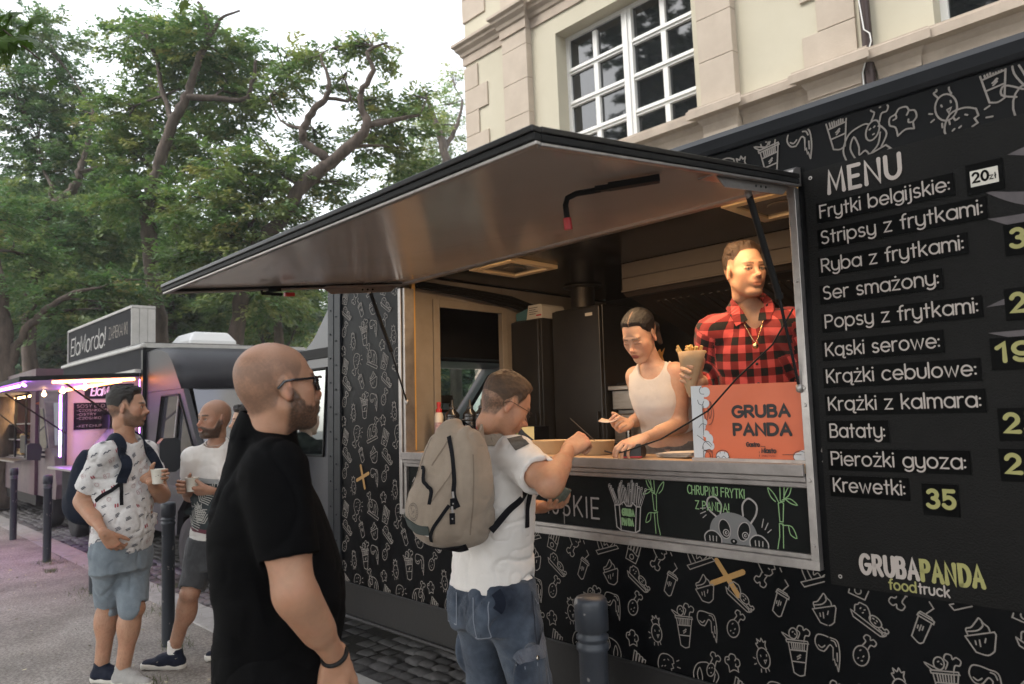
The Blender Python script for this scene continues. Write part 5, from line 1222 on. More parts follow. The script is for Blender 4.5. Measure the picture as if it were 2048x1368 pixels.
mb = MB(); mb.box(-13.2, -9.28, Y2 + .01, Y3 - .01, 2.521, 2.53); q2(mb, "roof", M_t2)
mb = MB(); mb.lathe([(.03, -.03), (.03, .02), (.022, .03)], (-9.27, Y2 - .01, 2.49), 12, M=Matrix.Rotation(PI / 2, 3, 'Y')); q2(mb, "marker_lamp", M_trim)
mb = MB(); mb.box(-9.345, -9.285, Y2 - .012, Y2 + .05, .42, 2.44); q2(mb, "corner_post", M_blk, bevel=.004)
mb = MB(); mb.box(-13.1, -9.45, Y2 - .22, Y2 + .5, .93, .96); q2(mb, "counter", M_alu, bevel=.003)
mb = MB(); mb.box(-13.03, -12.5, Y2 - .02, Y2 - .001, .5, .9)
for k in range(16): mb.box(-12.98, -12.55, Y2 - .028, Y2 - .021, .56 + k * .019, .57 + k * .019)
q2(mb, "vent_grille", M_t2p, bevel=.002)
mb = MB(); mb.box(-13.2, -9.3, Y2 + .02, Y3, .22, .42); q2(mb, "chassis", M_rub)
for x in (-12.6,): wheel(t2, q2, x, Y2 + .12, .34); wheel(t2, q2, x, Y3 - .15, .34, out=1)
# roof sign
sg = thing("roof_sign", "long grey ElaMordo sign box standing on the roof of the small dark truck", "sign", Matrix.Translation((-9.95, 2.85, 2.53)))
qs = mk(sg, -9.35, 2.85)
mb = MB(); mb.box(-12.55, -9.35, Y2 + .06, Y2 + .32, .0, .52, 0)
ik = Ink(mb, lambda u, v, l: (u, Y2 + .06 - l, v), .002, .0002)
def brush(ik, txt, x, y, size, w, m, width, seed, slant=.15):
    ik.text(txt, x, y, size, w, m, width=width, gap=.12, slant=slant, jit=.03, seed=seed); ik.text(txt, x + .008, y + .006, size * .98, w * .5, m, width=width, gap=.12, slant=slant + .03, jit=.03, seed=seed + 1)
brush(ik, "ElaMordo!", -12.4, .12, .36, .022, 1, 1.85, 3)
ik.text("ZAPIEKANKI", -10.35, .19, .22, .012, 2, width=.82, gap=.14, seed=2)
qs(mb, "face", [M_t2p, M_trim, mat("faint_letter", (.28, .24, .2), .6)])
mb = MB()
for (z0_, z1_) in ((-.012, .02), (.5, .535)): mb.box(-12.57, -9.32, Y2 + .045, Y2 + .335, z0_, z1_)
mb.box(-12.58, -12.551, Y2 + .045, Y2 + .335, .021, .499)
for k in range(3): mb.box(-9.349, -9.325 + .004 * (k == 1), Y2 + .046 + k * .097, Y2 + .046 + k * .097 + .094, .021, .499)
qs(mb, "frame", M_trim, bevel=.004)
hb = thing("roof_hatch", "white plastic roof hatch cover on top of the small dark truck", "roof hatch", Matrix.Translation((-9.7, 3.65, 2.53)))
mb = MB(); mb.add([(x * a, y * b, z) for (a, b, z) in ((.36, .3, 0), (.36, .3, .05), (.28, .22, .17)) for x, y in ((-1, -1), (1, -1), (1, 1), (-1, 1))], [(0, 1, 5, 4), (1, 2, 6, 5), (2, 3, 7, 6), (3, 0, 4, 7), (4, 5, 9, 8), (5, 6, 10, 9), (6, 7, 11, 10), (7, 4, 8, 11), (8, 9, 10, 11)]); mb.build("cover", mat("hatch_white", (.7, .7, .7), .4), hb, bevel=.03, bseg=3)
mb = MB(); mb.box(-.38, .38, -.32, .32, -.01, .012); mb.build("flange", M_trim, hb)
# awning of the small truck
mb = MB(); aq = [(Y2 - .01, 2.13), (1.6, 2.085), (1.6, 2.11), (Y2 - .01, 2.16)]; mb.prism(aq, 'x', -13.0, -9.4); aw2 = q2(mb, "awning", M_trim, bevel=.004)
mb = MB(); mb.bar((-9.39, Y2 - .02, 2.15), (-9.39, 1.58, 2.105), .03, .05); mb.bar((-13.0, 1.59, 2.1), (-9.39, 1.59, 2.1), .03, .05); mb.bar((-13.01, Y2 - .02, 2.15), (-13.01, 1.58, 2.105), .03, .05); q2(mb, "awning_rim", M_rub, aw2)
mb = MB(); mb.prism([(-9.7, 2.17), (-9.35, 2.17), (-9.35, 2.2), (-9.7, 2.2)], 'y', Y2 - .06, Y2 - .001); mb.box(-13.0, -9.38, Y2 - .07, Y2 - .001, 2.17, 2.215); q2(mb, "hinge_rail", M_trim)
for (a, b, m, nm) in (((-9.46, 2.75, 2.10), (-9.46, 1.9, 2.07), M_or, "orange_tube"), ((-9.8, 1.7, 2.05), (-9.46, 1.62, 2.05), M_pu, "violet_tube"), ((-12.9, 2.7, 2.1), (-9.9, 2.72, 2.1), M_or, "orange_tube"), ((-12.98, 2.72, 1.1), (-12.98, 2.72, 2.05), M_pu, "violet_tube"), ((-9.5, 2.83, 1.0), (-9.5, 2.83, 2.1), M_pu, "violet_tube"), ((-12.0, 1.64, 2.05), (-9.9, 1.66, 2.05), M_pu, "violet_tube")):
    mb = MB(); mb.tube([a, b], .016, 8); q2(mb, nm, m)
for i in range(3):
    mb = MB(); mb.lathe([(.01, .06), (.016, .03), (.028, .015), (.03, -.01), (.01, -.03)], (-12.2 + i * 1.1, 2.35, 2.03), 12); q2(mb, "bulb", M_wm)
for x in (-9.47, -12.93):
    mb = MB(); mb.tube([(x, 2.0, 2.08), (x, Y2 - .01, 1.45)], .012, 8); q2(mb, "gas_strut", M_rub)
mb = MB(); mb.box(-13.118, -13.1, 2.93, 3.46, 1.5, 1.92, 0); ik = Ink(mb, lambda u, v, l: (-13.1 + l, u, v), .003, .0002)
for k, tx in enumerate(("SOSY ELO", "-CZOSNKOWY", "-OSTRY", "-CZOSNKOWY", "", "-KETCHUP")):
    if tx: ik.text(tx, 2.97, 1.845 - k * .062, .05 if k else .068, .006, 1, width=.045 * len(tx) * (1 if k else 1.1), gap=.2, jit=.02, seed=k)
q2(mb, "sauce_board", [M_board, M_chw])
mb = MB(); mb.box(-13.118, -13.1, 3.08, 3.8, 1.98, 2.22, 0); ik = Ink(mb, lambda u, v, l: (-13.1 + l, u, v), .003, .0002)
brush(ik, "ElaMordo!", 3.16, 2.03, .2, .016, 1, .55, 5); q2(mb, "name_board", [M_blk, mat("lit_letter", (.75, .6, .75), .5, emit=(.6, .4, .6), estr=.2)])
mb = MB(); mb.prism([(Y2 + .12, .96), (Y2 + .7, .96), (Y2 + .7, 1.5), (Y2 + .55, 1.5)], 'x', -12.9, -11.4); q2(mb, "display_case", mat("case_glass", (.3, .3, .33), .1, metal=.3, spec=.8), bevel=.01)
mb = MB(); mb.box(-13.0, -12.6, 3.3, 3.7, 1.5, 1.72); q2(mb, "toaster", M_blk, bevel=.01)
# its cab, nose towards the camera
M_c2 = mat("van_cab_paint", (.024, .023, .028), .45, noise=(.019, .018, .023), nscale=2, rvar=.06, coat=.0, spec=.35)
hi = [(-9.285, 1.93), (-9.285, 2.44), (-9.1, 2.445), (-8.75, 2.43), (-8.5, 2.37), (-8.36, 2.27), (-8.05, 1.93)]
vs = []; n = len(hi)
sec2 = [(Y2 + .03, .93), (Y2 + .08, .985), (Y2 + .22, 1.0), (Y3 - .22, 1.0), (Y3 - .08, .985), (Y3 - .03, .93)]
for (y, s_) in sec2:
    for (x, z) in hi: vs.append((-9.285 + (x + 9.285) * s_, y, 1.93 + (z - 1.93) * s_))
fs = []
for k in range(len(sec2) - 1):
    for i in range(n): fs.append((k * n + i, k * n + (i + 1) % n, (k + 1) * n + (i + 1) % n, (k + 1) * n + i))
mb = MB(); mb.add(vs, fs, 0, True); mb.add(vs[:n], [tuple(range(n))[::-1]]); mb.add(vs[-n:], [tuple(range(n))]); q2(mb, "high_roof", M_c2)
for (a, b) in ((Y2 + .03, Y2 + .09), (Y3 - .09, Y3 - .03)):
    mb = MB(); mb.prism([(-9.285, .36), (-8.28, .36), (-8.24, .62), (-8.05, .76), (-7.82, .76), (-7.6, .62), (-7.55, .36), (-6.95, .36), (-6.9, .6), (-7.0, .98), (-7.35, 1.12), (-7.6, 1.22), (-9.285, 1.22)], 'y', a, b)
    mb.prism([(-9.285, 1.22), (-8.95, 1.22), (-8.72, 1.86), (-8.72, 1.925), (-9.285, 1.925)], 'y', a, b); mb.prism([(-8.719, 1.86), (-8.2, 1.86), (-8.09, 1.925), (-8.719, 1.925)], 'y', a, b)
    mb.prism([(-8.2, 1.86), (-7.72, 1.22), (-7.6, 1.22), (-8.08, 1.925), (-8.09, 1.925)], 'y', a, b)
    q2(mb, "cab_side", M_c2, bevel=.012)
for y in (Y2 + .055, Y3 - .055):
    mb = MB(); mb.add([(-8.95, y, 1.21), (-7.7, y, 1.21), (-8.19, y, 1.87), (-8.72, y, 1.87)], [(0, 1, 2, 3)]); q2(mb, "side_window", mat("van_glass", (.05, .05, .06), .05, spec=.9))
mb = MB()
for (p, q_) in (((-8.96, 1.22), (-8.73, 1.87)), ((-8.73, 1.87), (-8.2, 1.87)), ((-8.2, 1.87), (-7.71, 1.22)), ((-7.71, 1.22), (-8.96, 1.22))): mb.bar((p[0], Y2 + .027, p[1]), (q_[0], Y2 + .027, q_[1]), .012, .025, up=(0, 1, 0))
mb.bar((-8.35, Y2 + .04, 1.22), (-8.2, Y2 + .04, 1.87), .03, .02, up=(0, 1, 0)); q2(mb, "window_seal", M_rub)
mb = MB(); mb.bar((-8.37, Y2 + .02, 1.24), (-8.19, Y2 + .02, 1.86), .008, .008); q2(mb, "window_channel", M_trim)
mb = MB(); mb.add([(-7.62, Y2 + .1, 1.22), (-7.62, Y3 - .1, 1.22), (-8.07, Y3 - .13, 1.925), (-8.07, Y2 + .13, 1.925)], [(0, 1, 2, 3)]); q2(mb, "windscreen", mat("sky_glass", (.22, .22, .24), .08, metal=.6))
mb = MB(); mb.prism([(-7.62, 1.21), (-7.35, 1.115), (-7.0, .98), (-6.9, .6), (-6.95, .36), (-7.2, .36), (-7.3, .9), (-7.62, 1.0)], 'y', Y2 + .091, Y3 - .091); q2(mb, "bonnet", M_c2, bevel=.01)
mb = MB(); mb.bar((-9.0, Y2 + .025, .85), (-7.7, Y2 + .025, .83), .012, .09); q2(mb, "side_moulding", M_plast, bevel=.004)
mb = MB()
mb.prism([(Y2 - .24, 1.1), (Y2 - .24, 1.36), (Y2 - .2, 1.41), (Y2 - .06, 1.41), (Y2 - .03, 1.37), (Y2 - .03, 1.1), (Y2 - .08, 1.06), (Y2 - .2, 1.06)], 'x', -8.08, -7.98); mo2 = q2(mb, "wing_mirror", M_plast, bevel=.015)
mb = MB(); 
for z in (1.13, 1.2): mb.tube([(-8.04, Y2 - .05, z), (-8.08, Y2 + .05, z - .03)], .02, 8)
q2(mb, "mirror_arm", M_plast, mo2)
wheel(t2, q2, -7.93, Y2 + .14, .34); wheel(t2, q2, -7.93, Y3 - .15, .34, out=1)
mb = MB(); mb.prism([(Y2 + .03, .66), (Y2 + .03, .92), (Y2 + .35, .92), (Y2 + .3, .68)], 'x', -6.97, -6.9); q2(mb, "headlight", M_cglass)
area("violet_glow", (-10.6, 1.75, 2.0), Matrix.Rotation(math.radians(20), 4, 'X'), 2.4, .06, 3.4, (.55, .12, 1.0))
area("orange_glow", (-9.6, 2.3, 2.04), Matrix(), 0.06, .8, 1.2, (1.0, .3, .12))
area("van_inside", (-11.6, 3.4, 2.38), Matrix(), 2.6, .4, 8, (1.0, .62, .78))
area("violet_inside", (-12.9, 2.95, 1.7), Matrix.Rotation(math.radians(-90), 4, 'Y'), .8, .05, 2.5, (.5, .15, 1.0))

# third truck at the far left
t3 = thing("food_truck", "patterned food truck with warm lit display shelves at the left edge", "food truck", Matrix.Translation((-15.2, 2.8, 0)))
q3 = mk(t3, -15.2, 2.8)
M_t3 = mat("printed_panel", (.14, .10, .10), .45, noise=(.05, .03, .05), nscale=3.5)
M_t3m = mat("maroon_panel", (.085, .03, .05), .4, noise=(.06, .025, .04), nscale=3)
mb = MB(); mb.box(-21, -15.6, Y2, Y2 + .03, .38, 1.0); mb.box(-21, -15.6, Y2, Y2 + .03, 2.2, 2.6); q3(mb, "side_panel", M_t3)
mb = MB(); mb.box(-15.6, -15.2, Y2, Y2 + .03, .38, 2.6); mb.box(-15.25, -15.2, Y2 + .031, 4.85, .38, 2.6); mb.box(-21, -15.26, Y2 + .031, 4.85, 2.5, 2.6); mb.box(-21, -15.26, 4.8, 4.85, .38, 2.5); mb.box(-21, -20.9, Y2 + .031, 4.8, .38, 2.5); mb.box(-20.9, -15.26, Y2 + .031, 4.8, .38, .45)
ik = Ink(mb, lambda u, v, l: (u, Y2 - l, v), .002, .0003)
q3(mb, "body_shell", M_t3m)
mb = MB(); ik = Ink(mb, lambda u, v, l: (-15.195 + l, u, v), .002, .0003)
ik.fill(ell(3.1, 2.3, .28, .11, .15, 24)[0], 0); ik.fill(ell(3.55, 2.2, .2, .08, .2, 24)[0], 0); ik.text("R", 3.0, 2.24, .2, .025, 1); ik.fill(ell(3.2, 2.0, .4, .05, .05, 24)[0], 2); q3(mb, "painted_graphic", [M_trim, M_t3m, mat("orange_print", (.4, .1, .04), .6)])
mb = MB(); mb.prism([(Y2 - .01, 2.2), (1.5, 2.28), (1.5, 2.31), (Y2 - .01, 2.23)], 'x', -20.5, -15.75); aw3 = q3(mb, "awning", M_trim)
mb = MB(); mb.bar((-15.74, Y2, 2.22), (-15.74, 1.48, 2.3), .04, .06); mb.bar((-20.5, 1.48, 2.3), (-15.74, 1.48, 2.3), .04, .06); q3(mb, "awning_rim", M_rub, aw3)
for z in (1.0, 1.32, 1.62):
    mb = MB(); mb.box(-20.5, -15.65, Y2 + .05, Y2 + .6, z, z + .025); q3(mb, "shelf", M_alud)
mb = MB(); gr = random.Random(4)
for k in range(60):
    z = gr.choice((1.025, 1.345)); x = gr.uniform(-20, -15.8); s_ = gr.uniform(.05, .1); mb.lathe([(s_ * .7, 0), (s_, s_ * .5), (s_ * .7, s_), (.01, s_ * 1.15)], (x, Y2 + gr.uniform(.15, .45), z), 8)
q3(mb, "displayed_food", mat("bread", (.45, .25, .1), .7, noise=(.6, .45, .25), nscale=9))["kind"] = "stuff"
for x in (-20.5, -18.4, -17.2, -16.2, -15.64):
    mb = MB(); mb.box(x, x + .04, Y2 + .02, Y2 + .06, 1.0, 2.2); q3(mb, "shelf_post", M_rub)
mb = MB(); mb.box(-19.5, -15.8, Y2 + .12, Y2 + .16, 2.14, 2.17); q3(mb, "warm_tube", M_wm)
mb = MB(); mb.box(-16.15, -15.7, Y2 - .06, Y2 - .02, 1.1, 1.42); q3(mb, "screen", M_blk, bevel=.01)
mb = MB(); mb.box(-20.6, -15.6, Y2 - .24, Y2 - .001, .95, .98); q3(mb, "counter", M_alud)
mb = MB(); mb.tube([(-15.8, 1.9, 2.26), (-15.72, Y2, 1.4)], .013, 8); q3(mb, "gas_strut", M_rub)
mb = MB(); mb.box(-21, -15.2, Y2 + .03, 4.8, .2, .379); q3(mb, "chassis", M_rub)
hi3 = [(-15.19, .38), (-13.85, .38), (-13.8, .62), (-14.0, 1.08), (-14.3, 1.2), (-14.75, 1.98), (-15.0, 2.15), (-15.19, 2.2)]
mb = MB(); mb.prism(hi3, 'y', Y2 + .05, 4.75); q3(mb, "cab", M_t3, bevel=.03)
mb = MB(); mb.prism([(-15.1, 1.2), (-14.42, 1.2), (-14.8, 1.88), (-15.05, 1.88)], 'y', Y2 + .035, Y2 + .049); q3(mb, "side_window", mat("van_glass", (.05, .05, .06), .05))
mb = MB(); mb.add([(-14.31, Y2 + .12, 1.24), (-14.31, 4.65, 1.24), (-14.735, 4.6, 1.97), (-14.735, Y2 + .18, 1.97)], [(0, 1, 2, 3)]); 
mb.v = [(v[0] + .012, v[1], v[2] + .006) for v in mb.v]; q3(mb, "windscreen", mat("pale_glass", (.25, .26, .27), .08, spec=.9))
mb = MB(); mb.prism([(Y2 - .22, 1.02), (Y2 - .22, 1.27), (Y2 - .17, 1.3), (Y2 - .03, 1.28), (Y2 - .0, 1.2), (Y2 - .02, 1.0)], 'x', -14.72, -14.62); mo3 = q3(mb, "wing_mirror", M_plast, bevel=.015)
mb = MB()
for z in (1.06, 1.14): mb.tube([(-14.68, Y2 - .02, z), (-14.68, Y2 + .1, z - .02)], .02, 8)
q3(mb, "mirror_arm", M_plast, mo3)
wheel(t3, q3, -14.4, Y2 + .15, .33); wheel(t3, q3, -18.5, Y2 + .15, .33)
area("shelf_glow", (-17.6, 3.1, 2.12), Matrix(), 3.6, .1, 34, (1.0, .66, .34))

# the smoky evening air over the street
hz = MB(); hz.box(-95, 13, -14, 92, -1.2, 24); ho = tag(hz.build("haze", []), "thin pale smoke and haze hanging in the air", "haze", kind='stuff')
hm = bpy.data.materials.new("haze_air"); hm.use_nodes = True; hn = hm.node_tree.nodes; hn.remove(hn["Principled BSDF"])
pv = hn.new("ShaderNodeVolumePrincipled"); pv.inputs["Color"].default_value = (.93, .95, 1.0, 1); pv.inputs["Density"].default_value = .0013; pv.inputs["Anisotropy"].default_value = .2
hm.node_tree.links.new(pv.outputs[0], [n for n in hn if n.type == 'OUTPUT_MATERIAL'][0].inputs["Volume"]); ho.data.materials.append(hm)
S.cycles.volume_bounces = 1
# ============================================================ PEOPLE: implicit surfaces meshed with surface nets
_G = np.random.default_rng(99).random((32, 32, 32)).astype(np.float32)
def vnoise(P, s):
    """smooth value noise in -1..1, P (...,3)"""
    q = np.asarray(P, np.float32) * s; i = np.floor(q).astype(np.int64); f = q - i; f = f * f * (3 - 2 * f); i &= 31; j = (i + 1) & 31
    x0, y0, z0, x1, y1, z1 = i[..., 0], i[..., 1], i[..., 2], j[..., 0], j[..., 1], j[..., 2]; fx, fy, fz = f[..., 0], f[..., 1], f[..., 2]
    a = _G[x0, y0, z0] * (1 - fx) + _G[x1, y0, z0] * fx; b = _G[x0, y1, z0] * (1 - fx) + _G[x1, y1, z0] * fx
    c = _G[x0, y0, z1] * (1 - fx) + _G[x1, y0, z1] * fx; d = _G[x0, y1, z1] * (1 - fx) + _G[x1, y1, z1] * fx
    return ((a * (1 - fy) + b * fy) * (1 - fz) + (c * (1 - fy) + d * fy) * fz) * 2 - 1
def sstep(a, b, x):
    t = np.clip((x - a) / (b - a), 0, 1); return t * t * (3 - 2 * t)
class Fld:
    def __init__(s, lo, hi, h):
        s.lo = np.array(lo, float); s.h = h; s.n = np.maximum(4, np.ceil((np.array(hi) - s.lo) / h).astype(int) + 1)
        s.D = np.full(tuple(s.n), 1.0, np.float32)
    def sub(s, lo, hi):
        a = np.clip(np.floor((np.array(lo) - s.lo) / s.h).astype(int), 0, s.n - 1); b = np.clip(np.ceil((np.array(hi) - s.lo) / s.h).astype(int) + 1, 1, s.n)
        if np.any(b <= a): return None, None
        ax = [(s.lo[k] + s.h * np.arange(a[k], b[k])).astype(np.float32) for k in range(3)]
        P = np.stack(np.meshgrid(*ax, indexing='ij'), -1)
        return (slice(a[0], b[0]), slice(a[1], b[1]), slice(a[2], b[2])), P
    def mix(s, lo, hi, fn, k=0.0, mode='u'):
        m = k + 2.5 * s.h
        sl, P = s.sub(np.array(lo) - m, np.array(hi) + m)
        if sl is None: return
        d = fn(P).astype(np.float32); D = s.D[sl]
        if mode == 'u':
            if k > 0:
                t = np.clip(.5 + .5 * (D - d) / k, 0, 1); s.D[sl] = D * (1 - t) + d * t - k * t * (1 - t)
            else: s.D[sl] = np.minimum(D, d)
        elif mode == 's':
            d = -d
            if k > 0:
                t = np.clip(.5 - .5 * (D - d) / k, 0, 1); s.D[sl] = D * (1 - t) + d * t + k * t * (1 - t)
            else: s.D[sl] = np.maximum(D, d)
        elif mode == 'i': s.D[sl] = np.maximum(D, d)
        elif mode == 'add': s.D[sl] = D + d
    def cone(s, a, b, ra, rb, k=0.02, mode='u', flat=None):
        a = np.array(a, np.float32); b = np.array(b, np.float32); ba = b - a; L2 = float(ba @ ba) + 1e-9; r = max(ra, rb)
        if flat is not None: fv = np.array(flat[0], np.float32); fv /= np.linalg.norm(fv); fs = flat[1]
        def fn(P):
            pa = P - a; t = np.clip((pa @ ba) / L2, 0, 1); q = pa - t[..., None] * ba
            if flat is not None: q = q + (q @ fv)[..., None] * fv * (fs - 1)
            return np.linalg.norm(q, axis=-1) - (ra + (rb - ra) * t)
        s.mix(np.minimum(a, b) - r, np.maximum(a, b) + r, fn, k, mode)
    def ell(s, c, r, k=0.02, mode='u', M=None):
        c = np.array(c, np.float32); r = np.array(r, np.float32); mr = r.max()
        def fn(P):
            q = P - c
            if M is not None: q = q @ M
            q = q / r; l = np.linalg.norm(q, axis=-1); l2 = np.linalg.norm(q / r, axis=-1) + 1e-6
            return l * (l - 1) / l2
        ext = r if M is None else np.full(3, mr)
        s.mix(c - ext, c + ext, fn, k, mode)
    def add(s, fn): 
        sl, P = s.sub(s.lo, s.lo + s.h * s.n); s.D += fn(P).astype(np.float32)
    def mesh(s):
        D = s.D; S_ = D < 0
        c = [S_[i:S_.shape[0] - 1 + i, j:S_.shape[1] - 1 + j, k:S_.shape[2] - 1 + k] for i in (0, 1) for j in (0, 1) for k in (0, 1)]
        cnt = sum(x.astype(np.int8) for x in c); act = (cnt > 0) & (cnt < 8)
        idx = np.full(act.shape, -1, np.int64); ids = np.argwhere(act); idx[act] = np.arange(len(ids))
        offs = np.array([(i, j, k) for i in (0, 1) for j in (0, 1) for k in (0, 1)])
        val = np.stack([D[ids[:, 0] + o[0], ids[:, 1] + o[1], ids[:, 2] + o[2]] for o in offs], 1)
        acc = np.zeros((len(ids), 3)); n = np.zeros(len(ids))
        for a in range(8):
            for b in range(a + 1, 8):
                if np.abs(offs[a] - offs[b]).sum() != 1: continue
                va, vb = val[:, a], val[:, b]; m = (va < 0) != (vb < 0)
                t = np.where(m, va / np.where(np.abs(va - vb) < 1e-12, 1, va - vb), 0)
                acc += np.where(m[:, None], offs[a] + (offs[b] - offs[a]) * t[:, None], 0); n += m
        V = (ids + acc / np.maximum(n, 1)[:, None]) * s.h + s.lo
        F = []
        for ax in range(3):
            u, v = (ax + 1) % 3, (ax + 2) % 3
            A = np.swapaxes(S_, 0, ax); 
            sl0 = [slice(None)] * 3; sl1 = [slice(None)] * 3; sl0[ax] = slice(0, -1); sl1[ax] = slice(1, None)
            e = S_[tuple(sl0)] != S_[tuple(sl1)]
            q = np.argwhere(e)
            ok = (q[:, u] > 0) & (q[:, v] > 0) & (q[:, u] < act.shape[u]) & (q[:, v] < act.shape[v]); q = q[ok]
            du = np.zeros(3, int); du[u] = 1; dv = np.zeros(3, int); dv[v] = 1
            g = lambda p: idx[p[:, 0], p[:, 1], p[:, 2]]
            quad = np.stack([g(q - du - dv), g(q - dv), g(q), g(q - du)], 1)
            inside = S_[q[:, 0], q[:, 1], q[:, 2]]
            quad = np.where(inside[:, None], quad, quad[:, ::-1])
            F.append(quad[(quad >= 0).all(1)])
        return V, np.concatenate(F)
def relax(V, F, it=1, lam=.5):
    for _ in range(it):
        acc = np.zeros_like(V); n = np.zeros(len(V))
        for a, b in ((0, 1), (1, 2), (2, 3), (3, 0)):
            np.add.at(acc, F[:, a], V[F[:, b]]); np.add.at(acc, F[:, b], V[F[:, a]]); np.add.at(n, F[:, a], 1); np.add.at(n, F[:, b], 1)
        V = V + lam * (acc / np.maximum(n, 1)[:, None] - V)
    return V
def nz(v): v = np.array(v, float); return v / np.linalg.norm(v)
def frame(x, z=(0, 0, 1)):
    x = nz(x); y = nz(np.cross(z, x)); return np.stack([x, y, np.cross(x, y)], 1)      # columns x,y,z
SKIN = np.array((.40, .212, .133)); 
def hmix(a, b, t): return a + (np.asarray(b) - a) * t[:, None]

def make_head(o, Fw, up, sk, st):
    """head in its own frame (+x face, +y left, +z up); returns world verts, faces, colours and the hair mesh"""
    M = frame(Fw, up); sc = st.get('scale', 1.0); w = st.get('w', 1.0)
    f = Fld((-.135, -.105, -.165), (.155, .105, .142), .0029)
    f.ell((-.016, 0, .042), (.098, .0765 * w, .084), 0)
    f.ell((-.042, 0, .004), (.064, .062 * w, .062), .02)
    f.ell((.03, 0, .0), (.066, .063 * w, .095), .03)
    f.ell((.034, 0, -.066), (.05, .047 * w * st.get('jaw', 1), .045), .03)
    for s_ in (-1, 1):
        f.cone((.0, s_ * .051 * w * st.get('jaw', 1), -.055), (.064, s_ * .021, -.1), .016, .014, .03)
        f.ell((.056, s_ * .045 * w, -.016), (.026, .02, .02), .025); f.ell((.046, s_ * .038 * w, -.045), (.032, .022, .032), .025)
    f.ell((.076, 0, -.1), (.02, .024 * st.get('jaw', 1), .017), .022)
    f.cone((.083, -.03, .024), (.083, .03, .024), .0135, .0135, .02)
    f.cone((-.022, 0, -.05), (-.028, .0, -.105), .05 * st.get('neck', 1), .047 * st.get('neck', 1), .03)
    for s_ in (-1, 1): f.ell((.094, s_ * .032, .003), (.014, .0165, .0105), .008, 's')
    nl = st.get('nose', 1.0)
    f.cone((.088, 0, .016), (.109 * (1 + .0 * nl), 0, -.026), .0085, .011 * nl, .011)
    f.ell((.109 + .006 * nl, 0, -.029), (.0125 * nl, .0115 * nl, .0105), .008)
    for s_ in (-1, 1):
        f.ell((.1, s_ * .0125, -.034), (.01, .0075, .0075), .006); f.ell((.109, s_ * .006, -.04), (.005, .0032, .004), .003, 's')
    f.ell((.088, 0, -.056), (.02, .028, .02), .02)
    f.cone((.1, -.014, -.0605), (.1, .014, -.0605), .0055, .0055, .006); f.cone((.098, -.012, -.0715), (.098, .012, -.0715), .0065, .0065, .006)
    if st.get('mouth_open'): f.ell((.106, 0, -.066), (.012, .016, .004), .004, 's')
    else: f.cone((.107, -.02, -.066), (.107, .02, -.066), .0022, .0022, .004, 's')
    eo = st.get('eye_open', 1.0); zt = .0094 - (1 - eo) * .0085; rt = .0046 + (1 - eo) * .0022
    for s_ in (-1, 1):   # eye mound and lids; the eyeball itself is a finer sphere
        f.ell((.0795, s_ * .032, .003), (.011, .0145, .0125), .003)
        f.cone((.089, s_ * .02, zt), (.0845, s_ * .045, zt - .002), rt, rt, .004); f.cone((.0885, s_ * .021, -.0058), (.084, s_ * .044, -.0048), .003, .003, .004)
    for s_ in (-1, 1):   # ears
        Me = frame((.75, s_ * .24, .05), (-.25, -s_ * .16, 1)); c0 = np.array((-.008, s_ * .0775 * w, -.002))
        f.ell(c0, (.018, .0082, .03), .006, 'u', Me); f.ell(c0 + Me @ np.array((.004, 0, -.026)), (.009, .007, .011), .006, 'u', Me)
        f.ell(c0 + Me @ np.array((.003, s_ * .0085, .004)), (.0105, .006, .019), .003, 's', Me); f.cone(c0 + Me @ np.array((.0, s_ * .003, .012)), c0 + Me @ np.array((-.004, s_ * .004, -.012)), .003, .002, .003)
    # masks
    zc = st.get('beard_top', -.045)
    def beard(P):
        x, y, z = P[..., 0], np.abs(P[..., 1]), P[..., 2]
        top = np.interp(x, [.0, .02, .05, .075, .1, .12], [.0, -.012, zc - .004, zc - .01, zc + .006, zc + .006])
        m = sstep(.012, -.006, z - top + .006 * vnoise(P, 90)) * sstep(-.012, .008, x) * sstep(-.135, -.118, z)
        lip = sstep(.011, .017, np.hypot((z + .066) * 1.1, y * .62)) 
        return m * lip
    if st.get('beard', 0) > 0:
        f.add(lambda P: -beard(P) * st['beard'] * (.85 + .22 * vnoise(P, 170)))
    zl = st.get('hairline', ([-.13, -.085, -.03, -.005, .012, .03, .05, .072, .095, .13], [-.07, -.075, -.055, .03, .035, .006, .05, .078, .1, .2]))
    def scalp(P):
        return P[..., 2] - np.interp(P[..., 0] + .3 * np.abs(P[..., 1]) * (P[..., 0] > .05) , zl[0], zl[1])
    V, F = f.mesh(); V = relax(V, F, 1, .35)
    n = len(V); x, y, z = V[:, 0], V[:, 1], V[:, 2]
    c = np.repeat(sk[None], n, 0) * (1 + .05 * vnoise(V, 60) + .04 * vnoise(V, 300))[:, None]
    red = np.exp(-((x - .115) ** 2 + (z + .03) ** 2 + y ** 2) / .0005) * .55 + np.exp(-((x - .075) ** 2 + (z + .03) ** 2 + (np.abs(y) - .045) ** 2) / .0009) * .3 + sstep(.079 * w, .088 * w, np.abs(y)) * (np.abs(x + .008) < .03) * .5
    c = c * (1 + np.clip(red, 0, 1)[:, None] * np.array((.12, -.2, -.24)))
    lips = sstep(1.15, .8, np.hypot(y / .023, (z + .066) / .0125)) * (x > .092)
    c = hmix(c, st.get('lip', sk * np.array((.85, .5, .5))), lips * st.get('lipk', .7))
    br = sstep(.0065, .003, np.abs(z - .0245 - .003 * np.cos(np.abs(y) * 60 - 1.8)) + .002 * vnoise(V, 400)) * sstep(.008, .014, np.abs(y)) * sstep(.054, .046, np.abs(y)) * (x > .06)
    c = hmix(c, st.get('brow', (.05, .03, .02)), br * st.get('browk', .85))
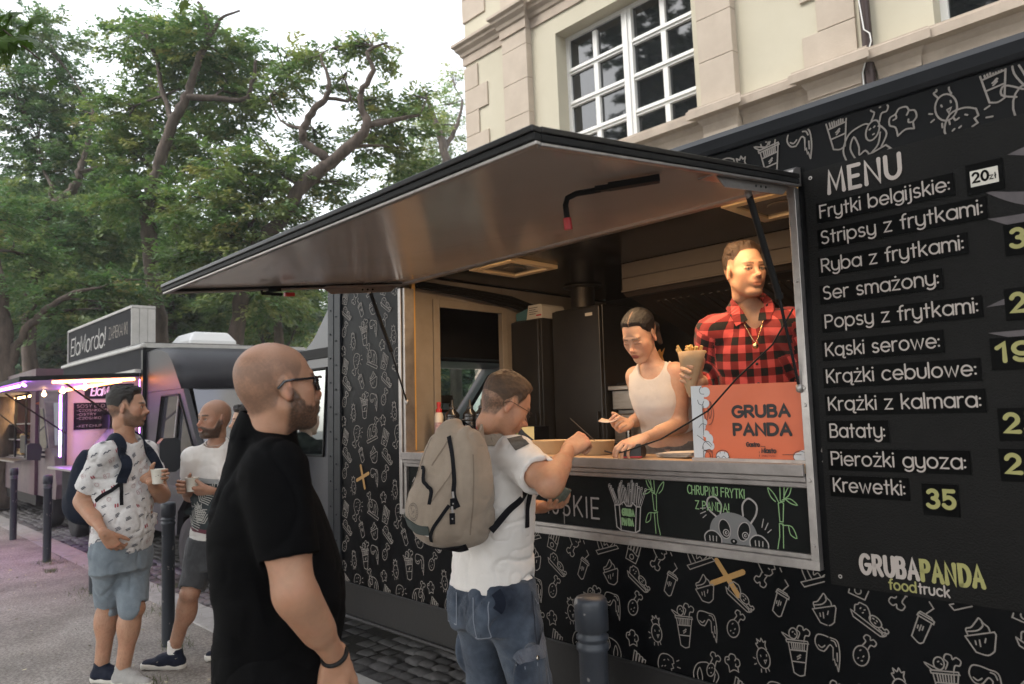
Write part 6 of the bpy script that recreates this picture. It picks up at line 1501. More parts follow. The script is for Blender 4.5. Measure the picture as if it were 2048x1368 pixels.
    ed = np.hypot((np.abs(y) - .032) / .0145, (z - .003) / .0085); c = hmix(c, sk * .5, sstep(1.35, 1.0, ed) * (x > .075) * .35)
    crease = sstep(.0022, .0008, np.abs(z - zt + .004)) * (np.abs(np.abs(y) - .0325) < .0145) * (x > .078); c = hmix(c, sk * .28, crease * .75)
    bm = beard(V) * st.get('beard_k', 0) * np.clip(.88 + .22 * vnoise(V, 330), 0, 1); c = hmix(c, st.get('beard_c', (.05, .032, .022)), np.clip(bm, 0, 1))
    if st.get('buzz', 0) or st.get('hair', 0):
        sm_ = sstep(-.008, .012, scalp(V)) * (z > -.08) * np.clip(.8 + .3 * vnoise(V, 40) + .25 * vnoise(V, 260), 0, 1)
        sm_ = sm_ * (1 - st.get('bald_top', 0) * sstep(.05, .1, z + .25 * x))
        c = hmix(c, st.get('hair_c', (.06, .045, .035)), np.clip(sm_ * st.get('buzz', .55), 0, 1))
    nostr = np.exp(-((x - .111) ** 2 + (np.abs(y) - .006) ** 2 + (z + .039) ** 2) / .00001); c *= (1 - .75 * nostr)[:, None]
    out = [(V * sc @ M.T + o, F, np.clip(c, .005, .9))]
    gz = st.get('gaze', (0, 0)); gd = nz((1, gz[0] * 60, gz[1] * 60))
    nu, nv = 28, 20; th = np.linspace(.001, PI * .62, nv); ph = np.arange(nu) * 2 * PI / nu
    D_ = np.stack([np.repeat(np.cos(th), nu), np.outer(np.sin(th), np.cos(ph)).ravel(), np.outer(np.sin(th), np.sin(ph)).ravel()], 1)
    Mg = frame(gd); D_ = D_ @ Mg.T; ang = np.arccos(np.clip(D_ @ gd, -1, 1))
    ec = np.repeat(np.array([[.50, .45, .41]]), len(D_), 0); ec[ang < .5] = st.get('iris', (.07, .045, .028)); ec[ang < .2] = (.006, .006, .006)
    i_ = np.arange(nv - 1)[:, None] * nu; j_ = np.arange(nu)[None]; j2 = (j_ + 1) % nu
    EF = np.stack([i_ + j_, i_ + nu + j_, i_ + nu + j2, i_ + j2], -1).reshape(-1, 4)
    for s_ in ((-1, 1) if eo > .35 else ()): out.append(((D_ * .0125 + (.0803, s_ * .032, .0025)) * sc @ M.T + o, EF, ec))
    hair = None
    if st.get('hair', 0):
        t0 = st['hair']; h = Fld((-.15, -.11, -.12), (.13, .11, .16), .0034)
        h.ell((-.016, 0, .042), (.098, .0765 * w, .084), 0); h.ell((.03, 0, .0), (.066, .063 * w, .095), .03)
        fr_ = st.get('hairfreq', (60, 170))
        def disp(P):
            g = scalp(P); th = t0 * sstep(-.002, st.get('fade', .05), g) * (st.get('side', .38) + (1 - st.get('side', .38)) * sstep(.03, .085, P[..., 2])) * (1 + st.get('top', .6) * sstep(.06, .12, P[..., 2] + P[..., 0] * .3))
            q = P * np.array(st.get('hstretch', (.3, 1, .8)), np.float32)
            return -th * (1 + .16 * vnoise(q, fr_[0]) + .2 * vnoise(q, fr_[1])) + .0022
        h.add(disp)
        for (a, b, ra, rb) in st.get('tail', []): h.cone(a, b, ra, rb, .015)
        V, F = h.mesh(); V = relax(V, F, 1, .3)
        cc = np.repeat(np.array(st.get('hair_c', (.03, .02, .014)))[None], len(V), 0) * (1 + .35 * vnoise(V * np.array((.6, 1, 1)), 160) + .2 * vnoise(V, 60))[:, None]
        if st.get('parting'): 
            pm = sstep(.0035, .001, np.abs(V[:, 1] - .004)) * (V[:, 0] > .0) * (V[:, 2] > .06); cc = hmix(cc, sk * .7, pm * .6)
        ft = sstep(st.get('fade', .05) * .8, .0, scalp(V)); cc = hmix(cc, sk * .27, ft * st.get('fadek', .5))
        hair = (V * sc @ M.T + o, F, np.clip(cc, .004, .9))
    return out, hair, M, beard

def make_hand(wrist, xd, palm, side, curls, thumb=(.6, .5, .3), sk=SKIN, sc=1.0, splay=.06, forearm=None):
    x = nz(xd); zz = -np.array(palm, float); zz = nz(zz - x * (zz @ x)); y = np.cross(zz, x) * (1 if side == 'R' else -1)
    B = np.stack([x, y, zz], 1); W_ = np.array(wrist, float)
    f = Fld((-.06, -.11, -.13), (.215, .11, .07), .0031)
    yb = (.03, .0105, -.0105, -.0295); xb = (.093, .097, .092, .083); ln = ((.043, .026, .021), (.048, .03, .022), (.044, .027, .021), (.034, .021, .019)); rd = (.0098, .01, .0095, .0082)
    for i in range(4): f.cone((.0, yb[i] * .62, 0), (xb[i], yb[i], 0), .0155, .0118, .014, flat=((0, 0, 1), 1.12))
    f.cone((-.02, 0, 0), (.01, 0, 0), .0235, .0235, .02, flat=((0, 0, 1), 1.25)); f.ell((.045, -.02, -.008), (.04, .018, .014), .015); f.ell((.04, .028, -.01), (.034, .016, .015), .015)
    for i in range(4):
        p = np.array((xb[i], yb[i], 0.)); a = 0.; sp = splay * (1.5 - i)
        for j in range(3):
            a += math.radians(curls[i][j]); d = np.array((math.cos(a) * math.cos(sp), math.sin(sp) * max(0, math.cos(a)), -math.sin(a))); q = p + d * ln[i][j]
            r0 = rd[i] * (1 - .09 * j); f.cone(p, q, r0 * 1.04, r0 * .94, .0025 if j else .005); p = q
    s1, s2, s3 = thumb      # spread, towards the palm, bend
    p = np.array((.026, .03, -.006)); d0 = nz((math.cos(s1), math.sin(s1), -s2))
    for j, (l, r0, r1) in enumerate(((.042, .0145, .0122), (.034, .012, .0108), (.028, .0108, .0082))):
        d = nz(d0 + np.array((.35, -.55, -.35)) * s3 * j); q = p + d * l; f.cone(p, q, r0, r1, .008 if j == 0 else .003); p = q
    V, F = f.mesh(); V = relax(V, F, 1, .3)
    c = np.repeat(sk[None], len(V), 0) * (1 + .07 * vnoise(V, 80))[:, None]
    kn = np.zeros(len(V))
    for i in range(4): kn += np.exp(-((V[:, 0] - xb[i]) ** 2 + (V[:, 1] - yb[i]) ** 2) / .00012) * (V[:, 2] > 0)
    c = c * (1 + np.clip(kn + sstep(.15, .2, V[:, 0]) * .6, 0, 1)[:, None] * np.array((.06, -.12, -.14)))
    if side == 'L': F = F[:, ::-1]
    return V * sc @ B.T + W_, F, np.clip(c, .01, .9)

def torso_frame(J, F): 
    z = nz(np.array(J['neck']) - np.array(J['pel'])); x = np.array(F, float); x = nz(x - z * (x @ z)); return np.stack([x, np.cross(z, x), z], 1)
def torso_fn(J, Fd, secs, inflate=0.0, n=2.4, zlo=None, zhi=None):
    B = torso_frame(J, Fd); o = np.array(J['pel']); S_ = np.array(secs, float)
    zz = np.linspace(S_[0, 0], S_[-1, 0], 60)
    def cr(col):   # smooth interpolation
        y = np.interp(zz, S_[:, 0], S_[:, col]); k = np.array([1, 2, 3, 2, 1]) / 9.; return np.convolve(np.pad(y, 2, 'edge'), k, 'valid')
    A, Bf, Bb, Cx = cr(1), cr(2), cr(3), (cr(4) if S_.shape[1] > 4 else zz * 0)
    z0 = S_[0, 0] if zlo is None else zlo; z1 = S_[-1, 0] if zhi is None else zhi
    def fn(P):
        q = (P - o) @ B; z = q[..., 2]; a = np.interp(z, zz, A) + inflate; cx = np.interp(z, zz, Cx); xx = q[..., 0] - cx
        b = np.where(xx > 0, np.interp(z, zz, Bf), np.interp(z, zz, Bb)) + inflate
        r = (np.abs(q[..., 1] / a) ** n + np.abs(xx / b) ** n) ** (1 / n)
        d = (r - 1) * np.minimum(a, b) * .92
        return np.maximum(d, np.maximum(z0 - z, z - z1))
    return fn
MALE = [(-.12, .165, .12, .13), (0, .168, .12, .135), (.1, .155, .115, .12), (.2, .15, .11, .11), (.32, .165, .115, .12), (.42, .18, .115, .12), (.5, .175, .095, .105), (.56, .12, .07, .085), (.6, .065, .06, .065)]
M_skin = mat("skin", (.5, .3, .2), .48, attr="col", sss=.22, bump=.18, bscale=700, spec=.4)
M_hair = mat("hair", (.05, .03, .02), .5, attr="col", bump=.5, bscale=420, stretch=(.3, 1, 1), spec=.4)
def wr(amp, s1=9, s2=22, stretch=(1, 1, 1.0)):
    """cloth folds as a field displacement"""
    st = np.array(stretch, np.float32)
    def fn(P):
        q = P * st; w = vnoise(q + 7.1, s1 * .8); a = vnoise(q + .05 * w[..., None], s1); b = vnoise(q + 3.3, s2); m = .35 + .65 * sstep(-.3, .5, vnoise(q + 11.7, s1 * .5))
        return amp * (1.15 * m * np.exp(-(a / .13) ** 2) + .55 * m * np.exp(-(b / .14) ** 2) + .45 * w - .38)
    return fn
def bvh_of(V, F): return BVHTree.FromPolygons([tuple(v) for v in V], [tuple(int(i) for i in f) for f in F])
def bbox(pts, m): p = np.array(pts); return p.min(0) - m, p.max(0) + m
class Person:
    def __init__(s, label, J, Fd, loc, head_dir, up=(0, 0, 1), sk=SKIN, secs=MALE, group=None, rot=None):
        s.J = {k: np.array(v, float) for k, v in J.items()}; s.Fd = nz(Fd); s.sk = sk; s.secs = secs
        s.loc = np.array(loc, float); s.root = thing("person", label, "person", Matrix.Translation(loc)); s.parts = []; s.hd = head_dir; s.up = up
    def put(s, name, V, F, m, col=None, uv=None, parent=None):
        o = np_mesh(name, V - s.loc, F, m, parent or s.root, True, col, None, uv); return o
    def body_field(s, f, head, arms, legs, tshrink, trapb, only=False):
        J = s.J
        f.mix(*bbox([J['pel'], J['neck']], .26), torso_fn(J, s.Fd, s.secs, tshrink, 2.4, -.05), 0)
        nk_ = head.get('neck', 1); sc = head.get('scale', 1); up_ = J['head'] - nz(s.hd) * .02 * sc - nz(s.up) * .05 * sc
        f.cone(J['neck'] - nz(J['neck'] - J['pel']) * .02, up_, .0575 * nk_, .05 * nk_ * sc, .04)
        for q in 'rl':
            f.cone(J['neck'] - np.array((0, 0, .025)), J[q + 's'], trapb, trapb, .04)
            if only: continue
            f.cone(J[q + 's'], J[q + 'e'], arms[0] * 1.18, arms[0] * .93, .04); f.cone(J[q + 's'] + (J[q + 'e'] - J[q + 's']) * .15, J[q + 's'] + (J[q + 'e'] - J[q + 's']) * .6, arms[0] * 1.08, arms[0] * 1.1, .02)
            f.cone(J[q + 'e'], J[q + 'w'], arms[1] * 1.02, arms[2], .02); f.cone(J[q + 'e'] + (J[q + 'w'] - J[q + 'e']) * .12, J[q + 'e'] + (J[q + 'w'] - J[q + 'e']) * .55, arms[1] * 1.12, arms[1] * .92, .02)
            if q + 'k' in J:
                side = np.cross((0, 0, 1), s.Fd) * (.085 if q == 'l' else -.085); hp = J['pel'] + side - np.array((0, 0, .05)); J[q + 'h'] = hp
                f.cone(hp, J[q + 'k'], legs[0] * .82, legs[1], .03)
                if q + 'a' in J:
                    f.cone(J[q + 'k'], J[q + 'a'], legs[1] * .98, legs[2], .02)
                    cf = J[q + 'k'] + (J[q + 'a'] - J[q + 'k']) * .28 - s.Fd * .014; f.ell(cf, (legs[1] * 1.12, legs[1] * 1.12, .11), .03)
                    f.ell(J[q + 'k'] + s.Fd * .012, (legs[1], legs[1], .055), .02)
    def body(s, head, arms=(.042, .036, .026), legs=(.075, .05, .036), h=.0075, hands=(), bare_legs=False, tshrink=-.024, trapb=.042):
        J = s.J; pts = [J[k] for k in J if k not in ('cup', 'cone')]; lo, hi = bbox(pts, .2); lo[2] = max(lo[2], -.02) if s.loc[2] < .2 else lo[2]
        f = Fld(lo, hi, h); s.barg = (head, arms, legs, tshrink, trapb); s.body_field(f, *s.barg)
        V, F = f.mesh(); V = relax(V, F, 2, .4)
        c = np.repeat(s.sk[None], len(V), 0) * (1 + .08 * vnoise(V, 22) + .06 * vnoise(V, 90) + .05 * vnoise(V, 330) - .09 * sstep(.62, .8, vnoise(V, 150)))[:, None] * (1 + np.array((.0, -.06, -.07)) * vnoise(V + 5, 35)[:, None])
        if bare_legs: c *= (1 - .22 * np.clip(vnoise(V * np.array((1, 1, .3)), 260), 0, 1) * (V[:, 2] < .6))[:, None]
        Vs, Fs, Cs = [V], [F], [c]; k = len(V)
        out, hair, s.HM, _ = make_head(J['head'], s.hd, s.up, s.sk, head)
        for (a, b, cc) in out + [make_hand(sk=s.sk, **hh) for hh in hands]:
            Vs.append(a); Fs.append(b + k); Cs.append(cc); k += len(a)
        s.put("body", np.concatenate(Vs), np.concatenate(Fs), M_skin, np.clip(np.concatenate(Cs), .005, .9))
        if hair is not None: s.put("hair", hair[0], hair[1], M_hair, hair[2])
        return s
    def top(s, name, m, secs, hem, sleeves, sr, h=.006, neck=.075, neckz=.0, fold=.006, folds=(9, 24), armw=None, stretch=(1, 1, 1.), extra=None, collar=None, sag=0, cutneck=None, trap=.052, tight=None):
        """shirt: sleeves = {'r': t along the upper arm or (t elbow, u forearm)}"""
        J = s.J; B = torso_frame(J, s.Fd); pts = [J['pel'], J['neck'], J['rs'], J['ls'], J['re'], J['le']] + ([J['rw'], J['lw']] if any(t > 1 for t in sleeves.values()) else [])
        lo, hi = bbox(pts, .27); f = Fld(lo, hi, h)
        f.mix(*bbox([J['pel'], J['neck']], .3), torso_fn(J, s.Fd, secs, 0, 2.35, hem), 0)
        for q in 'rl':
            sh, el, wrr = J[q + 's'], J[q + 'e'], J[q + 'w']; t = sleeves[q]
            f.cone(J['neck'] - B[:, 2] * .02, sh, trap, trap, .045)
            if t <= 0: continue
            e = sh + (el - sh) * min(t, 1); f.cone(sh, e, sr[0], sr[1], .035)
            if t > 1:
                e2 = el + (wrr - el) * (t - 1); f.cone(el, e2, sr[1], sr[2], .02); ax = nz(wrr - el); end, re_ = e2, sr[2]
            else: ax = nz(el - sh); end, re_ = e, sr[1]
            # flat cuff and an open sleeve
            tfn = torso_fn(J, s.Fd, secs, 0, 2.35, hem)
            def cut(P, end=end, ax=ax, re_=re_):
                r_ = P - end; t_ = r_ @ ax; rad = np.linalg.norm(r_ - t_[..., None] * ax, axis=-1); return t_ + .003 * vnoise(P, 40) - 4 * np.maximum(0, rad - 1.5 * re_) - 5 * np.maximum(0, .012 - tfn(P))
            f.mix(end - .16, end + .16, cut, 0, 'i')
            f.cone(end - ax * .02, end + ax * .012, re_ - .018, re_ - .014, 0, 's')
        f.cone(J['neck'] - B[:, 2] * .075, J['neck'] + B[:, 2] * (neckz + .012), neck * 1.42, neck * 1.13, .035)
        if tight is not None:
            f.D[:] = 1.0; s.body_field(f, *s.barg, only=True); f.D -= tight
        if extra: extra(f, B)
        f.add(wr(fold, *folds, stretch))
        o = J['pel']
        f.mix(lo, hi, lambda P: hem - ((P - o) @ B)[..., 2] + .003 * vnoise(P, 9), 0, 'i')
        f.ell(o + B[:, 2] * (hem - .02), (.3, .3, .0), 0) if False else None
        nk = J['neck'] + B[:, 2] * neckz + s.Fd * .012
        axn = nz(B[:, 2] * 1.0 + s.Fd * (.45 if cutneck is None else cutneck))
        def hole(P):
            v = P - nk; t_ = v @ axn; rad = np.linalg.norm(v - t_[..., None] * axn, axis=-1); return np.maximum(rad - neck - .12 * np.maximum(t_, 0), -.012 - t_)
        f.mix(nk - .2, nk + .25, hole, .006, 's')
        if collar: collar(f, B)
        V, F = f.mesh(); V = relax(V, F, 1, .4)
        loc = (V - o) @ B; uv = np.stack([np.arctan2(loc[:, 1], loc[:, 0] + .02) * .17, loc[:, 2]], 1)
        for q in 'rl':
            if sleeves[q] <= 0: continue
            sh, el = J[q + 's'], J[q + 'e']; d = nz(el - sh); rel = V - sh; tt = rel @ d; rad = np.linalg.norm(rel - tt[:, None] * d, axis=1)
            sd = (rel @ B[:, 1]) * (1 if q == 'l' else -1)
            on = (rad < sr[0] * 1.35) & (tt > -.02) & ((sd > .0) | (tt > .1))
            if sleeves[q] > 1:
                d2 = nz(J[q + 'w'] - el); r2 = V - el; t2 = r2 @ d2; rad2 = np.linalg.norm(r2 - t2[:, None] * d2, axis=1); on2 = (rad2 < sr[1] * 1.4) & (t2 > 0)
            else: on2 = on & False
            a1 = nz(np.cross(d, B[:, 0])); a2 = np.cross(d, a1); uv[on] = np.stack([np.arctan2(rel[on] @ a1, rel[on] @ a2) * .07 + 1.0, -tt[on]], 1)
            if on2.any(): a1 = nz(np.cross(d2, B[:, 0])); a2 = np.cross(d2, a1); uv[on2] = np.stack([np.arctan2(r2[on2] @ a1, r2[on2] @ a2) * .06 + 1.0, -t2[on2] - np.linalg.norm(el - sh)], 1)
        s.tV, s.tF, s.tB = V, F, bvh_of(V, F)
        return s.put(name, V, F, m, None, uv)
    def bottoms(s, name, m, rad, hem, h=.0075, fold=.006, folds=(8, 20), waist=(.17, .125, .14), extra=None, top=.06, seat=None):
        """hem: 't' fraction below the knee (1 = ankle), negative: fraction of the thigh"""
        J = s.J; pts = [J['pel'], J['rk'], J['lk'], J['rh'], J['lh']] + ([J['ra'], J['la']] if hem > 0 else []); lo, hi = bbox(pts, .2); f = Fld(lo, hi, h)
        B = frame(s.Fd, (0, 0, 1)); o = J['pel']
        f.mix(o - .25, o + .25, lambda P: (lambda q: np.maximum((np.sqrt((q[..., 1] / waist[0]) ** 2 + (q[..., 0] / np.where(q[..., 0] > 0, waist[1], waist[2])) ** 2) - 1) * .12, np.maximum(q[..., 2] - top, -.16 - q[..., 2])))((P - o) @ B), 0)
        for q in 'rl':
            hp, kn = J[q + 'h'], J[q + 'k']
            if hem < 0:
                e = hp + (kn - hp) * (-hem + .06); m_ = hp + (e - hp) * .4; rm = rad[0] * .6 + rad[1] * .4; f.cone(hp, m_, rad[0], rm, .06); f.cone(m_, e, rm, rad[1], .012); ax = nz(kn - hp); end, r_ = hp + (kn - hp) * -hem, rad[1]
            else:
                an = J[q + 'a']; m_ = hp + (kn - hp) * .35; rm = rad[0] * .65 + rad[1] * .35; f.cone(hp, m_, rad[0], rm, .06); f.cone(m_, kn, rm, rad[1], .015); e = kn + (an - kn) * hem; f.cone(kn, e, rad[1], rad[2], .015); ax = nz(an - kn); end, r_ = e, rad[2]
            sg_ = 1 if q == 'l' else -1
            def cut(P, end=end, ax=ax, r_=r_, sg_=sg_):
                v = P - end; t_ = v @ ax; rad = np.linalg.norm(v - t_[..., None] * ax, axis=-1); return t_ + .003 * vnoise(P, 30) - 4 * np.maximum(0, rad - 1.6 * r_) - (4 * np.maximum(0, -(((P - o) @ B)[..., 1] * sg_)) if hem < 0 else 0)
            f.mix(end - r_ * 2, end + r_ * 2, cut, 0, 'i'); f.cone(end - ax * .03, end + ax * .012, r_ - .024, r_ - .02, 0, 's')
        if extra: extra(f, B)
        f.add(wr(fold, *folds, (1, 1, .8)))
        V, F = f.mesh(); V = relax(V, F, 2, .4); s.bV, s.bF, s.bB = V, F, bvh_of(V, F)
        return s.put(name, V, F, m)
    def shoe(s, an, d, m_up, m_sole, ln=.285, pitch=0.0, name="shoe"):
        d = nz(d); B = frame(d, (0, 0, 1)); an = np.array(an); g = np.array((an[0], an[1], 0.0)) - d * .065
        if s.loc[2] > .2: g[2] = s.loc[2]
        f = Fld((-.06, -.085, -.02), (ln + .06, .085, .16), .0045)
        f.cone((.035, 0, .04), (.13, 0, .045), .038, .04, 0); f.cone((.13, 0, .042), (ln - .045, 0, .028), .042, .032, .03, flat=((0, 0, 1), 1.15)); f.cone((.05, 0, .05), (.062, 0, .105), .04, .043, .03); f.cone((.1, 0, .07), (.16, 0, .058), .034, .026, .03)
        f.cone((.062, 0, .1), (.065, 0, .18), .034, .036, 0, 's'); f.mix((-.1, -.1, -.1), (.5, .1, .3), lambda P: .022 - P[..., 2], 0, 'i'); f.add(lambda P: .0015 * vnoise(P, 60))
        V, F = f.mesh(); 
        f2 = Fld((-.06, -.085, -.02), (ln + .06, .085, .08), .0045); f2.cone((.035, 0, .02), (.12, 0, .02), .042, .04, 0); f2.cone((.12, 0, .02), (ln - .045, 0, .02), .042, .04, .02)
        f2.mix((-.1, -.1, -.1), (.5, .1, .3), lambda P: np.maximum(P[..., 2] - .034 - .012 * sstep(.12, .0, P[..., 0]), .002 - P[..., 2] + .018 * sstep(.2, .3, P[..., 0]) ** 2 * -1), 0, 'i'); V2, F2 = f2.mesh()
        Rp = np.array(((math.cos(pitch), 0, -math.sin(pitch)), (0, 1, 0), (math.sin(pitch), 0, math.cos(pitch)))) 
        tr = lambda V: ((V - (ln * .75, 0, 0)) @ Rp.T + (ln * .75, 0, 0)) @ B.T + g
        o = s.put(name, tr(V), F, m_up); s.put("sole", tr(V2), F2, m_sole, parent=o); return o, tr
def band(bvh, pts, w, th, lift=.003, n=28, free=True):
    """flat strap draped over a surface: returns verts, quads"""
    P = [np.array(p) for p in spline([tuple(p) for p in pts], max(2, n // max(1, len(pts) - 1)))]
    Q = []; N_ = []
    for p in P:
        c, nr, i, d = bvh.find_nearest(Vector(p))
        if c is None: c, nr = Vector(p), Vector((0, 0, 1))
        nr = np.array(nr); v = p - np.array(c)
        if free and np.linalg.norm(v) > .05: q = p; nr = nz(v)
        else: q = np.array(c) + nr * lift
        Q.append(q); N_.append(nr)
    Q = np.array(Q); N_ = np.array(N_)
    for _ in range(3):
        Q[1:-1] = .5 * Q[1:-1] + .25 * (Q[:-2] + Q[2:]); N_[1:-1] = .5 * N_[1:-1] + .25 * (N_[:-2] + N_[2:])
    V = []; F = []
    for i in range(len(Q)):
        t = nz(Q[min(i + 1, len(Q) - 1)] - Q[max(i - 1, 0)]); nn = nz(N_[i] - t * (N_[i] @ t)); b = np.cross(t, nn)
        V += [Q[i] - b * w / 2, Q[i] + b * w / 2, Q[i] + b * w / 2 + nn * th, Q[i] - b * w / 2 + nn * th]
    for i in range(len(Q) - 1):
        a = i * 4; b = a + 4
        for j in range(4): F.append((a + j, a + (j + 1) % 4, b + (j + 1) % 4, b + j))
    F += [(0, 1, 2, 3)[::-1], tuple(len(V) - 4 + j for j in range(4))]
    return np.array(V), np.array(F)
def mesh_to(name, V, F, m, root, loc, smooth=False, col=None): return np_mesh(name, np.asarray(V) - np.asarray(loc), F, m, root, smooth, col)
# ============================================================ THE PEOPLE IN THE PHOTO
import bmesh
def merge(o, V, F, m):
    o.data.materials.append(m); k = len(o.data.materials) - 1
    bm = bmesh.new(); bm.from_mesh(o.data); vs = [bm.verts.new(tuple(v)) for v in V]
    for f in F:
        try: fc = bm.faces.new([vs[i] for i in f]); fc.material_index = k
        except ValueError: pass
    bm.to_mesh(o.data); bm.free()
def cloth(name, c, rough=.85, noise=None, ns=30, bump=.25, bs=500, sheen=.15): return mat(name, c, rough, noise=noise, nscale=ns, bump=bump, bscale=bs, sheen=sheen if max(c) > .05 else 0, spec=.2 if max(c) > .05 else .08)
M_polo = cloth("black_pique", (.0019, .0019, .0023), .85, (.001, .001, .0013), 20, .3, 900, .06)
M_trou = cloth("black_trousers", (.0018, .0018, .0021), .8, (.001, .001, .0012), 20, .2, 500, .04)
M_tee = cloth("white_cotton", (.74, .70, .665), .88, (.67, .635, .60), 9, .2, 600)
M_tee2 = cloth("white_cotton_two", (.70, .67, .64), .88, (.63, .60, .57), 9, .2, 600)
M_teem = cloth("mottled_cotton", (.64, .62, .61), .88, (.53, .515, .51), 60, .2, 600)
M_denl = cloth("light_denim", (.20, .235, .265), .85, (.13, .16, .19), 12, .35, 420)
M_dend = cloth("dark_denim", (.055, .056, .06), .85, (.03, .031, .034), 12, .35, 420)
M_den = cloth("blue_denim", (.10, .125, .165), .85, (.026, .036, .055), 9, .4, 420)
add_speckle(M_den, 5, (.35, .38, .45), .8)
M_deng = cloth("grey_denim", (.22, .19, .165), .85, (.10, .085, .075), 26, .4, 300)
M_blackfab = cloth("black_webbing", (.01, .01, .012), .8, None, 20, .3, 700)
M_navyf = cloth("navy_nylon", (.012, .016, .028), .65, (.008, .011, .02), 8, .25, 300)
M_sun = mat("sunglass_black", (.006, .006, .007), .12, spec=.8)
M_shoe = cloth("navy_shoe", (.014, .018, .032), .55, (.01, .012, .022), 30, .3, 300, .1)
M_shoeg = cloth("grey_shoe", (.36, .35, .33), .7, (.28, .27, .26), 20, .3, 300)
M_shoeb = cloth("black_shoe", (.012, .012, .013), .5, None, 20, .2, 300)
M_sole = mat("sole_white", (.55, .52, .47), .6)
M_dsole = mat("sole_dark", (.03, .03, .03), .7)
M_metal = mat("silver", (.6, .57, .52), .25, metal=1.0)
M_gold2 = mat("gold_chain", (.75, .55, .28), .25, metal=1.0)

# ---- bald man in the black polo
J = dict(head=(-1.915, .922, 1.676), neck=(-1.975, 0.908, 1.545), pel=(-2.015, 0.951, 0.944), rs=(-1.800, 0.862, 1.455), re=(-1.722, 0.866, 1.165), rw=(-1.785, 1.015, 0.955), ls=(-2.16, 0.99, 1.45), le=(-2.23, 1.06, 1.12), lw=(-2.16, 1.13, .9),
         rk=(-1.93, .93, .5), ra=(-1.92, .9, .09), lk=(-2.07, 1.0, .5), la=(-2.08, .98, .09))
SB = [(-.14, .17, .14, .15), (-.04, .182, .165, .16), (.08, .19, .195, .152), (.18, .194, .2, .155), (.3, .195, .175, .158), (.4, .198, .145, .152), (.48, .19, .11, .12), (.545, .14, .08, .085), (.59, .075, .065, .065)]
Fb = nz((.43, .90, 0))
pB = Person("bald man in a black polo and sunglasses standing close in the foreground", J, Fb, (-2.0, .94, 0), nz((.1, .985, .08)), (-.01, -.08, .99), sk=np.array((.37, .195, .12)), secs=SB)
pB.body(dict(w=1.04, neck=1.12, beard=.0065, beard_k=.9, beard_c=(.02, .012, .008), beard_top=-.05, buzz=.6, bald_top=.72, hair_c=(.075, .047, .034), nose=1.0, jaw=1.1), arms=(.055, .047, .0285), legs=(.095, .07, .05),
        hands=[dict(wrist=J['rw'], xd=(-.14, -.06, -.97), palm=(-.85, .45, .1), side='R', curls=[(25, 30, 20), (28, 30, 20), (30, 32, 20), (32, 35, 20)], thumb=(.5, .25, .2), sc=1.02),
               dict(wrist=J['lw'], xd=(.05, .2, -1), palm=(1, -.2, 0), side='L', curls=[(20, 25, 15)] * 4)])
def polo_collar(f, B):
    n = pB.J['neck']; ax = nz(B[:, 2] + pB.Fd * .28); c0 = n + pB.Fd * .004
    def ring(P):
        v = P - c0; t = v @ ax; rad = np.linalg.norm(v - t[..., None] * ax, axis=-1); R0 = .084 - .2 * t + .002 * vnoise(P, 25); return np.maximum(np.abs(rad - R0) - .006, np.abs(t - .026) - .03)
    f.mix(n - .2, n + .2, ring, .004)
polo = pB.top("polo_shirt", M_polo, SB, -.02, {'r': .72, 'l': .72}, (.083, .073), h=.006, neck=.07, fold=.012, folds=(6.5, 16), collar=polo_collar, trap=.056, cutneck=.1)
pB.bottoms("trousers", M_trou, (.108, .082, .066), .93, waist=(.186, .165, .165), top=.04)
for q in 'rl': pB.shoe(J[q + 'a'], Fb, M_shoeb, M_dsole)
def glasses(p, name, m_f, m_l, sun=True, parent=None, lensz=.003, y0=.0325, tilt=0.0, back=-.012, tz=.016):
    M = p.HM; o = np.array(p.J['head']); W_ = lambda v: M @ np.array(v, float) + o - p.loc
    mb = MB()
    for s_ in (-1, 1):
        x = .116; r = [(x - .0035 * abs(a) * 100 * .3, s_ * (y0 + a), lensz + b) for a, b in ((-.022, .014), (.022, .016), (.024, .0), (.018, -.019), (-.014, -.02), (-.021, -.006))]
        r = [(px_ - 1.0 * max(0, abs(py_) - .03), py_, pz_) for px_, py_, pz_ in r]
        f_ = [W_(v) for v in r]; bk_ = [W_((v[0] - .003, v[1], v[2])) for v in r]; n = len(f_)
        if sun: mb.add(f_ + bk_, [tuple(range(n)) if s_ > 0 else tuple(range(n))[::-1], tuple(range(n, 2 * n))[::-1] if s_ > 0 else tuple(range(n, 2 * n))] + [(i, (i + 1) % n, n + (i + 1) % n, n + i) for i in range(n)], 1)
        mb.tube([tuple(v) for v in f_], .0036 if sun else .0011, 6, 0, closed=True)
        if sun: mb.tube([tuple(f_[0]), tuple(f_[1])], .0042, 8, 0)
        mb.tube([tuple(W_(v)) for v in ((.1055, s_ * .0565, lensz + .014), (.1, s_ * .066, lensz + .015), (.06, s_ * .0755, lensz + .013), (.02, s_ * .0815, tz), (-.01, s_ * .087, tz - .002), (-.03, s_ * .086, tz - .02))], .0038 if sun else .0013, 6, 0, flat=1.0)
    mb.tube([tuple(W_(v)) for v in ((.1165, -.013, lensz + .006), (.12, 0, lensz + .009), (.1165, .013, lensz + .006))], .002 if sun else .0012, 6, 0)
    return mb.build(name, [m_f, m_l], parent or p.root)
glasses(pB, "sunglasses", M_sun, M_sun)
wb = nz(J['re']) * 0; wv = np.array(J['rw']) - np.array(J['re']); wa = nz(wv); c0 = np.array(J['rw']) - wa * .012
mb = MB(); u_ = nz(np.cross(wa, (0, 0, 1))); v_ = np.cross(wa, u_)
mb.tube([tuple(c0 - pB.loc + u_ * .034 * math.cos(a) + v_ * .031 * math.sin(a)) for a in [k * PI / 14 for k in range(28)]], .0062, 8, closed=True); mb.build("wristband", M_rub, pB.root)

